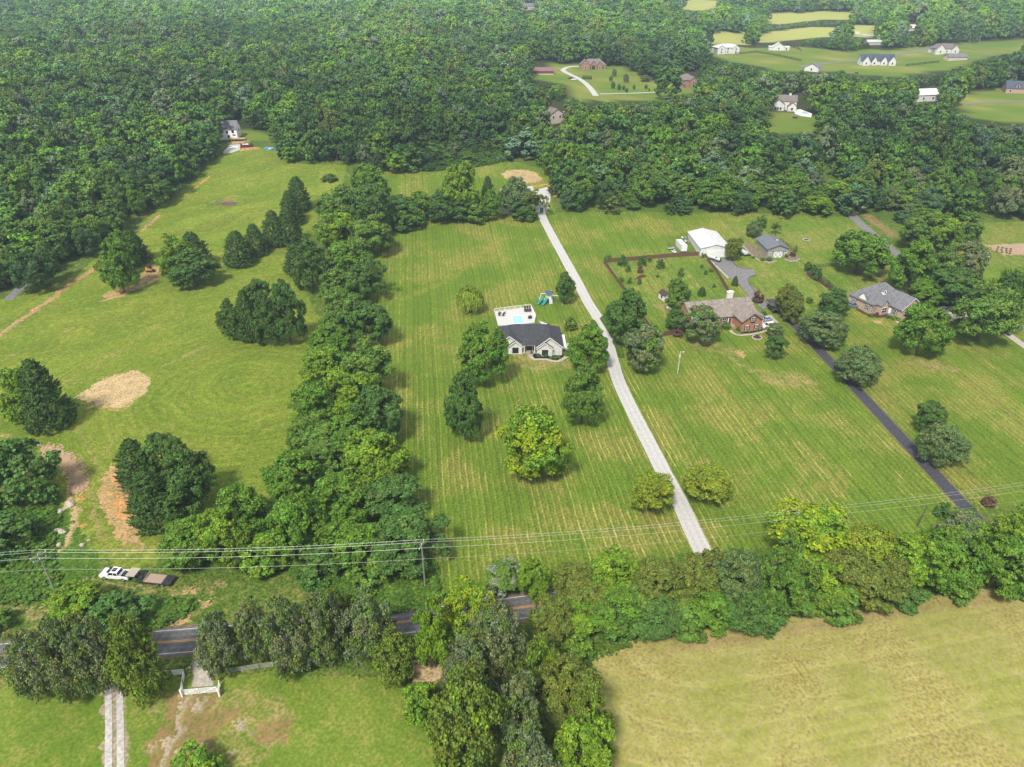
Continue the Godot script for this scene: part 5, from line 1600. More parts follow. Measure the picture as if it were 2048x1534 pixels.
func pool_terrace(trim: Material, dark: Material) -> void:
	var stone := pave_tex("pool_stone", [0.52, 0.51, 0.50], 22, 0.14)
	var lift := 0.35
	struct("pool_terrace", sheet(W([989, 625, 1061, 615.5, 1071, 636, 1069, 646, 1030, 652, 996, 652]), lift, 0.6), stone)
	struct("side_terrace", sheet(W([1078, 642, 1112, 654, 1121, 676, 1121, 688, 1108, 682]), 0.12, 0.3), stone)
	var wat := mat("pool_water", Color(0.26, 0.58, 0.68), 0.08)
	var p := thing("swimming_pool", "light blue rectangular pool in the white terrace behind the white house", "pool", Vector3.ZERO)
	var rim := W([1023, 632.5, 1043, 632.5, 1050, 648.5, 1025, 649])
	put("coping", sheet(rim, lift + 0.03), mat("pool_coping", Color(0.62, 0.68, 0.70), 0.6), p)
	put("water", sheet(W([1024.3, 633.2, 1042.3, 633.2, 1049, 648, 1026, 648.4]), lift + 0.045), wat, p)
	var c := [G(989, 625), G(1061, 615.5), G(1071, 636)]
	railing("terrace_railing", "white picket railing along the far edges of the pool terrace", c, lift, 1.15, trim, 0.32)
	var k := 0
	for e in [[1000.5, 629, 2.2, "left back"], [999, 633.5, 0.7, "left front"], [1008.5, 629.5, -2.2, "right back"], [1006, 634, -0.6, "right front"]]:
		var at := G(e[0], e[1]); at.y += lift
		garden_chair("dark lounge chair, %s of the four at the terrace's left end" % e[3], at, e[2], dark, "lounge chairs on the pool terrace")
		k += 1
	var tt := thing("dining_table", "long dark outdoor dining table in the terrace's far right corner", "table", G(1055, 623) + Vector3(0, lift, 0), 0.2)
	var top := MB.new(); top.box(Vector3(0, 0.74, 0), Vector3(2.6, 0.06, 1.1)); part("tabletop", top, mat("teak", Color(0.16, 0.10, 0.06), 0.6), tt)
	for x in [-1.1, 1.1]:
		for z in [-0.4, 0.4]:
			var l := MB.new(); l.box(Vector3(x, 0.36, z), Vector3(0.09, 0.72, 0.09)); part("leg", l, dark, tt)
	var pos := ["far left", "far middle", "far right", "near left", "near middle", "near right"]
	for i in 6:
		var at := G(1055, 623) + Vector3((i % 3 - 1) * 0.85, lift, -0.95 if i < 3 else 0.95)
		garden_chair("black dining chair at the terrace table, %s seat" % pos[i], at, 0.0 if i < 3 else PI, dark, "dining chairs on the pool terrace", false)
	var g := thing("barbecue_grill", "dark barbecue with hood near the right edge of the pool terrace", "grill", G(1060, 639) + Vector3(0, lift, 0), 0.5)
	var gb := MB.new(); gb.box(Vector3(0, 0.55, 0), Vector3(1.3, 0.6, 0.65)); part("cabinet", gb, dark, g)
	var gh := MB.new(); gh.tube(Vector3(-0.45, 0.95, 0), Vector3(0.45, 0.95, 0), 0.32, 0.32, 10); part("hood", gh, mat("rusty_hood", Color(0.12, 0.05, 0.04), 0.5), g)
	for x in [-0.55, 0.55]:
		for z in [-0.25, 0.25]:
			var l := MB.new(); l.box(Vector3(x, 0.13, z), Vector3(0.08, 0.26, 0.08)); part("leg", l, dark, g)

func playset() -> void:
	var white := mat("playset_vinyl", Color(0.74, 0.76, 0.78), 0.5)
	var teal := mat("teal_plastic", Color(0.01, 0.24, 0.27), 0.35)
	var blue := mat("navy_canvas", Color(0.03, 0.05, 0.12), 0.7)
	var t := thing("playset", "white swing and climbing playset with two teal slides and navy canopy", "playset", G(1098, 603), -0.32)
	var f := MB.new()
	for x in [-0.9, 0.9]:
		for z in [-0.9, 0.9]: f.box(Vector3(x, 1.7, z), Vector3(0.14, 3.4, 0.14))
	f.box(Vector3(0, 1.5, 0), Vector3(2.0, 0.1, 2.0))
	for z in [-0.9, 0.9]: f.box(Vector3(0, 2.3, z), Vector3(1.9, 0.1, 0.06))
	part("tower_frame", f, white, t)
	var r := MB.new(); r.gable(-1.0, 1.0, -1.0, 1.0, 3.3, 0.9, "x", 0.15, 0.06); part("canopy", r, blue, t)
	var b := MB.new()
	b.bar(Vector3(0.9, 2.7, 0), Vector3(5.0, 2.7, 0), 0.14, 0.14)
	for z in [-1.3, 1.3]: b.bar(Vector3(5.0, 2.75, 0), Vector3(5.4, 0, z), 0.12, 0.12)
	part("swing_beam", b, white, t)
	var b2 := MB.new()
	b2.bar(Vector3(-0.9, 2.9, 0), Vector3(-3.0, 2.9, 0), 0.14, 0.14)
	for z in [-1.2, 1.2]: b2.bar(Vector3(-3.0, 2.9, 0), Vector3(-3.5, 0, z), 0.12, 0.12)
	part("side_frame", b2, white, t)
	for x in [2.0, 2.9, 3.8]:
		var s := MB.new()
		s.box(Vector3(x, 0.6, 0), Vector3(0.5, 0.05, 0.22))
		for dx in [-0.22, 0.22]: s.bar(Vector3(x + dx, 0.6, 0), Vector3(x + dx, 2.65, 0), 0.03, 0.03)
		part("swing", s, blue, t)
	for x in [-2.2, -0.3]:
		var s := MB.new()
		s.bar(Vector3(x, 1.75, 0.9), Vector3(x - 0.4, 0.9, 2.7), 0.75, 0.1)
		s.bar(Vector3(x - 0.4, 0.9, 2.7), Vector3(x - 0.8, 0.25, 4.4), 0.75, 0.1)
		for e in [-0.38, 0.38]:
			s.bar(Vector3(x + e, 1.85, 0.9), Vector3(x - 0.8 + e, 0.4, 4.4), 0.07, 0.22)
		part("slide", s, teal, t)
	var st := MB.new()
	for k in 5: st.bar(Vector3(-1.6, 0.3 + 0.3 * k, 1.0 + 0.3 * (4 - k)), Vector3(-0.9, 0.3 + 0.3 * k, 1.0 + 0.3 * (4 - k)), 0.12, 0.06)
	part("ladder", st, white, t)
	var rock := MB.new(); rock.bar(Vector3(1.3, 0, 2.0), Vector3(0.9, 1.5, 0.95), 1.2, 0.08); part("climbing_wall", rock, mat("grey_board", Color(0.35, 0.36, 0.38), 0.7), t)

# a long shed set out from three ground corners of its photo outline: front left, front right, back left
func shed_from(called: String, label: String, cat: String, fl: Vector3, fr: Vector3, bl: Vector3, wall_h: float, rise: float, wall: Material, roof: Material, oh := 0.35) -> Array:
	var w := Vector2(fr.x - fl.x, fr.z - fl.z).length()
	var l := Vector2(bl.x - fl.x, bl.z - fl.z).length()
	var t := thing(called, label, cat, fl, yaw_of(fl, fr))
	var m := MB.new(); m.pent(0, w, -l, 0, -1.6, wall_h, rise, "z"); part("wall", m, wall, t)
	var r := MB.new(); r.gable(0, w, -l, 0, wall_h, rise, "z", oh, 0.14); part("roof", r, roof, t)
	return [t, w, l]

func outbuildings() -> void:
	var white := mat("white_steel", Color(0.82, 0.82, 0.82), 0.5, 0.0, "streak", 0.15)
	var white_roof := mat("white_steel_roof", Color(0.70, 0.71, 0.72), 0.45, 0.0, "soft", 0.1)
	var k := 4.096
	var fl := G(1200 + 818 / k, 420 + 388 / k); var fr := G(1200 + 1056 / k, 420 + 385 / k); var bl := G(1200 + 716 / k, 420 + 222 / k)
	var b := shed_from("metal_barn", "large white metal barn with shallow gable roof behind the gravel lot", "barn", fl, fr, bl, 3.9, 1.5, white, white_roof)
	var t: Node3D = b[0]; var w: float = b[1]; var l: float = b[2]
	var d := MB.new(); d.box(Vector3(w * 0.52, 1.55, 0.06), Vector3(w * 0.58, 3.1, 0.1)); var dd := part("roller_door", d, mat("door_panel", Color(0.68, 0.69, 0.70), 0.5), t)
	for i in 4:
		var s := MB.new(); s.box(Vector3(w * 0.52, 0.4 + i * 0.75, 0.115), Vector3(w * 0.57, 0.05, 0.03)); part("panel_seam", s, mat("seam_grey", Color(0.45, 0.46, 0.47), 0.6), dd)
	door(t, Vector3(w * 0.9, 0.0, 0.0), 0.0, 0.95, 2.1, white, mat("seam_grey", Color(0.45, 0.46, 0.47), 0.6))
	var ribs := MB.new()
	for i in int(l / 1.1):
		for s in [-1.0, 1.0]:
			var z := -l + 0.5 + i * 1.1
			ribs.bar(Vector3(w * 0.5 + s * 0.15, 5.52, z), Vector3(w * 0.5 + s * (w * 0.5 + 0.3), 3.97, z), 0.06, 0.06)
	part("roof_rib", ribs, white_roof, t)
	var ridge := MB.new(); ridge.box(Vector3(w * 0.5, 5.58, -l * 0.5), Vector3(0.5, 0.06, l + 0.7)); part("ridge_cap", ridge, white_roof, t)
	# grey workshop
	var beige := mat("greige_siding", Color(0.36, 0.35, 0.34), 0.7, 0.0, "streak", 0.2)
	var slate := mat("slate_steel", Color(0.17, 0.185, 0.215), 0.5, 0.1, "soft", 0.15)
	fl = G(1200 + 1366 / k, 420 + 390 / k); fr = G(1200 + 1538 / k, 420 + 386 / k); bl = G(1200 + 1246 / k, 420 + 283 / k)
	b = shed_from("workshop", "beige garden workshop with grey metal roof and crossed barn doors", "workshop", fl, fr, bl, 3.7, 1.7, beige, slate, 0.5)
	t = b[0]; w = b[1]; l = b[2]
	var wt := mat("white_trim", Color(0.8, 0.8, 0.8), 0.5)
	var xg := mat("door_batten", Color(0.14, 0.14, 0.15), 0.6)
	for s in [-1.0, 1.0]:
		var lf := MB.new(); lf.box(Vector3(w * 0.5 + s * 0.92, 1.25, 0.05), Vector3(1.78, 2.5, 0.08)); var dl := part("barn_door", lf, mat("door_panel", Color(0.68, 0.69, 0.70), 0.5), t)
		var x := MB.new()
		x.bar(Vector3(w * 0.5 + s * 0.92 - 0.85, 0.1, 0.12), Vector3(w * 0.5 + s * 0.92 + 0.85, 2.4, 0.12), 0.05, 0.14)
		x.bar(Vector3(w * 0.5 + s * 0.92 + 0.85, 0.1, 0.125), Vector3(w * 0.5 + s * 0.92 - 0.85, 2.4, 0.125), 0.05, 0.14)
		part("batten", x, xg, dl)
		window(t, Vector3(w * 0.5 + s * w * 0.36, 1.5, 0.0), 0.0, 0.8, 0.9, wt)
	var tr := MB.new(); tr.box(Vector3(w * 0.5, 2.66, 0.09), Vector3(w * 0.7, 0.14, 0.12)); part("door_track", tr, xg, t)
	var vn := MB.new(); vn.box(Vector3(w * 0.72, 4.85, -l * 0.55), Vector3(0.5, 0.35, 0.5)); part("roof_vent", vn, wt, t)
	# enclosed trailer
	fl = G(1359.9, 506.2); fr = G(1375.3, 504.8); bl = G(1348.5, 490.5)
	var tw := 2.5; var tl := clampf(Vector2(bl.x - fl.x, bl.z - fl.z).length(), 7.0, 11.0)
	var tz := thing("cargo_trailer", "long white enclosed cargo trailer left of the metal barn", "trailer", (fl + fr) * 0.5, atan2(fl.x - bl.x, fl.z - bl.z))
	var bx := MB.new(); bx.box(Vector3(0, 1.85, -tl * 0.5), Vector3(tw, 2.5, tl)); part("body", bx, white, tz)
	var rf := MB.new(); rf.box(Vector3(0, 3.13, -tl * 0.5), Vector3(tw + 0.06, 0.06, tl + 0.06)); part("roof", rf, white_roof, tz)
	for z in [-tl * 0.4, -tl * 0.55]:
		for x in [-1.15, 1.15]: wheel(tz, Vector3(x, 0.38, z), 0.38, 0.24)
	var dr := MB.new(); dr.box(Vector3(0, 1.85, 0.03), Vector3(2.2, 2.3, 0.05)); part("rear_door", dr, mat("door_panel", Color(0.68, 0.69, 0.70), 0.5), tz)
	# little shed
	fl = G(1329, 604); fr = G(1342, 601); bl = G(1320, 595)
	b = shed_from("garden_shed", "small white shed with a brown gable roof beside the green tree", "shed", fl, fr, bl, 2.3, 1.1, mat("white_siding", Color(0.82, 0.82, 0.81), 0.6), mat("brown_shingle", Color(0.085, 0.05, 0.042), 0.9, 0.0, "shingle", 0.2), 0.2)
	t = b[0]
	window(t, Vector3(0.0, 1.4, -b[2] * 0.5), -PI / 2, 0.6, 0.8, mat("black_frame", Color(0.02, 0.02, 0.022), 0.5), null, false)
	door(t, Vector3(b[1] * 0.5, 0.05, 0), 0.0, 0.9, 1.9, mat("white_trim", Color(0.8, 0.8, 0.8), 0.5), mat("black_frame", Color(0.02, 0.02, 0.022), 0.5))
	# metal building behind the back hedge
	fl = G(1006, 428); fr = G(1090, 426)
	var mb_ := thing("steel_building", "white steel building with a green door, half hidden behind the back hedge", "building", fl, yaw_of(fl, fr))
	var ww := Vector2(fr.x - fl.x, fr.z - fl.z).length()
	var q := MB.new(); q.pent(0, ww, -10.0, 0, -1.5, 3.8, 1.4, "x"); part("wall", q, white, mb_)
	var q2 := MB.new(); q2.gable(0, ww, -10.0, 0, 3.8, 1.4, "x", 0.3, 0.14); part("roof", q2, white_roof, mb_)
	door(mb_, Vector3(ww * 0.92, 0.1, 0), 0.0, 1.6, 2.6, mat("green_door", Color(0.02, 0.11, 0.06), 0.5), white)
	var gd := MB.new(); gd.box(Vector3(ww * 0.6, 1.5, 0.05), Vector3(3.2, 3.0, 0.08)); part("roller_door", gd, mat("green_door", Color(0.02, 0.11, 0.06), 0.5), mb_)

func brick_house() -> void:
	var brick := mat("red_brick", Color(0.46, 0.235, 0.145), 0.85, 0.0, "brick", 0.62)
	var roof := mat("tan_shingle", Color(0.31, 0.265, 0.235), 0.9, 0.0, "shingle", 0.16)
	var white := mat("white_trim", Color(0.8, 0.8, 0.8), 0.5)
	var dark := mat("dark_shutter", Color(0.035, 0.02, 0.02), 0.6)
	var a := G(1482, 665); var b := G(1523.5, 660.5)
	var t := thing("brick_house", "red brick ranch house with a tan roof and a front gable by the black drive", "house", a, yaw_of(a, b) * 0.9)
	var w := MB.new()
	w.pent(-15.2, 8.3, -19.8, -6.3, -1.5, 3.5, 3.2, "x")
	w.pent(0, 7.2, -9.0, 0, -1.5, 4.2, 2.5, "z")
	part("wall", w, brick, t)
	var r := MB.new()
	r.gable(-15.2, 8.3, -19.8, -6.3, 3.5, 3.2, "x", 0.5)
	part("roof", r, roof, t)
	var r2 := MB.new(); r2.gable(0, 7.2, -13.0, 0, 4.2, 2.55, "z", 0.5); part("gable_roof", r2, roof, t)
	var b2 := MB.new()
	for s in [-1.0, 1.0]: b2.bar(Vector3(3.6 + s * 4.1, 3.84, 0.53), Vector3(3.6, 6.74, 0.53), 0.05, 0.2)
	part("rake_board", b2, mat("brown_trim", Color(0.13, 0.075, 0.05), 0.7), t)
	window(t, Vector3(3.6, 4.6, 0.0), 0.0, 1.2, 1.2, white, dark)
	var box_ := MB.new(); box_.box(Vector3(3.6, 3.7, 0.16), Vector3(1.6, 0.25, 0.3)); part("flower_box", box_, dark, t)
	for x in [1.9, 5.4]: window(t, Vector3(x, 1.5, 0.0), 0.0, 0.9, 1.7, white, dark)
	for x in [-3.4, -7.5, -12.0]: window(t, Vector3(x, 1.9, -6.3), 0.0, 1.3, 1.4, white, dark)
	window(t, Vector3(-15.2, 2.0, -13.0), -PI / 2, 1.0, 1.4, white, dark)
	door(t, Vector3(-1.3, 0.4, -6.3), 0.0, 1.1, 2.2, mat("red_door", Color(0.16, 0.03, 0.025), 0.5), white)
	var st := MB.new(); st.box(Vector3(-1.5, 0.1, -5.2), Vector3(3.0, 0.7, 2.2)); part("porch_floor", st, mat("pale_step", Color(0.42, 0.36, 0.31), 0.85), t)
	var ps := MB.new(); ps.box(Vector3(-2.9, 1.9, -4.4), Vector3(0.2, 3.2, 0.2)); part("porch_post", ps, white, t)
	for s in [0, 1, 2]:
		var q := MB.new(); q.box(Vector3(-0.9 + s * 0.3, 0.2 - s * 0.16, -3.8 + s * 0.42), Vector3(1.5, 0.2, 0.45)); part("porch_step", q, brick, t)
	var ch := MB.new(); ch.box(Vector3(5.4, 2.2, -20.5), Vector3(2.0, 7.4, 1.1)); var cm := part("chimney", ch, mat("pale_siding", Color(0.62, 0.6, 0.57), 0.7), t)
	var cp := MB.new(); cp.box(Vector3(5.4, 6.0, -20.5), Vector3(2.3, 0.22, 1.4)); cp.tube(Vector3(5.2, 6.1, -20.5), Vector3(5.2, 6.5, -20.5), 0.22, 0.22, 8); part("chimney_cap", cp, white, cm)
	var dk := MB.new(); dk.box(Vector3(-4.0, 1.0, -21.2), Vector3(10.0, 0.2, 2.6)); part("rear_deck", dk, mat("old_deck", Color(0.2, 0.13, 0.09), 0.8), t)
	var lean := MB.new(); lean.hexa([Vector3(8.3, 3.3, -17), Vector3(11.0, 2.6, -17), Vector3(11.0, 2.6, -5), Vector3(8.3, 3.3, -5), Vector3(8.3, 3.5, -17), Vector3(11.0, 2.8, -17), Vector3(11.0, 2.8, -5), Vector3(8.3, 3.5, -5)])
	part("side_roof", lean, roof, t)
	for z in [-16.6, -11.0, -5.4]:
		var c := MB.new(); c.box(Vector3(10.8, 1.2, z), Vector3(0.16, 3.0, 0.16)); part("carport_post", c, white, t)
	struct("red_mulch", sheet(W([1410, 785, 1440, 790, 1480, 830, 1560, 870, 1600, 890, 1605, 915, 1570, 925, 1530, 905, 1470, 860, 1420, 815], 1200, 420, 4.096), 0.06), pave_tex("red_mulch", [0.16, 0.045, 0.03], 23, 0.5))
	struct("mulch_bed", sheet(W([1090, 960, 1160, 1010, 1230, 1010, 1330, 990, 1330, 975, 1160, 990], 1200, 420, 4.096), 0.05), pave_tex("dark_mulch", [0.022, 0.018, 0.016], 21, 0.5))
	var beds := [["shrub_mid", 1451, 657, 16, 12, "rounded green bush left of the brick house's porch steps"], ["shrub_mid", 1504, 660.5, 9, 13, "climbing green bush between the two lower windows of the brick gable"], ["shrub_mid", 1477, 661, 7, 8, "small bush at the brick house's front left gable corner"], ["shrub_dark", 1493, 663, 12, 4, "low dark shrub under the left lower window of the brick gable"], ["shrub_dark", 1513, 661.5, 12, 4, "low dark shrub under the right lower window of the brick gable"], ["shrub_mid", 1526, 630, 12, 8, "green bush behind the silver car at the brick house's side"]]
	for e in beds:
		var at := G(e[1], e[2])
		var s := px_per_m(at)
		plant(e[0], at, e[3] * 0.55 / s, e[4] / s * 1.1, e[5], "shrub", "", false, "shrub")

func tan_house() -> void:
	var brick := mat("pale_brick", Color(0.60, 0.45, 0.385), 0.85, 0.0, "brick", 0.62)
	var roof := mat("grey_shingle", Color(0.21, 0.21, 0.235), 0.9, 0.0, "shingle", 0.16)
	var white := mat("white_trim", Color(0.8, 0.8, 0.8), 0.5)
	var sh := mat("grey_shutter", Color(0.13, 0.16, 0.17), 0.6)
	var yaw := 0.42
	var t := thing("tan_brick_house", "pale brick house with a big grey hip roof and white dormers", "house", G(1695, 605), yaw)
	var w := MB.new()
	w.box(Vector3(7.75, 0.9, 5.25), Vector3(15.5, 5.0, 10.5))
	w.pent(5.6, 15.5, 6.0, 17.8, -1.6, 3.4, 3.4, "z")
	part("wall", w, brick, t)
	var bay := MB.new(); bay.pent(2.0, 5.4, 9.5, 12.6, -1.6, 3.4, 1.7, "z"); part("bay", bay, brick, t)
	var r := MB.new(); r.hip(0, 15.5, 0, 10.5, 3.4, 4.9, 0.5); part("roof", r, roof, t)
	var r2 := MB.new(); r2.gable(5.6, 15.5, 3.0, 17.8, 3.4, 3.45, "z", 0.5); part("gable_roof", r2, roof, t)
	var r3 := MB.new(); r3.gable(2.0, 5.4, 7.0, 12.6, 3.4, 1.75, "z", 0.3, 0.14); part("bay_roof", r3, roof, t)
	var d := MB.new(); d.pent(-0.1, 3.4, 4.4, 7.6, 3.2, 4.5, 1.7, "x"); var dn := part("dormer", d, white, t)
	var dr := MB.new(); dr.gable(-0.1, 4.4, 4.4, 7.6, 4.5, 1.7, "x", 0.25, 0.12); part("dormer_roof", dr, roof, dn)
	var d2 := MB.new(); d2.pent(6.0, 7.5, 7.2, 8.8, 4.2, 6.6, 0.8, "z"); var dm := part("dormer", d2, white, t)
	var dr2 := MB.new(); dr2.gable(6.0, 7.5, 5.2, 8.8, 6.6, 0.8, "z", 0.15, 0.1); part("dormer_roof", dr2, roof, dm)
	window(t, Vector3(6.75, 6.2, 8.8), 0.0, 0.6, 0.9, white, null, false)
	for z in [2.5, 8.6]: window(t, Vector3(0.0, 1.5, z), -PI / 2, 1.0, 1.6, white, sh)
	window(t, Vector3(1.0, 1.5, 10.5), 0.0, 0.9, 1.7, white, sh)
	window(t, Vector3(3.7, 1.4, 12.6), 0.0, 2.3, 1.8, white)
	window(t, Vector3(5.6, 1.5, 15.4), -PI / 2, 1.0, 1.8, white, sh)
	for q in [[8.0, 1.4], [13.0, 1.4], [10.5, 4.4]]: window(t, Vector3(q[0], q[1], 17.8), 0.0, 0.95, 1.6 if q[1] < 2 else 1.1, white, sh if q[1] < 2 else null)
	door(t, Vector3(5.6, 0.2, 13.4), -PI / 2, 1.1, 2.1, white, sh)
	var rk := MB.new()
	for s in [-1.0, 1.0]: rk.bar(Vector3(10.55 + s * 5.45, 3.05, 18.33), Vector3(10.55, 6.82, 18.33), 0.05, 0.2)
	part("rake_board", rk, white, t)
	struct("mulch_bed", sheet(W([320, 900, 420, 950, 520, 975, 600, 965, 660, 975, 640, 940, 420, 935, 350, 890], 1640, 420, 4.512), 0.06), pave_tex("brown_mulch", [0.11, 0.06, 0.045], 24, 0.5))
	for e in [["shrub_red", 1753, 631, 7, 7, "dark red shrub below the tan house's bay window"], ["shrub_dark", 1741, 632, 12, 4, "low dark hedge under the tan house's left front window"], ["shrub_mid", 1776, 636, 8, 6, "round green shrub by the tan house's walk"], ["shrub_bright", 1790, 638, 16, 5, "low pale grass bed along the tan house's walk"]]:
		var at := G(e[1], e[2])
		var s := px_per_m(at)
		plant(e[0], at, e[3] * 0.55 / s, e[4] / s * 1.1, e[5], "shrub", "", false, "shrub")

func new_house() -> void:
	var white := mat("house_wrap", Color(0.74, 0.75, 0.78), 0.6)
	var roof := mat("grey_shingle", Color(0.21, 0.21, 0.235), 0.9, 0.0, "shingle", 0.16)
	var dark := mat("black_frame", Color(0.02, 0.02, 0.022), 0.5)
	var wood := mat("new_lumber", Color(0.55, 0.36, 0.20), 0.8, 0.0, "fine", 0.4)
	var at := G(476, 279)
	var t := thing("unfinished_house", "two-storey white house under construction with a raw lumber deck, half behind trees", "house", at, 0.12)
	var w := MB.new(); w.pent(-17.0, 0, -11.0, 0, -2.0, 6.0, 3.9, "x"); part("wall", w, white, t)
	var r := MB.new(); r.gable(-17.0, 0, -11.0, 0, 6.0, 3.9, "x", 0.35); part("roof", r, roof, t)
	for p in [[-2.2, 4.6], [-5.6, 4.4], [-9.0, 4.6], [-12.5, 4.6], [-5.0, 1.6]]: window(t, Vector3(p[0], p[1], 0), 0.0, 1.0, 1.3 if p[1] > 2 else 2.0, dark, null, false)
	window(t, Vector3(-1.8, 2.6, 0), 0.0, 1.4, 0.5, dark, null, false)
	window(t, Vector3(0, 4.5, -5.5), PI / 2, 1.2, 1.4, dark, null, false)
	var d := MB.new(); d.box(Vector3(-0.2, 1.0, 2.2), Vector3(10.0, 0.25, 4.3)); var dk := part("deck", d, wood, t)
	for k in 6:
		var p := MB.new(); p.box(Vector3(-4.9 + k * 1.9, 0.1, 4.1), Vector3(0.18, 1.8, 0.18)); part("deck_post", p, wood, dk)
	struct("gravel_pad", sheet(W([446, 304, 460, 290, 480, 288, 480, 300, 462, 306, 448, 308]), 0.05), pave_tex("white_gravel", [0.60, 0.585, 0.57], 7, 0.3))
	var s := G(468, 296)
	var st := thing("siding_stack", "stack of pale sheet material lying on the gravel by the unfinished house", "stack", s, 0.4)
	for k in 3:
		var b := MB.new(); b.box(Vector3(k * 0.4, 0.15 + k * 0.2, 0), Vector3(4.6 - k * 0.8, 0.18, 2.4)); part("sheet", b, white, st)
	var du := thing("dumpster", "long dark red roll-off dumpster in front of the unfinished house's deck", "dumpster", G(494, 294), 0.16)
	var red := mat("maroon_steel", Color(0.10, 0.012, 0.025), 0.5)
	var m := MB.new(); m.box(Vector3(0, 0.25, 0), Vector3(6.2, 0.15, 2.4))
	part("floor", m, red, du)
	for z in [-1.2, 1.2]:
		var q := MB.new(); q.box(Vector3(0, 0.95, z), Vector3(6.3, 1.4, 0.1)); part("side", q, red, du)
		var rb := MB.new()
		for k in 7: rb.box(Vector3(-2.9 + k * 0.96, 0.95, z + signf(z) * 0.1), Vector3(0.12, 1.3, 0.1))
		part("rib", rb, red, du)
	for x in [-3.1, 3.1]:
		var q := MB.new(); q.box(Vector3(x, 0.95, 0), Vector3(0.1, 1.4, 2.3)); part("end", q, red, du)
	var ld := MB.new(); ld.ball(Vector3(-0.5, 1.4, 0), Vector3(2.2, 0.4, 0.9), 9, 5, 0.25, 3); part("load", ld, white, du)
	var bt := thing("tarp_pile", "pile of building stuff under bright blue tarps on the grass", "pile", G(541, 299), 0.0)
	var tb := mat("blue_tarp", Color(0.03, 0.22, 0.42), 0.45)
	for e in [[-1.8, 0.0, 1.8, 0.9, 1.3, 5], [1.6, 0.4, 1.9, 0.7, 1.1, 6]]:
		var q := MB.new(); q.ball(Vector3(e[0], 0.3, e[1]), Vector3(e[2], e[3], e[4]), 9, 6, 0.3, e[5]); part("tarp", q, tb, bt)
	var q3 := MB.new(); q3.bar(Vector3(-2.0, 0.9, -0.3), Vector3(1.6, 1.0, 0.7), 0.5, 0.1); q3.bar(Vector3(-1.0, 1.1, 0.6), Vector3(0.4, 0.4, 1.5), 0.5, 0.1); part("boards", q3, white, bt)
	var lp := thing("lumber_pile", "scattered raw lumber beside the unfinished house's deck", "pile", G(492, 283), 0.3)
	for k in 6:
		var l := MB.new(); l.box(Vector3(k * 0.35 - 1.0, 0.2 + 0.1 * (k % 2), 0.3 * (k % 3)), Vector3(0.25, 0.15, 4.2), 0.15 * k); part("board", l, wood, lp)

# houses far off: boxes with real roofs, windows and wings.  blocks: [x0, x1, z0, z1, wall height, rise, roof kind, axis]
func far_house(called: String, label: String, px: float, py: float, yaw: float, k: float, wall: Material, roof: Material, blocks: Array, wins: Array, cat := "house") -> Node3D:
	var t := thing(called, label, cat, G(px, py), yaw)
	var trim := mat("white_trim", Color(0.8, 0.8, 0.8), 0.5)
	for e in blocks:
		var w := MB.new(); var r := MB.new()
		var x0: float = e[0] * k; var x1: float = e[1] * k; var z0: float = e[2] * k; var z1: float = e[3] * k
		if e[6] == "hip":
			w.box(Vector3((x0 + x1) * 0.5, (e[4] - 4.0) * 0.5, (z0 + z1) * 0.5), Vector3(x1 - x0, e[4] + 4.0, z1 - z0))
			r.hip(x0, x1, z0, z1, e[4], e[5], 0.5)
		else:
			w.pent(x0, x1, z0, z1, -4.0, e[4], e[5], e[7])
			r.gable(x0, x1, z0, z1, e[4], e[5], e[7], 0.4)
		part("wall", w, wall, t); part("roof", r, roof, t)
	for e in wins: window(t, Vector3(e[0] * k, e[1], e[2] * k + 0.01), e[3] if e.size() > 3 else 0.0, 1.3, 1.7, trim if wall != trim else mat("black_frame", Color(0.02, 0.02, 0.022), 0.5), null, false)
	return t

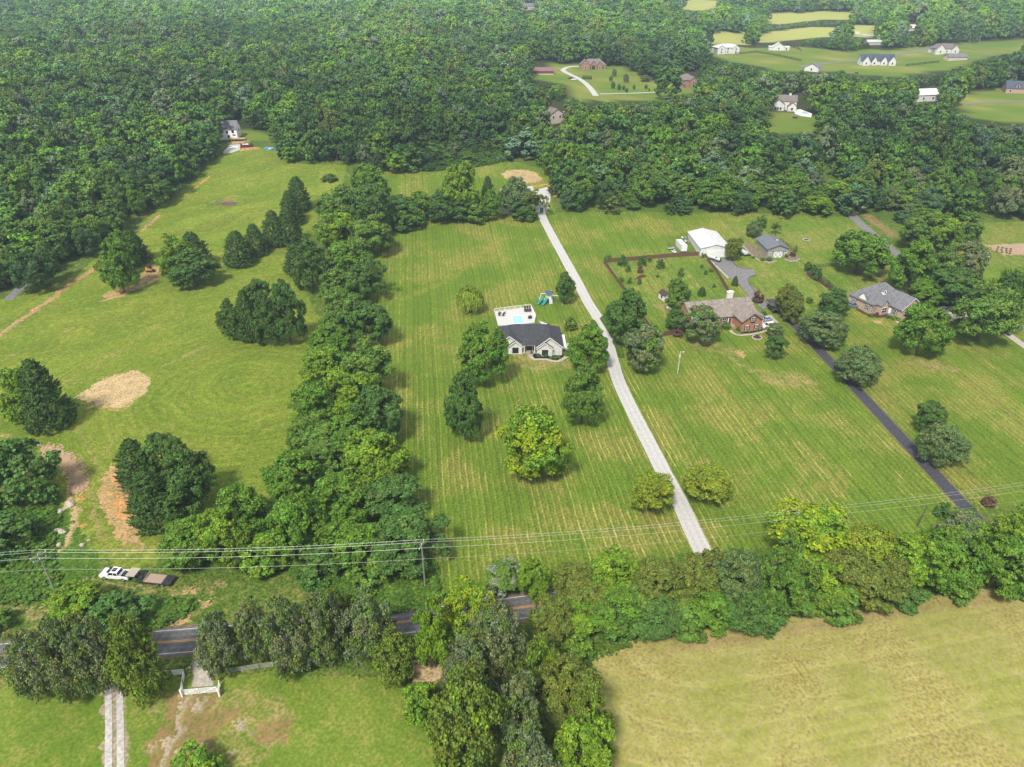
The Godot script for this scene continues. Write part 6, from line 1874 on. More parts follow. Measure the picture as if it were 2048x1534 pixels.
func far_places() -> void:
	var white := mat("white_siding", Color(0.82, 0.82, 0.81), 0.6)
	var brick := mat("far_brick", Color(0.27, 0.15, 0.105), 0.85)
	var tan := mat("far_tan", Color(0.46, 0.40, 0.34), 0.85)
	var taupe := mat("taupe_shingle", Color(0.23, 0.19, 0.18), 0.9, 0.0, "shingle", 0.16)
	var grey := mat("grey_shingle", Color(0.21, 0.21, 0.235), 0.9, 0.0, "shingle", 0.16)
	var navy := mat("navy_shingle", Color(0.05, 0.065, 0.10), 0.9)
	var wroof := mat("white_steel_roof", Color(0.70, 0.71, 0.72), 0.45)
	var maroon := mat("maroon_roof", Color(0.17, 0.085, 0.095), 0.6)
	var b := far_house("far_brick_house", "brick house with a brown roof and front gables on the far hilltop lawn", 1188, 139, 0.0, 1.0, brick, taupe, [[-11, 11, -13, -2, 3.8, 4.6, "hip", "x"], [-12.5, -4, -8, 1.5, 4.2, 4.0, "gable", "z"], [3, 7.5, -8, 0, 3.6, 3.0, "gable", "z"], [-3.5, 2.5, -8, -0.8, 3.6, 3.4, "gable", "z"]], [[-8.2, 1.8, 1.5], [5.2, 1.7, 0], [9.0, 1.7, -2], [-8.2, 5.0, 1.5]])
	var ent := MB.new(); ent.box(Vector3(-0.5, 1.6, -0.7), Vector3(2.6, 3.4, 0.2)); part("entry", ent, glass(), b)
	b = far_house("far_garage", "long maroon-roofed garage left of the far brick house", 1085, 149.5, -0.02, 1.0, mat("dark_boards", Color(0.10, 0.055, 0.045), 0.8), maroon, [[-10, 10, -9, 0, 3.0, 2.6, "gable", "x"]], [], "garage")
	var pl := MB.new(); pl.box(Vector3(0, -0.4, 0.35), Vector3(20.2, 2.6, 0.7)); part("base_wall", pl, mat("tan_base", Color(0.48, 0.34, 0.24), 0.8), b)
	for x in [-3.0, 3.0]:
		var vt := MB.new(); vt.box(Vector3(x, 5.7, -4.5), Vector3(0.6, 0.7, 0.6)); part("roof_vent", vt, maroon, b)
	far_house("far_two_storey_house", "two-storey brick house with a hip roof at the right end of the far lawn", 1374, 175, 0.1, 1.0, brick, taupe, [[-7, 7, -11, 0, 5.6, 4.0, "hip", "x"], [1.5, 7.4, -4, 1.8, 5.4, 2.6, "gable", "z"], [-9, -3, -3, 1.5, 2.8, 1.4, "hip", "x"]], [[4.4, 3.9, 1.8], [-3, 4.2, 0], [4.4, 1.2, 1.8]])
	far_house("far_tan_house", "tan house corner with a brown roof showing between trees", 1113, 247, 0.5, 1.0, tan, taupe, [[-5, 6, -9, 0, 5.6, 3.2, "gable", "z"], [4, 12, -8, -1, 4.0, 2.4, "hip", "x"]], [[-2.5, 4.0, 0], [2.5, 4.0, 0]])
	far_house("far_dark_shed", "small dark shed with a grey roof under the trees left of the tan house", 1095, 241, 0.1, 1.0, mat("black_boards", Color(0.03, 0.028, 0.03), 0.8), grey, [[-3.5, 3.5, -4, 0, 2.2, 1.0, "gable", "x"]], [], "shed")
	var p := far_house("pool_house", "white two-storey house with a pool on the wooded hill", 1570, 222, -0.25, 1.0, white, taupe, [[-5, 7, -13, -3, 6.0, 3.2, "gable", "x"], [-9, -1, -11, 0, 4.4, 2.8, "gable", "z"], [1.5, 7, -6, 0.5, 3.4, 2.2, "gable", "z"]], [[-6.8, 1.5, 0], [-5, 1.5, 0], [-3.2, 1.5, 0], [4.2, 1.5, 0.5], [3, 4.4, -3]])
	var cc := MB.new(); cc.box(Vector3(2.4, 8.0, -8), Vector3(1.4, 5.0, 1.0)); part("chimney", cc, white, p)
	var ft := thing("far_pool", "pale terrace with a blue pool beside the white hill house", "pool", Vector3.ZERO)
	put("terrace", sheet(W([1588, 221, 1600, 219, 1624, 228, 1622, 235, 1602, 232, 1590, 228]), 0.25, 0.8), mat("pale_step2", Color(0.6, 0.58, 0.56), 0.8), ft)
	put("water", sheet(W([1598, 224, 1610, 224, 1618, 228, 1606, 229]), 0.3), mat("pool_water", Color(0.26, 0.58, 0.68), 0.08), ft)
	var tr := thing("trampoline", "round black trampoline on the lawn below the hill house's pool", "trampoline", G(1590, 236))
	var d := MB.new(); d.tube(Vector3(0, 0.8, 0), Vector3(0, 0.9, 0), 2.0, 2.0, 14); part("jumping_mat", d, mat("black_frame", Color(0.02, 0.02, 0.022), 0.5), tr)
	for k in 6:
		var l := MB.new(); l.tube(Vector3(cos(k * 1.05) * 1.9, -0.3, sin(k * 1.05) * 1.9), Vector3(cos(k * 1.05) * 1.9, 2.2, sin(k * 1.05) * 1.9), 0.06, 0.06, 5); part("leg", l, mat("steel_grey", Color(0.3, 0.3, 0.31), 0.5), tr)
	far_house("far_white_barn", "white barn with a steel roof at the edge of the far right field", 1855, 203, 0.22, 1.0, white, wroof, [[-9, 9, -11, 0, 4.6, 3.4, "gable", "x"]], [[-4, 2.2, 0], [4, 2.2, 0]], "barn")
	far_house("far_field_house", "brick house with a dark roof and dormers cut by the right edge of the picture", 2040, 187, -0.3, 1.0, mat("far_pink_brick", Color(0.36, 0.24, 0.19), 0.85), navy, [[-10, 12, -12, 0, 3.6, 4.4, "gable", "x"], [-4, -1, -5, -0.5, 5.6, 1.2, "gable", "z"], [3, 6, -5, -0.5, 5.6, 1.2, "gable", "z"]], [[-7, 1.6, 0], [-2.5, 5.0, -0.5], [4.5, 5.0, -0.5]])
	far_house("far_white_house", "long white house with a white roof, leftmost in the far valley", 1455, 107.5, 0.2, 1.0, white, wroof, [[-12, 12, -13, 0, 6.0, 3.0, "hip", "x"], [-12, -4, -8, 2, 5.6, 2.6, "gable", "z"], [4, 12, -8, 2, 5.6, 2.6, "gable", "z"]], [[-8, 1.8, 2], [-8, 4.4, 2], [8, 1.8, 2], [8, 4.4, 2], [0, 1.8, 0], [0, 4.4, 0]])
	far_house("far_stable", "small white stable with a steep roof beside dark paddock rails", 1557, 101, -0.2, 1.0, white, wroof, [[-6, 6, -10, 0, 3.6, 3.6, "gable", "z"], [-10, -5, -9, -1, 3.0, 1.0, "gable", "x"], [5, 11, -9, -1, 3.0, 1.0, "gable", "x"]], [[0, 1.8, 0], [8, 1.4, -1]], "stable")
	far_house("far_gabled_house", "wide white house with four gables and navy roofs in the far valley", 1756, 131, -0.05, 0.76, white, navy, [[-20, 20, -14, -3, 4.0, 5.0, "gable", "x"], [-19, -11, -8, 1, 4.0, 4.0, "gable", "z"], [-8, -2, -8, 0, 4.0, 3.4, "gable", "z"], [3, 10, -8, 0, 4.0, 3.6, "gable", "z"], [12, 20, -8, 1.5, 4.0, 4.0, "gable", "z"]], [[-15, 1.8, 1], [-5, 1.8, 0], [6.5, 1.8, 0], [16, 1.8, 1.5]])
	far_house("far_grey_house", "white house with taupe gables at the bend of the far road", 1894, 107, 0.1, 1.0, white, taupe, [[-13, 13, -12, -1, 4.4, 4.2, "hip", "x"], [-13, -5, -7, 2, 5.0, 3.4, "gable", "z"], [4, 11, -7, 1, 4.4, 3.2, "gable", "z"]], [[-9, 1.8, 2], [7.5, 1.8, 1], [0, 1.8, -1]])
	far_house("far_grey_shed", "blue-grey roofed shed among trees below the far road", 1915, 121, 0.0, 1.0, tan, grey, [[-9, 9, -9, 0, 3.0, 2.6, "gable", "x"]], [], "shed")
	far_house("far_pale_shed", "small pale grey shed in the scrub of the far valley", 1751, 90, 0.0, 1.0, tan, mat("pale_roof", Color(0.4, 0.42, 0.46), 0.7), [[-9, 9, -8, 0, 2.8, 2.0, "gable", "x"]], [], "shed")
	far_house("far_lane_house", "small white house at the wood's edge beyond the far road", 1774, 55, 0.0, 1.0, white, grey, [[-11, 11, -10, 0, 3.4, 3.0, "gable", "x"]], [[-5, 1.8, 0], [5, 1.8, 0]])
	far_house("far_tan_roof_house", "far house with a sand-coloured roof beside a bare yard", 1822, 62, 0.2, 1.0, white, mat("sand_roof", Color(0.6, 0.48, 0.36), 0.8), [[-14, 14, -12, 0, 3.6, 3.6, "hip", "x"]], [[-6, 1.8, 0], [6, 1.8, 0]])
	far_house("far_hill_house", "tiny pale house in the woods at the top of the picture", 1057, 20, 0.3, 1.0, tan, grey, [[-12, 12, -12, 0, 6.0, 4.0, "gable", "x"]], [[-5, 2.5, 0], [5, 2.5, 0]])
	far_house("far_garage_roof", "grey gable roof poking out of trees below the far valley road", 1622, 143, -0.6, 1.0, white, grey, [[-6, 6, -9, 0, 3.4, 3.0, "gable", "z"]], [[0, 1.8, 0]], "garage")

# ------------------------------------------------------------------ vehicles
func wheel(parent: Node3D, at: Vector3, r: float, w: float) -> void:
	var m := MB.new(); m.tube(Vector3(-w * 0.5, 0, 0), Vector3(w * 0.5, 0, 0), r, r, 12)
	var o := part("wheel", m, mat("tyre_rubber", Color(0.018, 0.018, 0.019), 0.85), parent, at)
	var h := MB.new(); h.tube(Vector3(-w * 0.5 - 0.012, 0, 0), Vector3(w * 0.5 + 0.012, 0, 0), r * 0.6, r * 0.6, 10)
	part("rim", h, mat("alloy", Color(0.5, 0.5, 0.52), 0.35, 0.6), o)

# a car that points along -z; side outlines are (z, y), nose at negative z
func car(called: String, label: String, at: Vector3, turn: float, paint: Material, kind: String, group := "") -> Node3D:
	var t := thing(called, label, "pickup" if kind == "pickup" else "car", at, turn, group)
	var L := 4.8; var W_ := 1.84
	var body: PackedVector2Array; var cab: PackedVector2Array; var roof_y := 1.42
	if kind == "pickup":
		L = 6.3; W_ = 2.02; roof_y = 1.95
		body = PackedVector2Array([Vector2(-3.1, 0.55), Vector2(-3.12, 1.0), Vector2(-2.9, 1.2), Vector2(-1.35, 1.28), Vector2(1.1, 1.3), Vector2(1.1, 0.5), Vector2(-2.9, 0.45)])
		cab = PackedVector2Array([Vector2(-1.45, 1.27), Vector2(-0.75, 1.9), Vector2(0.85, 1.92), Vector2(1.05, 1.28)])
	elif kind == "suv":
		roof_y = 1.75; L = 4.9; W_ = 1.9
		body = PackedVector2Array([Vector2(-2.4, 0.4), Vector2(-2.42, 0.85), Vector2(-2.2, 1.0), Vector2(-1.1, 1.1), Vector2(2.3, 1.12), Vector2(2.4, 0.9), Vector2(2.38, 0.4)])
		cab = PackedVector2Array([Vector2(-1.2, 1.08), Vector2(-0.5, 1.7), Vector2(1.9, 1.72), Vector2(2.25, 1.1)])
	else:
		body = PackedVector2Array([Vector2(-2.35, 0.35), Vector2(-2.38, 0.68), Vector2(-2.1, 0.84), Vector2(-1.0, 0.95), Vector2(1.6, 0.98), Vector2(2.3, 0.95), Vector2(2.36, 0.6), Vector2(2.3, 0.35)])
		cab = PackedVector2Array([Vector2(-1.1, 0.93), Vector2(-0.3, 1.38), Vector2(0.9, 1.4), Vector2(1.75, 0.96)])
	var side := Transform3D(Basis(Vector3(0, 0, 1), Vector3(0, 1, 0), Vector3(1, 0, 0)), Vector3.ZERO)
	var b := MB.new()
	b.prism(body, -W_ * 0.5, W_ * 0.5, side)
	part("body", b, paint, t)
	# glasshouse tapers inwards
	var g := MB.new()
	var lo := W_ * 0.5 - 0.08; var hi := W_ * 0.5 - (0.16 if kind == "pickup" else 0.28)
	g.hexa([Vector3(-lo, cab[0].y, cab[0].x), Vector3(lo, cab[0].y, cab[0].x), Vector3(lo, cab[3].y, cab[3].x), Vector3(-lo, cab[3].y, cab[3].x), Vector3(-hi, cab[1].y, cab[1].x), Vector3(hi, cab[1].y, cab[1].x), Vector3(hi, cab[2].y, cab[2].x), Vector3(-hi, cab[2].y, cab[2].x)])
	part("window", g, glass("car_glass", Color(0.015, 0.018, 0.02)), t)
	var r := MB.new()
	r.hexa([Vector3(-hi, roof_y - 0.04, cab[1].x), Vector3(hi, roof_y - 0.04, cab[1].x), Vector3(hi, roof_y - 0.02, cab[2].x), Vector3(-hi, roof_y - 0.02, cab[2].x), Vector3(-hi + 0.06, roof_y + 0.04, cab[1].x + 0.12), Vector3(hi - 0.06, roof_y + 0.04, cab[1].x + 0.12), Vector3(hi - 0.06, roof_y + 0.04, cab[2].x - 0.1), Vector3(-hi + 0.06, roof_y + 0.04, cab[2].x - 0.1)])
	for s in [-1.0, 1.0]:
		for e in [[0, 1], [3, 2]]: r.bar(Vector3(s * (lo + 0.01), cab[e[0]].y, cab[e[0]].x), Vector3(s * (hi + 0.01), cab[e[1]].y, cab[e[1]].x), 0.09, 0.09)
		r.bar(Vector3(s * (lo + 0.01), cab[0].y, (cab[1].x + cab[2].x) * 0.5), Vector3(s * (hi + 0.01), cab[1].y, (cab[1].x + cab[2].x) * 0.5), 0.09, 0.07)
	part("roof", r, paint, t)
	var wr := 0.42 if kind == "pickup" else 0.34
	var zs := [-2.05, 1.95] if kind == "pickup" else [-1.45, 1.45]
	for z in zs:
		for x in [-1.0, 1.0]: wheel(t, Vector3(x * (W_ * 0.5 - 0.08), wr, z), wr, 0.26)
	for s in [-1.0, 1.0]:
		var h := MB.new(); h.box(Vector3(s * (W_ * 0.5 - 0.26), body[1].y - 0.08, body[1].x + 0.0), Vector3(0.36, 0.18, 0.08)); part("headlight", h, mat("lamp_clear", Color(0.6, 0.62, 0.64), 0.15), t)
		var tz: float = 3.06 if kind == "pickup" else body[5].x + 0.02
		var q := MB.new(); q.box(Vector3(s * (W_ * 0.5 - 0.12), 0.95 if kind != "sedan" else 0.8, tz), Vector3(0.2, 0.3, 0.08)); part("taillight", q, mat("lamp_red", Color(0.25, 0.01, 0.01), 0.2), t)
	return t

func vehicles() -> void:
	var white := mat("white_paint", Color(0.78, 0.79, 0.80), 0.25)
	var black := mat("black_paint", Color(0.012, 0.013, 0.015), 0.2)
	var frame := mat("black_steel", Color(0.022, 0.022, 0.026), 0.6)
	var plank := mat("deck_planks", Color(0.42, 0.31, 0.24), 0.85, 0.0, "streak", 0.4)
	# the truck and its gooseneck trailer
	var a := G(216, 1153); var b := G(338, 1166)
	var turn := yaw_of(a, b) - PI / 2 + PI       # nose (-z) towards a
	turn = atan2((b - a).x, (b - a).z)
	var u := (b - a).normalized()
	var mid := G(235, 1154)
	var t := car("pickup_truck", "white crew-cab pickup parked on the grass, hitched to a flatbed trailer", mid, turn, white, "pickup")
	var bed := MB.new()
	for x in [-0.96, 0.96]: bed.box(Vector3(x, 0.95, 2.1), Vector3(0.1, 0.7, 2.0))
	bed.box(Vector3(0, 0.95, 3.06), Vector3(1.98, 0.7, 0.1))
	part("cargo_bed", bed, white, t)
	var lin := MB.new(); lin.box(Vector3(0, 0.68, 2.08), Vector3(1.8, 0.1, 1.94)); lin.box(Vector3(0.1, 0.95, 1.9), Vector3(1.0, 0.45, 0.7)); part("bed_liner", lin, frame, t)
	var gr := MB.new(); gr.box(Vector3(0, 0.86, -3.13), Vector3(1.3, 0.34, 0.06)); part("grille", gr, frame, t)
	var ws := MB.new(); ws.boxt(Transform3D(Basis(Vector3.RIGHT, 0.83), Vector3(0, 1.62, -1.12)), Vector3(1.55, 0.05, 0.85)); part("windshield", ws, glass("car_glass"), t)
	var sr := MB.new(); sr.box(Vector3(0, 2.01, -0.05), Vector3(1.05, 0.03, 0.95)); part("sunroof", sr, glass("car_glass"), t)
	var box_ := MB.new(); box_.box(Vector3(0, 1.2, 1.38), Vector3(1.7, 0.35, 0.4)); part("tool_box", box_, mat("alloy", Color(0.5, 0.5, 0.52), 0.35, 0.6), t)
	for x in [-1.12, 1.12]:
		var mr := MB.new(); mr.box(Vector3(x, 1.45, -1.0), Vector3(0.22, 0.24, 0.12)); part("mirror", mr, white, t)
	var tr := thing("gooseneck_trailer", "black gooseneck flatbed trailer with a plank deck behind the white pickup", "trailer", G(313, 1163.5), turn)
	var ch := MB.new()
	for x in [-1.22, 1.22]: ch.box(Vector3(x, 0.78, 0.0), Vector3(0.12, 0.22, 7.0))
	ch.box(Vector3(0, 0.72, 0.0), Vector3(0.5, 0.2, 7.0))
	for z in [-3.4, -1.6, 0.3, 1.9, 3.4]: ch.box(Vector3(0, 0.71, z), Vector3(2.5, 0.14, 0.14))
	part("frame", ch, frame, tr)
	for k in 12:
		var p := MB.new(); p.box(Vector3(-1.06 + k * 0.193, 0.92, 0.05), Vector3(0.182, 0.05, 3.7)); part("plank", p, plank, tr)
	for k in 2:
		var rp := MB.new(); rp.boxt(Transform3D(Basis(Vector3.RIGHT, 0.10), Vector3(-0.6 + k * 1.2, 0.87, 2.8)), Vector3(1.14, 0.1, 1.75))
		for i in 5: rp.box(Vector3(-0.6 + k * 1.2, 0.95 - 0.03 * i, 2.1 + i * 0.34), Vector3(1.1, 0.06, 0.06))
		part("loading_ramp", rp, frame, tr)
	var nk := MB.new()
	for x in [-0.5, 0.5]:
		nk.bar(Vector3(x, 0.8, -3.3), Vector3(x, 1.75, -3.8), 0.14, 0.2); nk.bar(Vector3(x, 1.75, -3.7), Vector3(x * 0.4, 1.75, -6.1), 0.14, 0.2)
	nk.bar(Vector3(0, 1.7, -6.0), Vector3(0, 0.9, -6.05), 0.14, 0.14)
	part("gooseneck", nk, frame, tr)
	var up := MB.new(); up.box(Vector3(0, 2.0, -4.5), Vector3(2.35, 0.08, 1.9)); var ud := part("upper_deck", up, mat("pale_planks", Color(0.46, 0.40, 0.35), 0.85, 0.0, "streak", 0.4), tr)
	var ur := MB.new()
	for x in [-1.1, 1.1]: ur.box(Vector3(x, 1.93, -4.5), Vector3(0.08, 0.12, 1.9))
	part("deck_rail", ur, frame, ud)
	var wn := MB.new(); wn.box(Vector3(0, 0.97, -2.7), Vector3(2.2, 0.12, 1.6)); wn.box(Vector3(-0.4, 1.15, -2.8), Vector3(0.8, 0.3, 0.7)); wn.tube(Vector3(0.2, 1.1, -3.0), Vector3(0.9, 1.1, -3.0), 0.2, 0.2, 8); part("winch_box", wn, frame, tr)
	var ht := MB.new(); ht.bar(Vector3(-1.15, 1.0, -1.85), Vector3(1.15, 1.25, -1.85), 0.1, 0.1); part("strap_bar", ht, mat("dull_brass", Color(0.35, 0.26, 0.10), 0.6), tr)
	for z in [0.9, 1.9]:
		for x in [-1.0, 1.0]: wheel(tr, Vector3(x, 0.4, z), 0.4, 0.24)
	# cars by the houses
	var c1 := G(1536, 613); var c2 := G(1551, 627)
	car("parked_car", "black estate car on the black drive beside the red mulch bed", (c1 + c2) * 0.5, atan2((c1 - c2).x, (c1 - c2).z), black, "suv")
	var d1 := G(1524, 657); var d2 := G(1546, 653)
	car("parked_car", "white sport utility car nose-out beside the brick house's right wall", (d1 + d2) * 0.5 + Vector3(0.2, 0, 0), atan2((d1 - d2).x, (d1 - d2).z) + PI, white, "suv")
	car("parked_car", "pale blue-silver car behind the white one beside the brick house", G(1531, 641), atan2((d1 - d2).x, (d1 - d2).z) + PI, mat("silver_blue", Color(0.36, 0.44, 0.52), 0.25, 0.3), "sedan")
	var e1 := G(1904, 622); var e2 := G(1928, 620)
	var bt := car("pickup_truck", "black pickup on the concrete pad right of the tan house", (e1 + e2) * 0.5, atan2((e1 - e2).x, (e1 - e2).z), black, "pickup")
	var bb := MB.new()
	for x in [-0.96, 0.96]: bb.box(Vector3(x, 0.95, 2.1), Vector3(0.1, 0.7, 2.0))
	bb.box(Vector3(0, 0.66, 2.1), Vector3(1.9, 0.08, 2.0)); bb.box(Vector3(0, 0.95, 3.06), Vector3(1.98, 0.7, 0.1)); part("cargo_bed", bb, black, bt)
	car("parked_car", "grey car left of the black pickup on the tan house's pad", G(1887, 623), atan2((e1 - e2).x, (e1 - e2).z), mat("grey_paint", Color(0.11, 0.12, 0.13), 0.25, 0.2), "suv")
	car("parked_car", "blue-grey car at the tan house's left wall", G(1702, 612), 0.6, mat("blue_grey_paint", Color(0.16, 0.22, 0.30), 0.25, 0.2), "sedan")
	car("parked_car", "white car on the far drive below the maroon-roofed garage", G(1147, 160.5), 1.2, white, "sedan")
	car("parked_car", "dark car on the far drive just left of the white one", G(1141.5, 158), 1.2, black, "sedan")
	# skid steer
	var yl := mat("machine_yellow", Color(0.62, 0.26, 0.02), 0.5)
	var s := thing("skid_steer", "yellow tracked skid steer working in the dirt between two tree clumps", "loader", G(300, 543), PI / 2 + PI)
	var bd := MB.new(); bd.box(Vector3(0, 0.95, 0.35), Vector3(1.3, 0.9, 2.0)); bd.box(Vector3(0, 1.5, 1.0), Vector3(1.2, 0.4, 0.7)); part("body", bd, yl, s)
	var cb := MB.new(); cb.boxt(Transform3D(Basis.IDENTITY, Vector3(0, 1.75, -0.1)), Vector3(1.15, 1.2, 1.2), 0.85); part("cab", cb, frame, s)
	for x in [-0.85, 0.85]:
		var tk := MB.new(); tk.prism(PackedVector2Array([Vector2(-1.2, 0.3), Vector2(-0.9, 0.0), Vector2(0.9, 0.0), Vector2(1.2, 0.35), Vector2(0.9, 0.7), Vector2(-0.9, 0.65)]), x - 0.2, x + 0.2, Transform3D(Basis(Vector3(0, 0, 1), Vector3(0, 1, 0), Vector3(1, 0, 0)), Vector3.ZERO)); part("track", tk, mat("tyre_rubber", Color(0.018, 0.018, 0.019), 0.85), s)
		var am := MB.new(); am.bar(Vector3(x * 0.85, 1.6, 1.2), Vector3(x * 0.85, 1.2, -1.1), 0.14, 0.2); am.bar(Vector3(x * 0.85, 1.2, -1.1), Vector3(x * 0.85, 0.4, -1.5), 0.14, 0.2); part("lift_arm", am, yl, s)
	var bk := MB.new(); bk.bar(Vector3(0, 0.15, -1.4), Vector3(0, 0.15, -2.3), 1.9, 0.1); bk.box(Vector3(0, 0.45, -1.45), Vector3(1.9, 0.6, 0.1)); part("bucket", bk, frame, s)
	# boats by the barn
	var silver := mat("silver_cover", Color(0.42, 0.46, 0.50), 0.5)
	for e in [[1484, 508, 0.35, "boat under a silver cover beside the brownish olive tree", silver], [1429, 521, 0.75, "open pale boat on a trailer at the gravel lot's upper end", mat("pale_hull", Color(0.62, 0.65, 0.66), 0.4)]]:
		var bo := thing("boat", e[3], "boat", G(e[0], e[1]), e[2])
		var hull := MB.new()
		hull.hexa([Vector3(-0.8, 0.6, 2.5), Vector3(0.8, 0.6, 2.5), Vector3(0.15, 0.7, -2.9), Vector3(-0.15, 0.7, -2.9), Vector3(-1.15, 1.3, 2.6), Vector3(1.15, 1.3, 2.6), Vector3(0.2, 1.45, -3.2), Vector3(-0.2, 1.45, -3.2)])
		part("hull", hull, mat("pale_hull", Color(0.62, 0.65, 0.66), 0.4), bo)
		var cv := MB.new()
		if e[4] == silver:
			cv.hexa([Vector3(-1.16, 1.31, 2.6), Vector3(1.16, 1.31, 2.6), Vector3(0.5, 1.4, -2.4), Vector3(-0.5, 1.4, -2.4), Vector3(-0.3, 2.1, 2.2), Vector3(0.3, 2.1, 2.2), Vector3(0.1, 1.9, -1.6), Vector3(-0.1, 1.9, -1.6)]); part("cover", cv, silver, bo)
		else:
			cv.box(Vector3(0, 1.35, 0.6), Vector3(1.1, 0.4, 0.5)); cv.box(Vector3(0, 1.4, 2.7), Vector3(0.5, 0.7, 0.4)); part("console", cv, frame, bo)
		var tl := MB.new(); tl.box(Vector3(0, 0.45, 0.4), Vector3(1.5, 0.12, 4.6)); tl.bar(Vector3(0, 0.45, -1.8), Vector3(0, 0.45, -3.9), 0.12, 0.1); part("trailer_frame", tl, frame, bo)
		for x in [-0.85, 0.85]: wheel(bo, Vector3(x, 0.33, 0.8), 0.33, 0.2)

# ------------------------------------------------------------------ poles, wires, fences
func utility_pole(label: String, x: float, ytop: float, h: float, arms: Array, group := "roadside power poles") -> Node3D:
	var p := P(x, ytop, h)
	var at := Vector3(p.x, gy(p.x, p.z), p.z)
	var t := thing("utility_pole", label, "pole", at, 0.0, group)
	var m := MB.new(); m.tube(Vector3(0, -0.5, 0), Vector3(0, h, 0), 0.17, 0.12, 8); part("post", m, mat("weathered_pole", Color(0.30, 0.29, 0.28), 0.9, 0.0, "streak", 0.3), t)
	for e in arms:
		var c := MB.new(); c.boxt(Transform3D(Basis(Vector3.UP, e[1]), Vector3(0, e[0], 0.16)), Vector3(e[2], 0.13, 0.11)); var cm := part("crossarm", c, mat("weathered_pole"  , Color(0.30, 0.29, 0.28), 0.9), t)
		var q := MB.new()
		for k in 3:
			var o := Basis(Vector3.UP, e[1]) * Vector3((k - 1) * e[2] * 0.46, 0, 0)
			q.tube(Vector3(o.x, e[0] + 0.06, o.z + 0.16), Vector3(o.x, e[0] + 0.34, o.z + 0.16), 0.06, 0.08, 6)
		part("insulator", q, mat("porcelain", Color(0.6, 0.62, 0.63), 0.3), cm)
	return t

func cable(label: String, a: Vector3, b: Vector3, sag: float, r: float, group: String) -> void:
	var m := MB.new()
	var n := 16
	for k in n:
		var u0 := float(k) / n; var u1 := float(k + 1) / n
		m.tube(a.lerp(b, u0) - Vector3(0, sag * 4.0 * u0 * (1.0 - u0), 0), b.lerp(a, 1.0 - u1) - Vector3(0, sag * 4.0 * u1 * (1.0 - u1), 0), r, r, 4, false)
	var o := put("power_cable", m.mesh(), mat("aluminium_cable", Color(0.46, 0.47, 0.48), 0.45, 0.3))
	tag(o, label, "cable", group)

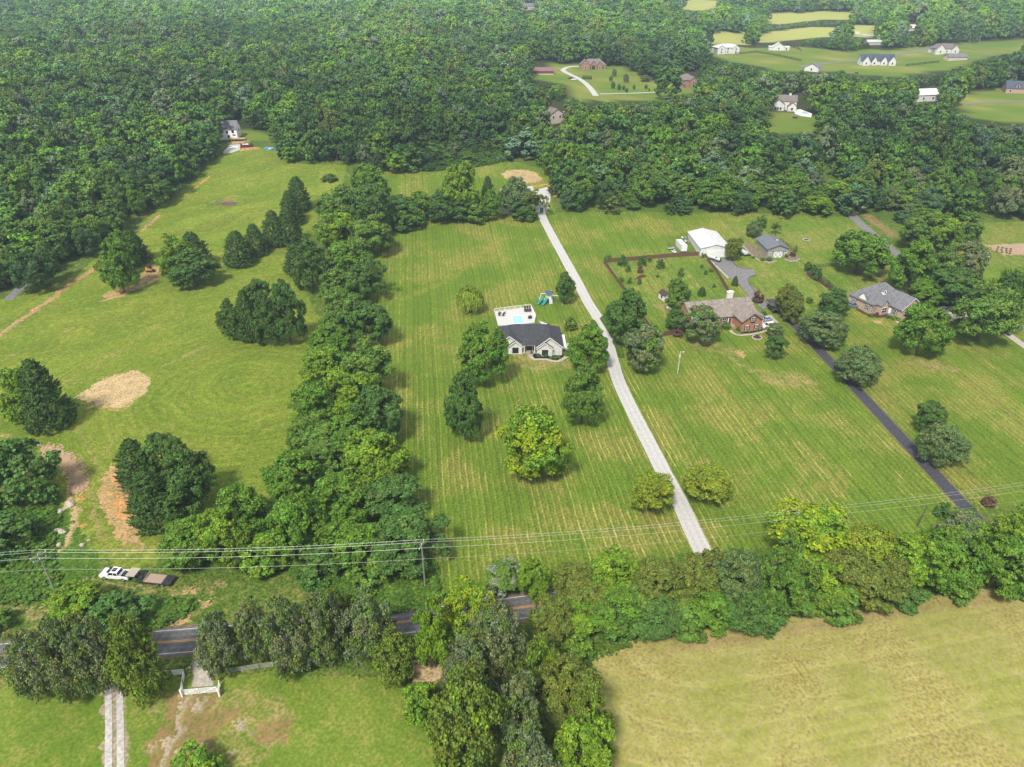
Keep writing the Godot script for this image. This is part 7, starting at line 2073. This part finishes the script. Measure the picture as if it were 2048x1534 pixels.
func poles_and_wires() -> void:
	var p1 := utility_pole("grey power pole with two crossarms beside the ditch, left of the white truck", 76, 1107, 12.0, [[11.6, 0.9, 2.8], [10.6, 0.9, 2.4]])
	var p2 := utility_pole("grey power pole on the overgrown bank at the end of the hedgerow", 843, 1087, 12.0, [[11.7, 1.35, 2.6]])
	var p3 := utility_pole("power pole hidden behind the tall yellow-green airy roadside tree", 1597, 1027, 12.0, [[11.7, 1.2, 2.6]])
	var off := [Vector3(-0.5, 0, -1.1), Vector3(0, 0.4, 0), Vector3(0.5, 0, 1.1)]
	var dirn := (p2.position - p1.position).normalized()
	var p0 := p1.position - (p2.position - p1.position) * 0.75
	var p4 := p3.position + (p3.position - p2.position) * 0.95
	p4.y = 5.0
	var ends := [p0, p1.position, p2.position, p3.position, p4]
	var where := ["left of the pole by the ditch", "from ditch pole to hedgerow's end pole", "from hedgerow's end pole to tall roadside tree", "right of the tall roadside tree"]
	var nm := ["far", "middle", "near"]
	for s in 4:
		for k in 3:
			cable("%s of three high cables, %s" % [nm[k], where[s]], ends[s] + Vector3(0, 11.95, 0) + off[k], ends[s + 1] + Vector3(0, 11.95, 0) + off[k], 1.0, 0.017, "high cables along the road")
		cable("low thin cable, %s" % where[s], ends[s] + Vector3(0, 8.3, 0.2), ends[s + 1] + Vector3(0, 8.3, 0.2), 0.9, 0.011, "low cables along the road")
	# service pole on the lawn
	var q := P(1361, 703, 7.5)
	var t := thing("service_pole", "short service pole with a grey transformer and lamp on the right-hand lawn", "pole", Vector3(q.x, gy(q.x, q.z), q.z))
	var m := MB.new(); m.tube(Vector3(0, -0.5, 0), Vector3(0, 7.5, 0), 0.17, 0.13, 8); part("post", m, mat("pale_pole", Color(0.42, 0.41, 0.39), 0.9), t)
	var tf := MB.new(); tf.tube(Vector3(-0.1, 5.6, 0.35), Vector3(-0.1, 6.5, 0.35), 0.26, 0.26, 10); part("transformer", tf, mat("pale_grey_paint", Color(0.5, 0.52, 0.53), 0.5), t)
	var lm := MB.new(); lm.bar(Vector3(0, 7.2, 0), Vector3(0.8, 7.5, 0.1), 0.06, 0.06); lm.box(Vector3(0.95, 7.5, 0.1), Vector3(0.45, 0.14, 0.25)); part("lamp_arm", lm, mat("pale_grey_paint", Color(0.5, 0.52, 0.53), 0.5), t)
	var mt := MB.new(); mt.box(Vector3(0, 1.6, 0.22), Vector3(0.3, 0.45, 0.14)); part("meter_box", mt, mat("pale_grey_paint", Color(0.5, 0.52, 0.53), 0.5), t)
	for e in [[1942, 72, "left"], [1962, 71, "right"]]:
		var p := P(e[0], e[1], 13.0)
		var o := thing("utility_pole", "far %s of two power poles standing in the valley field" % e[2], "pole", Vector3(p.x, gy(p.x, p.z), p.z), 0.0, "far power poles")
		var k := MB.new(); k.tube(Vector3(0, 0, 0), Vector3(0, 13, 0), 0.3, 0.22, 6); k.box(Vector3(0, 12.4, 0), Vector3(3.2, 0.25, 0.25), 0.8); part("post", k, mat("weathered_pole", Color(0.30, 0.29, 0.28), 0.9), o)
	# a leaning stake by the drive's mouth
	var l := thing("leaning_post", "dark leaning wooden post on the verge left of the black drive's mouth", "post", G(1833, 1054))
	var lp := MB.new(); lp.tube(Vector3(0, -0.3, 0), Vector3(1.1, 5.2, -0.6), 0.14, 0.1, 6); part("post", lp, mat("dark_pole", Color(0.07, 0.05, 0.04), 0.9), l)
	for e in [[1054, 1200, "left"], [1070, 1200, "right"]]: pass
	for e in [[335, 1251.5, "left"], [349, 1251.5, "right"]]:
		var o := thing("mailbox", "%s of two dark mailboxes on posts at the road's far verge" % e[2], "mailbox", G(e[0], e[1]), 0.1, "mailboxes at the road")
		var k := MB.new(); k.box(Vector3(0, 0.6, 0), Vector3(0.1, 1.2, 0.1)); part("post", k, mat("dark_pole", Color(0.07, 0.05, 0.04), 0.9), o)
		var bx := MB.new(); bx.box(Vector3(0, 1.25, 0.1), Vector3(0.25, 0.2, 0.55)); bx.tube(Vector3(0, 1.35, -0.17), Vector3(0, 1.35, 0.37), 0.125, 0.125, 8); part("box", bx, mat("black_steel", Color(0.022, 0.022, 0.026), 0.6), o)

func board_fence(label: String, line: Array, h: float, wood: Material) -> void:
	var t := thing("board_fence", label, "fence", line[0])
	var o: Vector3 = line[0]
	var bm := {}
	for i in line.size() - 1:
		var a: Vector3 = line[i]; var b: Vector3 = line[i + 1]
		var n := maxi(1, int(round(a.distance_to(b) / 2.4)))
		for k in n:
			var p := a.lerp(b, float(k) / n); var q := a.lerp(b, float(k + 1) / n)
			p.y = gy(p.x, p.z); q.y = gy(q.x, q.z)
			var m := MB.new()
			var c := int(p.distance_to(q) / 0.3)
			for j in c:
				var r := p.lerp(q, (j + 0.5) / c) - o
				var hh := h + 0.05 * hsh(i * 97 + k * 13 + j, 2)
				m.boxt(Transform3D(Basis(Vector3.UP, yaw_of(p, q)), r + Vector3(0, hh * 0.5 - 0.05, 0)), Vector3(p.distance_to(q) / c - 0.02, hh, 0.03 + 0.02 * (j % 2)))
			part("panel", m, wood, t)
			var r2 := MB.new()
			for y in [0.35, h - 0.3]: r2.bar(p - o + Vector3(0, y, -0.06), q - o + Vector3(0, y, -0.06), 0.06, 0.1)
			r2.box(p - o + Vector3(0, h * 0.5 + 0.05, -0.06), Vector3(0.13, h + 0.2, 0.13))
			part("post_and_rails", r2, wood, t)

func rail_fence(called: String, label: String, line: Array, h: float, rails: int, gap: float, m: Material, thick := 0.12, cat := "fence", group := "") -> void:
	var t := thing(called, label, cat, line[0], 0.0, group)
	var o: Vector3 = line[0]
	for i in line.size() - 1:
		var a: Vector3 = line[i]; var b: Vector3 = line[i + 1]
		var n := maxi(1, int(round(a.distance_to(b) / gap)))
		for k in n + 1:
			var p := a.lerp(b, float(k) / n); p.y = gy(p.x, p.z)
			var q := MB.new(); q.box(p - o + Vector3(0, h * 0.5, 0), Vector3(thick, h + 0.12, thick)); part("post", q, m, t)
		for k in n:
			var p := a.lerp(b, float(k) / n); var q := a.lerp(b, float(k + 1) / n)
			p.y = gy(p.x, p.z); q.y = gy(q.x, q.z)
			for j in rails:
				var y := h * (0.25 + 0.75 * j / maxf(1.0, rails - 1))
				var r := MB.new(); r.bar(p - o + Vector3(0, y, 0.0), q - o + Vector3(0, y, 0.0), thick * 0.4, thick)
				part("rail", r, m, t)

func C4(x: float, y: float) -> Vector3:
	return G(1200 + x / 4.096, 420 + y / 4.096)

func fences() -> void:
	var cedar_w := mat("stained_boards", Color(0.17, 0.085, 0.055), 0.85, 0.0, "streak", 0.5)
	board_fence("brown board fence along the back of the yard, below the metal barn", [C4(34, 432), C4(85, 428), C4(300, 412), C4(520, 392), C4(690, 380), C4(818, 372)], 1.75, cedar_w)
	board_fence("brown board fence down the yard's left side by the concrete drive", [C4(32, 434), C4(110, 545), C4(190, 655), C4(300, 810), C4(380, 935), C4(440, 1020), C4(470, 1048)], 1.75, cedar_w)
	board_fence("brown board fence between the pale tree and the brick house's left end", [C4(472, 1046), C4(600, 1018), C4(720, 995)], 1.75, cedar_w)
	board_fence("brown board fence between the yard and the gravel lot", [C4(876, 412), C4(950, 510), C4(1010, 610), C4(1066, 708)], 1.75, cedar_w)
	var blk := mat("black_rail", Color(0.02, 0.02, 0.022), 0.5)
	rail_fence("black_fence", "black rail fence along the top of the tan house's garden", [C4(1690, 478), C4(1800, 470), C4(1940, 462)], 1.4, 4, 1.2, blk, 0.09)
	rail_fence("black_fence", "black rail fence running down beside the shrub bed to the tan house", [C4(1694, 480), C4(1790, 545), C4(1870, 605), C4(1935, 660)], 1.3, 4, 1.2, blk, 0.09)
	rail_fence("black_fence", "black rail fence under the broad tree, right side of the tan house's garden", [G(1718, 535), G(1735, 548), G(1754, 567)], 1.3, 4, 1.2, blk, 0.09)
	rail_fence("wooden_rail", "brown rail fence behind the grey workshop's right side", [C4(1475, 245), C4(1530, 290), C4(1595, 350)], 1.2, 3, 1.6, cedar_w, 0.12)
	struct("mulch_bed", sheet(W([1690, 500, 1760, 520, 1830, 580, 1930, 650, 1900, 665, 1800, 600, 1720, 560, 1690, 530], 1200, 420, 4.096), 0.05), pave_tex("brown_mulch", [0.11, 0.06, 0.045], 24, 0.5))
	# white rails and gate at the road
	var w := mat("gate_white", Color(0.72, 0.72, 0.72), 0.6)
	var k := 3.106
	var g := func(x: float, y: float) -> Vector3: return G(x / k, 1040 + y / k)
	rail_fence("white_rail_fence", "white rail fence running from the cedar to the gate's left corner", [g.call(998, 972), g.call(1070, 968), g.call(1150, 962)], 1.35, 4, 2.2, w, 0.14)
	rail_fence("white_rail_fence", "white rail fence coming forward to the gate's left post", [g.call(1150, 962), g.call(1140, 1025), g.call(1130, 1092)], 1.35, 4, 2.2, w, 0.14)
	rail_fence("white_rail_fence", "white rail fence behind the gate's right post", [g.call(1362, 1088), g.call(1368, 1030)], 1.35, 4, 2.2, w, 0.14)
	rail_fence("white_rail_fence", "weathered rail fence showing through the cedars right of the gate", [G(452, 1348), G(520, 1337), G(600, 1328), G(680, 1318), G(738, 1310)], 1.2, 4, 2.4, mat("weathered_white", Color(0.36, 0.36, 0.35), 0.8), 0.08)
	rail_fence("white_rail_fence", "white rail fence between the cedar trunk and the gravel track", [G(180, 1362), G(214, 1360)], 1.2, 3, 2.0, w, 0.12)
	rail_fence("white_rail_fence", "short white rail fence under the cedars beside the gravel track", [G(214, 1360), G(220, 1345)], 1.2, 3, 2.0, w, 0.12)
	for e in [[1138, 1088, 1240, 1078, "left"], [1248, 1077, 1352, 1068, "right"]]:
		var a: Vector3 = g.call(e[0], e[1]); var b: Vector3 = g.call(e[2], e[3])
		var t := thing("field_gate", "%s leaf of the closed white double gate below the road" % e[4], "gate", a, yaw_of(a, b), "white double gate")
		var L := a.distance_to(b)
		var f := MB.new()
		for x in [0.0, L]: f.box(Vector3(x, 0.7, 0), Vector3(0.1, 1.3, 0.1))
		part("stile", f, w, t)
		for y in 5:
			var r := MB.new(); r.box(Vector3(L * 0.5, 0.15 + y * 0.28, 0), Vector3(L - 0.1, 0.09, 0.06)); part("bar", r, w, t)
		var d := MB.new(); d.bar(Vector3(0.05, 0.1, 0.05), Vector3(L - 0.05, 1.3, 0.05), 0.06, 0.08); part("brace", d, w, t)
	for e in [[1133, 1098, "left"], [1366, 1096, "right"]]:
		var t := thing("gate_post", "%s white post of the double gate below the road" % e[2], "post", g.call(e[0], e[1]), 0.0, "white gate posts")
		var p := MB.new(); p.box(Vector3(0, 0.85, 0), Vector3(0.25, 1.8, 0.25)); part("post", p, w, t)
		var c := MB.new(); c.boxt(Transform3D(Basis.IDENTITY, Vector3(0, 1.85, 0)), Vector3(0.34, 0.2, 0.34), 0.3); part("cap", c, w, t)
	# dark paddock rails in the far valley
	rail_fence("far_paddock_fence", "dark paddock fence curving below the far white house", [G(1470, 109), G(1512, 105), G(1560, 113), G(1602, 123)], 1.6, 3, 9.0, blk, 0.3)
	rail_fence("far_paddock_fence", "dark paddock fence right of the far white stable", [G(1572, 92), G(1596, 98), G(1602, 102)], 1.6, 3, 9.0, blk, 0.3)
	rail_fence("far_paddock_fence", "dark hedge-like fence right of the far round tree", [G(1812, 132), G(1850, 128), G(1876, 125)], 1.6, 3, 9.0, blk, 0.3)

# ------------------------------------------------------------------ small things lying about
func rock(label: String, x: float, y: float, size: float, m: Material, sd: int, group := "") -> void:
	var b := MB.new()
	b.ball(Vector3(0, size * 0.12, 0), Vector3(size * 0.6, size * 0.34, size * 0.42), 7, 4, 0.32, sd)
	var o := put("rock", b.mesh(), m)
	o.position = G(x, y); o.rotation.y = sd * 1.3
	tag(o, label, "rock", group)

func fire_ring(label: String, x: float, y: float, r: float, stone: Material, inner: Material) -> void:
	var t := thing("stone_ring", label, "stone ring", G(x, y))
	for k in 12:
		var a := TAU * k / 12
		var m := MB.new(); m.box(Vector3(cos(a) * r, 0.14, sin(a) * r), Vector3(r * 0.46, 0.3, 0.32), -a + PI / 2); part("stone", m, stone, t)
	var d := MB.new(); d.tube(Vector3(0, 0.0, 0), Vector3(0, 0.12, 0), r * 0.95, r * 0.9, 14); part("mulch", d, inner, t)

func small_things() -> void:
	var lime := mat("limestone", Color(0.58, 0.50, 0.42), 0.9, 0.0, "fine", 0.5)
	var orange := mat("clay_lump", Color(0.50, 0.35, 0.21), 0.95, 0.0, "fine", 0.5)
	var pale := mat("pale_stone", Color(0.60, 0.56, 0.52), 0.9, 0.0, "fine", 0.5)
	var earth := pave_tex("brown_mulch", [0.11, 0.06, 0.045], 24, 0.5)
	var n := func(x: float, y: float) -> Vector2: return Vector2(x / 3.835, 840 + y / 3.835)
	var rocks := [[412, 580, 1.6, "pale rock in the weeds left of the orange trench's bend"], [432, 660, 0.7, "small pale rock below the trench bend's rock"], [463, 712, 1.7, "long pale rock slab in the weeds below the trench"], [540, 650, 1.9, "largest limestone block at the trench's lower end"], [520, 655, 1.1, "broken limestone left of the trench's largest block"], [430, 860, 1.5, "pale rock at the top of the weedy rock heap"], [470, 862, 1.6, "flat tan rock right of the heap's top rock"], [372, 925, 1.8, "big pale rock of the heap above the power pole"], [355, 945, 1.5, "left pale rock of the heap above the power pole"], [385, 955, 1.4, "lower pale rock of the heap above the power pole"], [455, 962, 1.1, "small pale rock between heap and dirt trail"], [633, 962, 1.3, "pale rock in the grass right of the dirt trail"], [680, 924, 0.7, "tiny pale rock up the slope right of the trail"], [298, 190, 1.6, "pale stone at the very top of the orange ditch clods"]]
	for i in rocks.size():
		var p: Vector2 = n.call(rocks[i][0], rocks[i][1])
		rock(rocks[i][3], p.x, p.y, rocks[i][2], lime, i + 1)
	# clods thrown up along the ditches: nobody could count them
	var r := RandomNumberGenerator.new(); r.seed = 41
	var spots := []
	for e in [[W([350, 210, 430, 245, 500, 290, 560, 350, 590, 420, 605, 500, 615, 540], 0, 840, 3.835), 620, 1.0], [W([0, 800, 40, 770, 110, 720, 160, 685, 240, 630, 330, 570, 420, 495, 500, 445, 560, 405, 630, 365], 0, 420, 3.196), 420, 0.55], [W([900, 140, 960, 90, 1020, 35], 0, 420, 3.196), 80, 0.5]]:
		var c := Curve2D.new()
		for p in e[0]: c.add_point(p)
		for k in e[1]:
			var q := c.sample_baked(r.randf() * c.get_baked_length()) + Vector2(r.randfn() * e[2], r.randfn() * e[2])
			spots.append([q, r.randf_range(0.14, 0.34) * (1.0 if e[2] < 0.9 else 1.6)])
	var cl := MB.new(); cl.ball(Vector3.ZERO, Vector3(1, 0.6, 0.85), 6, 4, 0.3, 9)
	var mm := MultiMesh.new(); mm.transform_format = MultiMesh.TRANSFORM_3D; mm.mesh = cl.mesh(); mm.instance_count = spots.size()
	for i in spots.size():
		var q: Vector2 = spots[i][0]
		mm.set_instance_transform(i, Transform3D(Basis(Vector3.UP, i * 1.7).scaled(Vector3.ONE * spots[i][1]), Vector3(q.x, gy(q.x, q.y) + 0.05, q.y)))
	var o := MultiMeshInstance3D.new(); o.multimesh = mm; o.material_override = orange; o.name = numbered("clay_clods"); add_child(o)
	tag(o, "orange clay clods heaped along the ditches at the meadow's edges", "clods", "", "stuff")
	fire_ring("pale stone ring with dark bush on the lawn below the brick house", 1514, 675.5, 1.5, pale, earth)
	fire_ring("pale stone fire ring on the grass right of the grey workshop", 1612.5, 480, 1.4, pale, earth)
	fire_ring("broken pale stone ring left of the garden bed", 1963, 506, 2.4, pale, earth)
	plant("shrub_red", G(1514, 675), 0.8, 1.1, "dark little bush inside the stone ring below the brick house", "shrub", "", false, "shrub")
	# red mulch ring in the yard
	struct("red_mulch", sheet(W([285, 572, 305, 548, 340, 530, 385, 535, 365, 550, 330, 562], 1200, 420, 4.096), 0.07), pave_tex("red_mulch", [0.16, 0.045, 0.03], 23, 0.5))
	# workshop beds
	struct("flower_bed", sheet(W([1175, 295, 1210, 260, 1255, 290, 1370, 390, 1430, 405, 1440, 425, 1390, 430, 1290, 405, 1225, 350], 1200, 420, 4.096), 0.07), pave_tex("stone_bed", [0.34, 0.27, 0.18], 25, 0.6))
	struct("flower_bed", sheet(W([1510, 395, 1550, 350, 1600, 355, 1635, 405, 1600, 420, 1530, 418], 1200, 420, 4.096), 0.07), pave_tex("stone_bed", [0.34, 0.27, 0.18], 25, 0.6))
	for e in [[[1172, 295, 1225, 355, 1290, 410, 1390, 433, 1445, 420], "pale stone edging left of the grey workshop's doors"], [[1510, 405, 1560, 422, 1610, 418, 1638, 402], "pale stone edging right of the grey workshop's doors"]]:
		var ln := W(e[0], 1200, 420, 4.096)
		var t := thing("stone_edging", e[1], "edging")
		var c := Curve2D.new()
		for p in ln: c.add_point(p)
		var cnt := int(c.get_baked_length() / 0.7)
		for i in cnt:
			var q := c.sample_baked((i + 0.5) * c.get_baked_length() / cnt)
			var q2 := c.sample_baked((i + 0.9) * c.get_baked_length() / cnt)
			var m := MB.new(); m.boxt(Transform3D(Basis(Vector3.UP, atan2(-(q2.y - q.y), q2.x - q.x)), Vector3(q.x, gy(q.x, q.y) + 0.14, q.y)), Vector3(0.6, 0.3, 0.35), 0.85); part("stone", m, pale, t)
	var fl := [[1490, 503, 7, 4, "shrub_bright", "low yellow-green plant in the bed's top left of the workshop"], [1497, 511, 8, 4, "shrub_mid", "low green plant midway down the workshop's left bed"], [1506, 516, 7, 4, "shrub_bright", "pale plant in the workshop's left bed near the edging"], [1525, 521, 10, 6, "shrub_mid", "bushy green plant in the bed left of the crossed doors"], [1538, 521, 10, 7, "shrub_mid", "second bushy plant in the bed just left of the crossed doors"], [1571, 514, 8, 7, "shrub_dark", "dark plant at the workshop's right front corner"], [1585, 512, 11, 10, "shrub_red", "dark purple bush in the workshop's right bed"], [1591, 504, 6, 12, "shrub_mid", "tall green plant at the workshop's right bed"]]
	for e in fl:
		var at := G(e[0], e[1]); var s := px_per_m(at)
		plant(e[4], at, e[2] * 0.55 / s, e[3] / s, e[5], "shrub", "", false, "shrub")
	# garden bed on the right
	var bed := W([1508, 322, 1600, 318, 1841, 304, 2000, 296, 2000, 396, 1841, 402, 1665, 406], 1640, 420, 4.512)
	struct("garden_bed", sheet(bed, 0.06), pave_tex("garden_soil", [0.44, 0.30, 0.22], 26, 0.3))
	var rr := RandomNumberGenerator.new(); rr.seed = 6
	for i in 12:
		var x := 1600.0 + (i % 4) * 38 + rr.randf_range(-8, 8); var y := 340.0 + (i / 4) * 19 + (i % 4) * 6
		plant("shrub_mid", G(1640 + x / 4.512, 420 + y / 4.512), 0.45, 0.6, "%s plant from the left in row %s of the brown garden bed" % [ordinal(i % 4 + 1), ["one", "two", "three"][i / 4]], "shrub", "vegetables in the garden bed", false, "vegetable_plant")
	# hedges along the drive
	for e in [[[1186, 645, 1192, 656, 1197, 668], "clipped green hedge on the drive's left side near the white house"], [[1205, 638, 1216, 655, 1226, 672, 1230, 678], "long clipped green hedge on the drive's right side"], [[1230, 684, 1238, 698, 1243, 714], "lower clipped green hedge on the drive's right side"]]:
		var ln := W(e[0]); var c := Curve2D.new()
		for p in ln: c.add_point(p)
		var t := thing("hedge", e[1], "hedge")
		var L := Leaves.new()
		var h := RandomNumberGenerator.new(); h.seed = 61 + ln.size()
		for i in int(c.get_baked_length() * 330):
			var q := c.sample_baked(h.randf() * c.get_baked_length())
			var d := rdir(h); d.y = absf(d.y)
			var p := Vector3(q.x, gy(q.x, q.y), q.y) + Vector3(d.x * 0.95, 0.1 + d.y * 1.0, d.z * 0.95) * h.randf_range(0.85, 1.05)
			var nn := (d + rdir(h) * 0.7).normalized()
			var s := h.randf_range(0.16, 0.34)
			L.card(p, nn, rdir(h), s, s * 1.2, tint(Color(0.075, 0.15, 0.012), h.randf_range(0.7, 1.3), 0.0), (nn + d * 0.4).normalized())
		put("foliage", L.mesh(), leaf_mat, t)
	# propane tank
	var pt := thing("propane_tank", "pale green propane tank on the lawn left of the brick house", "tank", C4(567, 820), -0.9)
	var tm := mat("pale_green_paint", Color(0.52, 0.66, 0.48), 0.4)
	var cy := MB.new(); cy.tube(Vector3(-1.1, 0.75, 0), Vector3(1.1, 0.75, 0), 0.5, 0.5, 12); cy.ball(Vector3(-1.1, 0.75, 0), Vector3(0.4, 0.495, 0.495), 12, 6); cy.ball(Vector3(1.1, 0.75, 0), Vector3(0.4, 0.495, 0.495), 12, 6); part("tank", cy, tm, pt)
	var hd := MB.new(); hd.tube(Vector3(0, 1.2, 0), Vector3(0, 1.45, 0), 0.22, 0.2, 8); part("valve_dome", hd, tm, pt)
	for x in [-0.75, 0.75]:
		var q := MB.new(); q.box(Vector3(x, 0.15, 0), Vector3(0.2, 0.45, 0.7)); part("saddle", q, pale, pt)
	# brush pile in the meadow
	var bp := thing("brush_pile", "low grey pile of cut branches alone in the upper meadow", "brush pile", G(455, 407))
	var bm := MB.new(); var br := RandomNumberGenerator.new(); br.seed = 15
	for i in 260:
		var a := Vector3(br.randfn() * 3.0, br.randf_range(0.1, 0.9), br.randfn() * 1.6)
		a.y *= maxf(0.15, 1.0 - Vector2(a.x / 6.0, a.z / 4.0).length())
		var d := rdir(br); d.y *= 0.3
		bm.tube(a - d * 0.9, a + d * br.randf_range(0.5, 1.3), 0.06, 0.03, 4, false)
	part("branches", bm, mat("dead_wood", Color(0.17, 0.135, 0.12), 0.9), bp).set_meta("kind", "stuff")
	# things beside the metal barn
	var jk := [[1366.5, 477, "heap of grey scrap against the metal barn's left wall, upper"], [1373, 484, "heap of brown scrap against the metal barn's left wall, lower"]]
	for i in 2:
		var t := thing("scrap_heap", jk[i][2], "heap", G(jk[i][0], jk[i][1]))
		for k in 7:
			var b := MB.new(); b.box(Vector3(cos(k * 2.1) * 1.1, 0.3 + 0.1 * (k % 3), sin(k * 1.7) * 1.4), Vector3(0.7 + 0.3 * (k % 2), 0.6, 0.5), k * 0.8); part("scrap_piece", b, [mat("scrap_grey", Color(0.25, 0.25, 0.26), 0.7), mat("scrap_brown", Color(0.2, 0.12, 0.08), 0.8), mat("scrap_white", Color(0.6, 0.6, 0.6), 0.6)][k % 3], t)
	var fr := thing("timber_frame", "open brown timber swing frame left of the cargo trailer", "frame", C4(548, 300), yaw_of(C4(548, 300), C4(608, 296)))
	var fm := MB.new()
	for x in [0.0, 3.4]: fm.box(Vector3(x, 1.2, 0), Vector3(0.16, 2.4, 0.16))
	fm.box(Vector3(1.7, 2.4, 0.0), Vector3(3.7, 0.16, 0.14)); part("posts", fm, mat("old_deck", Color(0.2, 0.13, 0.09), 0.8), fr)
	var um := thing("utility_trailer", "low dark flat trailer in front of the timber frame", "trailer", C4(585, 322), 0.4)
	var ub := MB.new(); ub.box(Vector3(0, 0.5, 0), Vector3(3.2, 0.12, 1.6)); part("deck", ub, mat("scrap_grey", Color(0.25, 0.25, 0.26), 0.7), um)
	for z in [-0.8, 0.8]:
		var q := MB.new(); q.tube(Vector3(0, 0.3, z - 0.1), Vector3(0, 0.3, z + 0.1), 0.3, 0.3, 10); part("wheel", q, mat("tyre_rubber", Color(0.018, 0.018, 0.019), 0.85), um)
	var gc := car("golf_cart", "small white cart left of the cargo trailer's near end", C4(603, 348), 0.3, mat("white_paint", Color(0.78, 0.79, 0.80), 0.25), "sedan")
	gc.scale = Vector3(0.62, 0.8, 0.5)
	var ln2 := MB.new()
	# low wall of stones along the gravel lot's left edge
	var sw := thing("stone_border", "line of pale stones along the gravel lot's left edge", "stone border")
	for i in 16:
		var p := C4(905 + i * 9.5, 420 + i * 9.2)
		var m := MB.new(); m.ball(p + Vector3(0, 0.15, 0), Vector3(0.5, 0.3, 0.4), 6, 4, 0.25, i + 3); part("stone", m, pale, sw)

func build_places() -> void:
	white_house()
	playset()
	outbuildings()
	brick_house()
	tan_house()
	new_house()
	vehicles()
	fences()
	poles_and_wires()
	small_things()
	far_places()
	scatter("weeds", "rank green weeds and brambles on the ditch slopes and road bank", [
		[W([-60, 1005, 100, 1000, 112, 1050, 95, 1110, 110, 1190, -60, 1215]), 0.22], [W([575, 1130, 860, 1128, 872, 1205, 760, 1222, 650, 1195]), 0.3], [W([150, 1200, 380, 1215, 330, 1245, 180, 1250]), 0.14], [W([835, 300, 1010, 298, 1030, 318, 950, 334, 850, 344]), 0.16]], 6500, 0.7, 1.9, "weed", 71)

func _ready() -> void:
	var cam := Camera3D.new()
	cam.name = "camera"
	add_child(cam)
	cam.position = Vector3(0, EYE, 0)
	cam.rotation.x = -PITCH
	cam.fov = rad_to_deg(2.0 * atan(767.0 / FOCAL))
	cam.near = 0.5; cam.far = 9000.0
	cam.current = true
	var env := Environment.new()
	env.background_mode = Environment.BG_SKY
	var sm := ProceduralSkyMaterial.new()
	sm.sky_top_color = Color(0.72, 0.745, 0.77); sm.sky_horizon_color = Color(0.88, 0.90, 0.91); sm.sky_curve = 0.2
	sm.ground_bottom_color = Color(0.3, 0.36, 0.24); sm.ground_horizon_color = Color(0.7, 0.76, 0.78)
	sm.sun_angle_max = 20.0
	var clouds := NoiseTexture2D.new()
	var cn := FastNoiseLite.new(); cn.seed = 3; cn.frequency = 0.006; cn.fractal_octaves = 5
	clouds.noise = cn; clouds.width = 1024; clouds.height = 512; clouds.seamless = true
	var cg := Gradient.new(); cg.set_color(0, Color(1, 1, 1, 0.0)); cg.set_color(1, Color(1, 1, 1, 0.7))
	cg.offsets = PackedFloat32Array([0.35, 0.75])
	clouds.color_ramp = cg
	sm.sky_cover = clouds; sm.sky_cover_modulate = Color(0.5, 0.5, 0.5)
	sm.sky_energy_multiplier = 0.95
	var sky := Sky.new(); sky.sky_material = sm
	env.sky = sky
	env.tonemap_mode = Environment.TONE_MAPPER_LINEAR
	env.tonemap_exposure = 1.8
	env.sdfgi_enabled = true; env.ssao_enabled = true; env.ssil_enabled = true
	env.fog_enabled = true; env.fog_density = 0.00014; env.fog_light_color = Color(0.80, 0.88, 0.98)
	var we := WorldEnvironment.new(); we.environment = env; we.name = "sky"; add_child(we)
	var sun := DirectionalLight3D.new(); sun.name = "sun"; add_child(sun)
	sun.light_energy = 1.0; sun.light_color = Color(1.0, 0.97, 0.92); sun.light_angular_distance = 10.0; sun.shadow_enabled = true
	sun.rotation_degrees = Vector3(-53, -24, 0)

	var t0 := Time.get_ticks_msec()
	make_heights()
	lay_out_far()
	build_ground()
	print("ground ", Time.get_ticks_msec() - t0); t0 = Time.get_ticks_msec()
	build_roads()
	print("roads ", Time.get_ticks_msec() - t0); t0 = Time.get_ticks_msec()
	make_protos()
	print("protos ", Time.get_ticks_msec() - t0); t0 = Time.get_ticks_msec()
	build_places()
	print("places ", Time.get_ticks_msec() - t0); t0 = Time.get_ticks_msec()
	plant_trees()
	grow_woods()
	print("trees ", Time.get_ticks_msec() - t0)
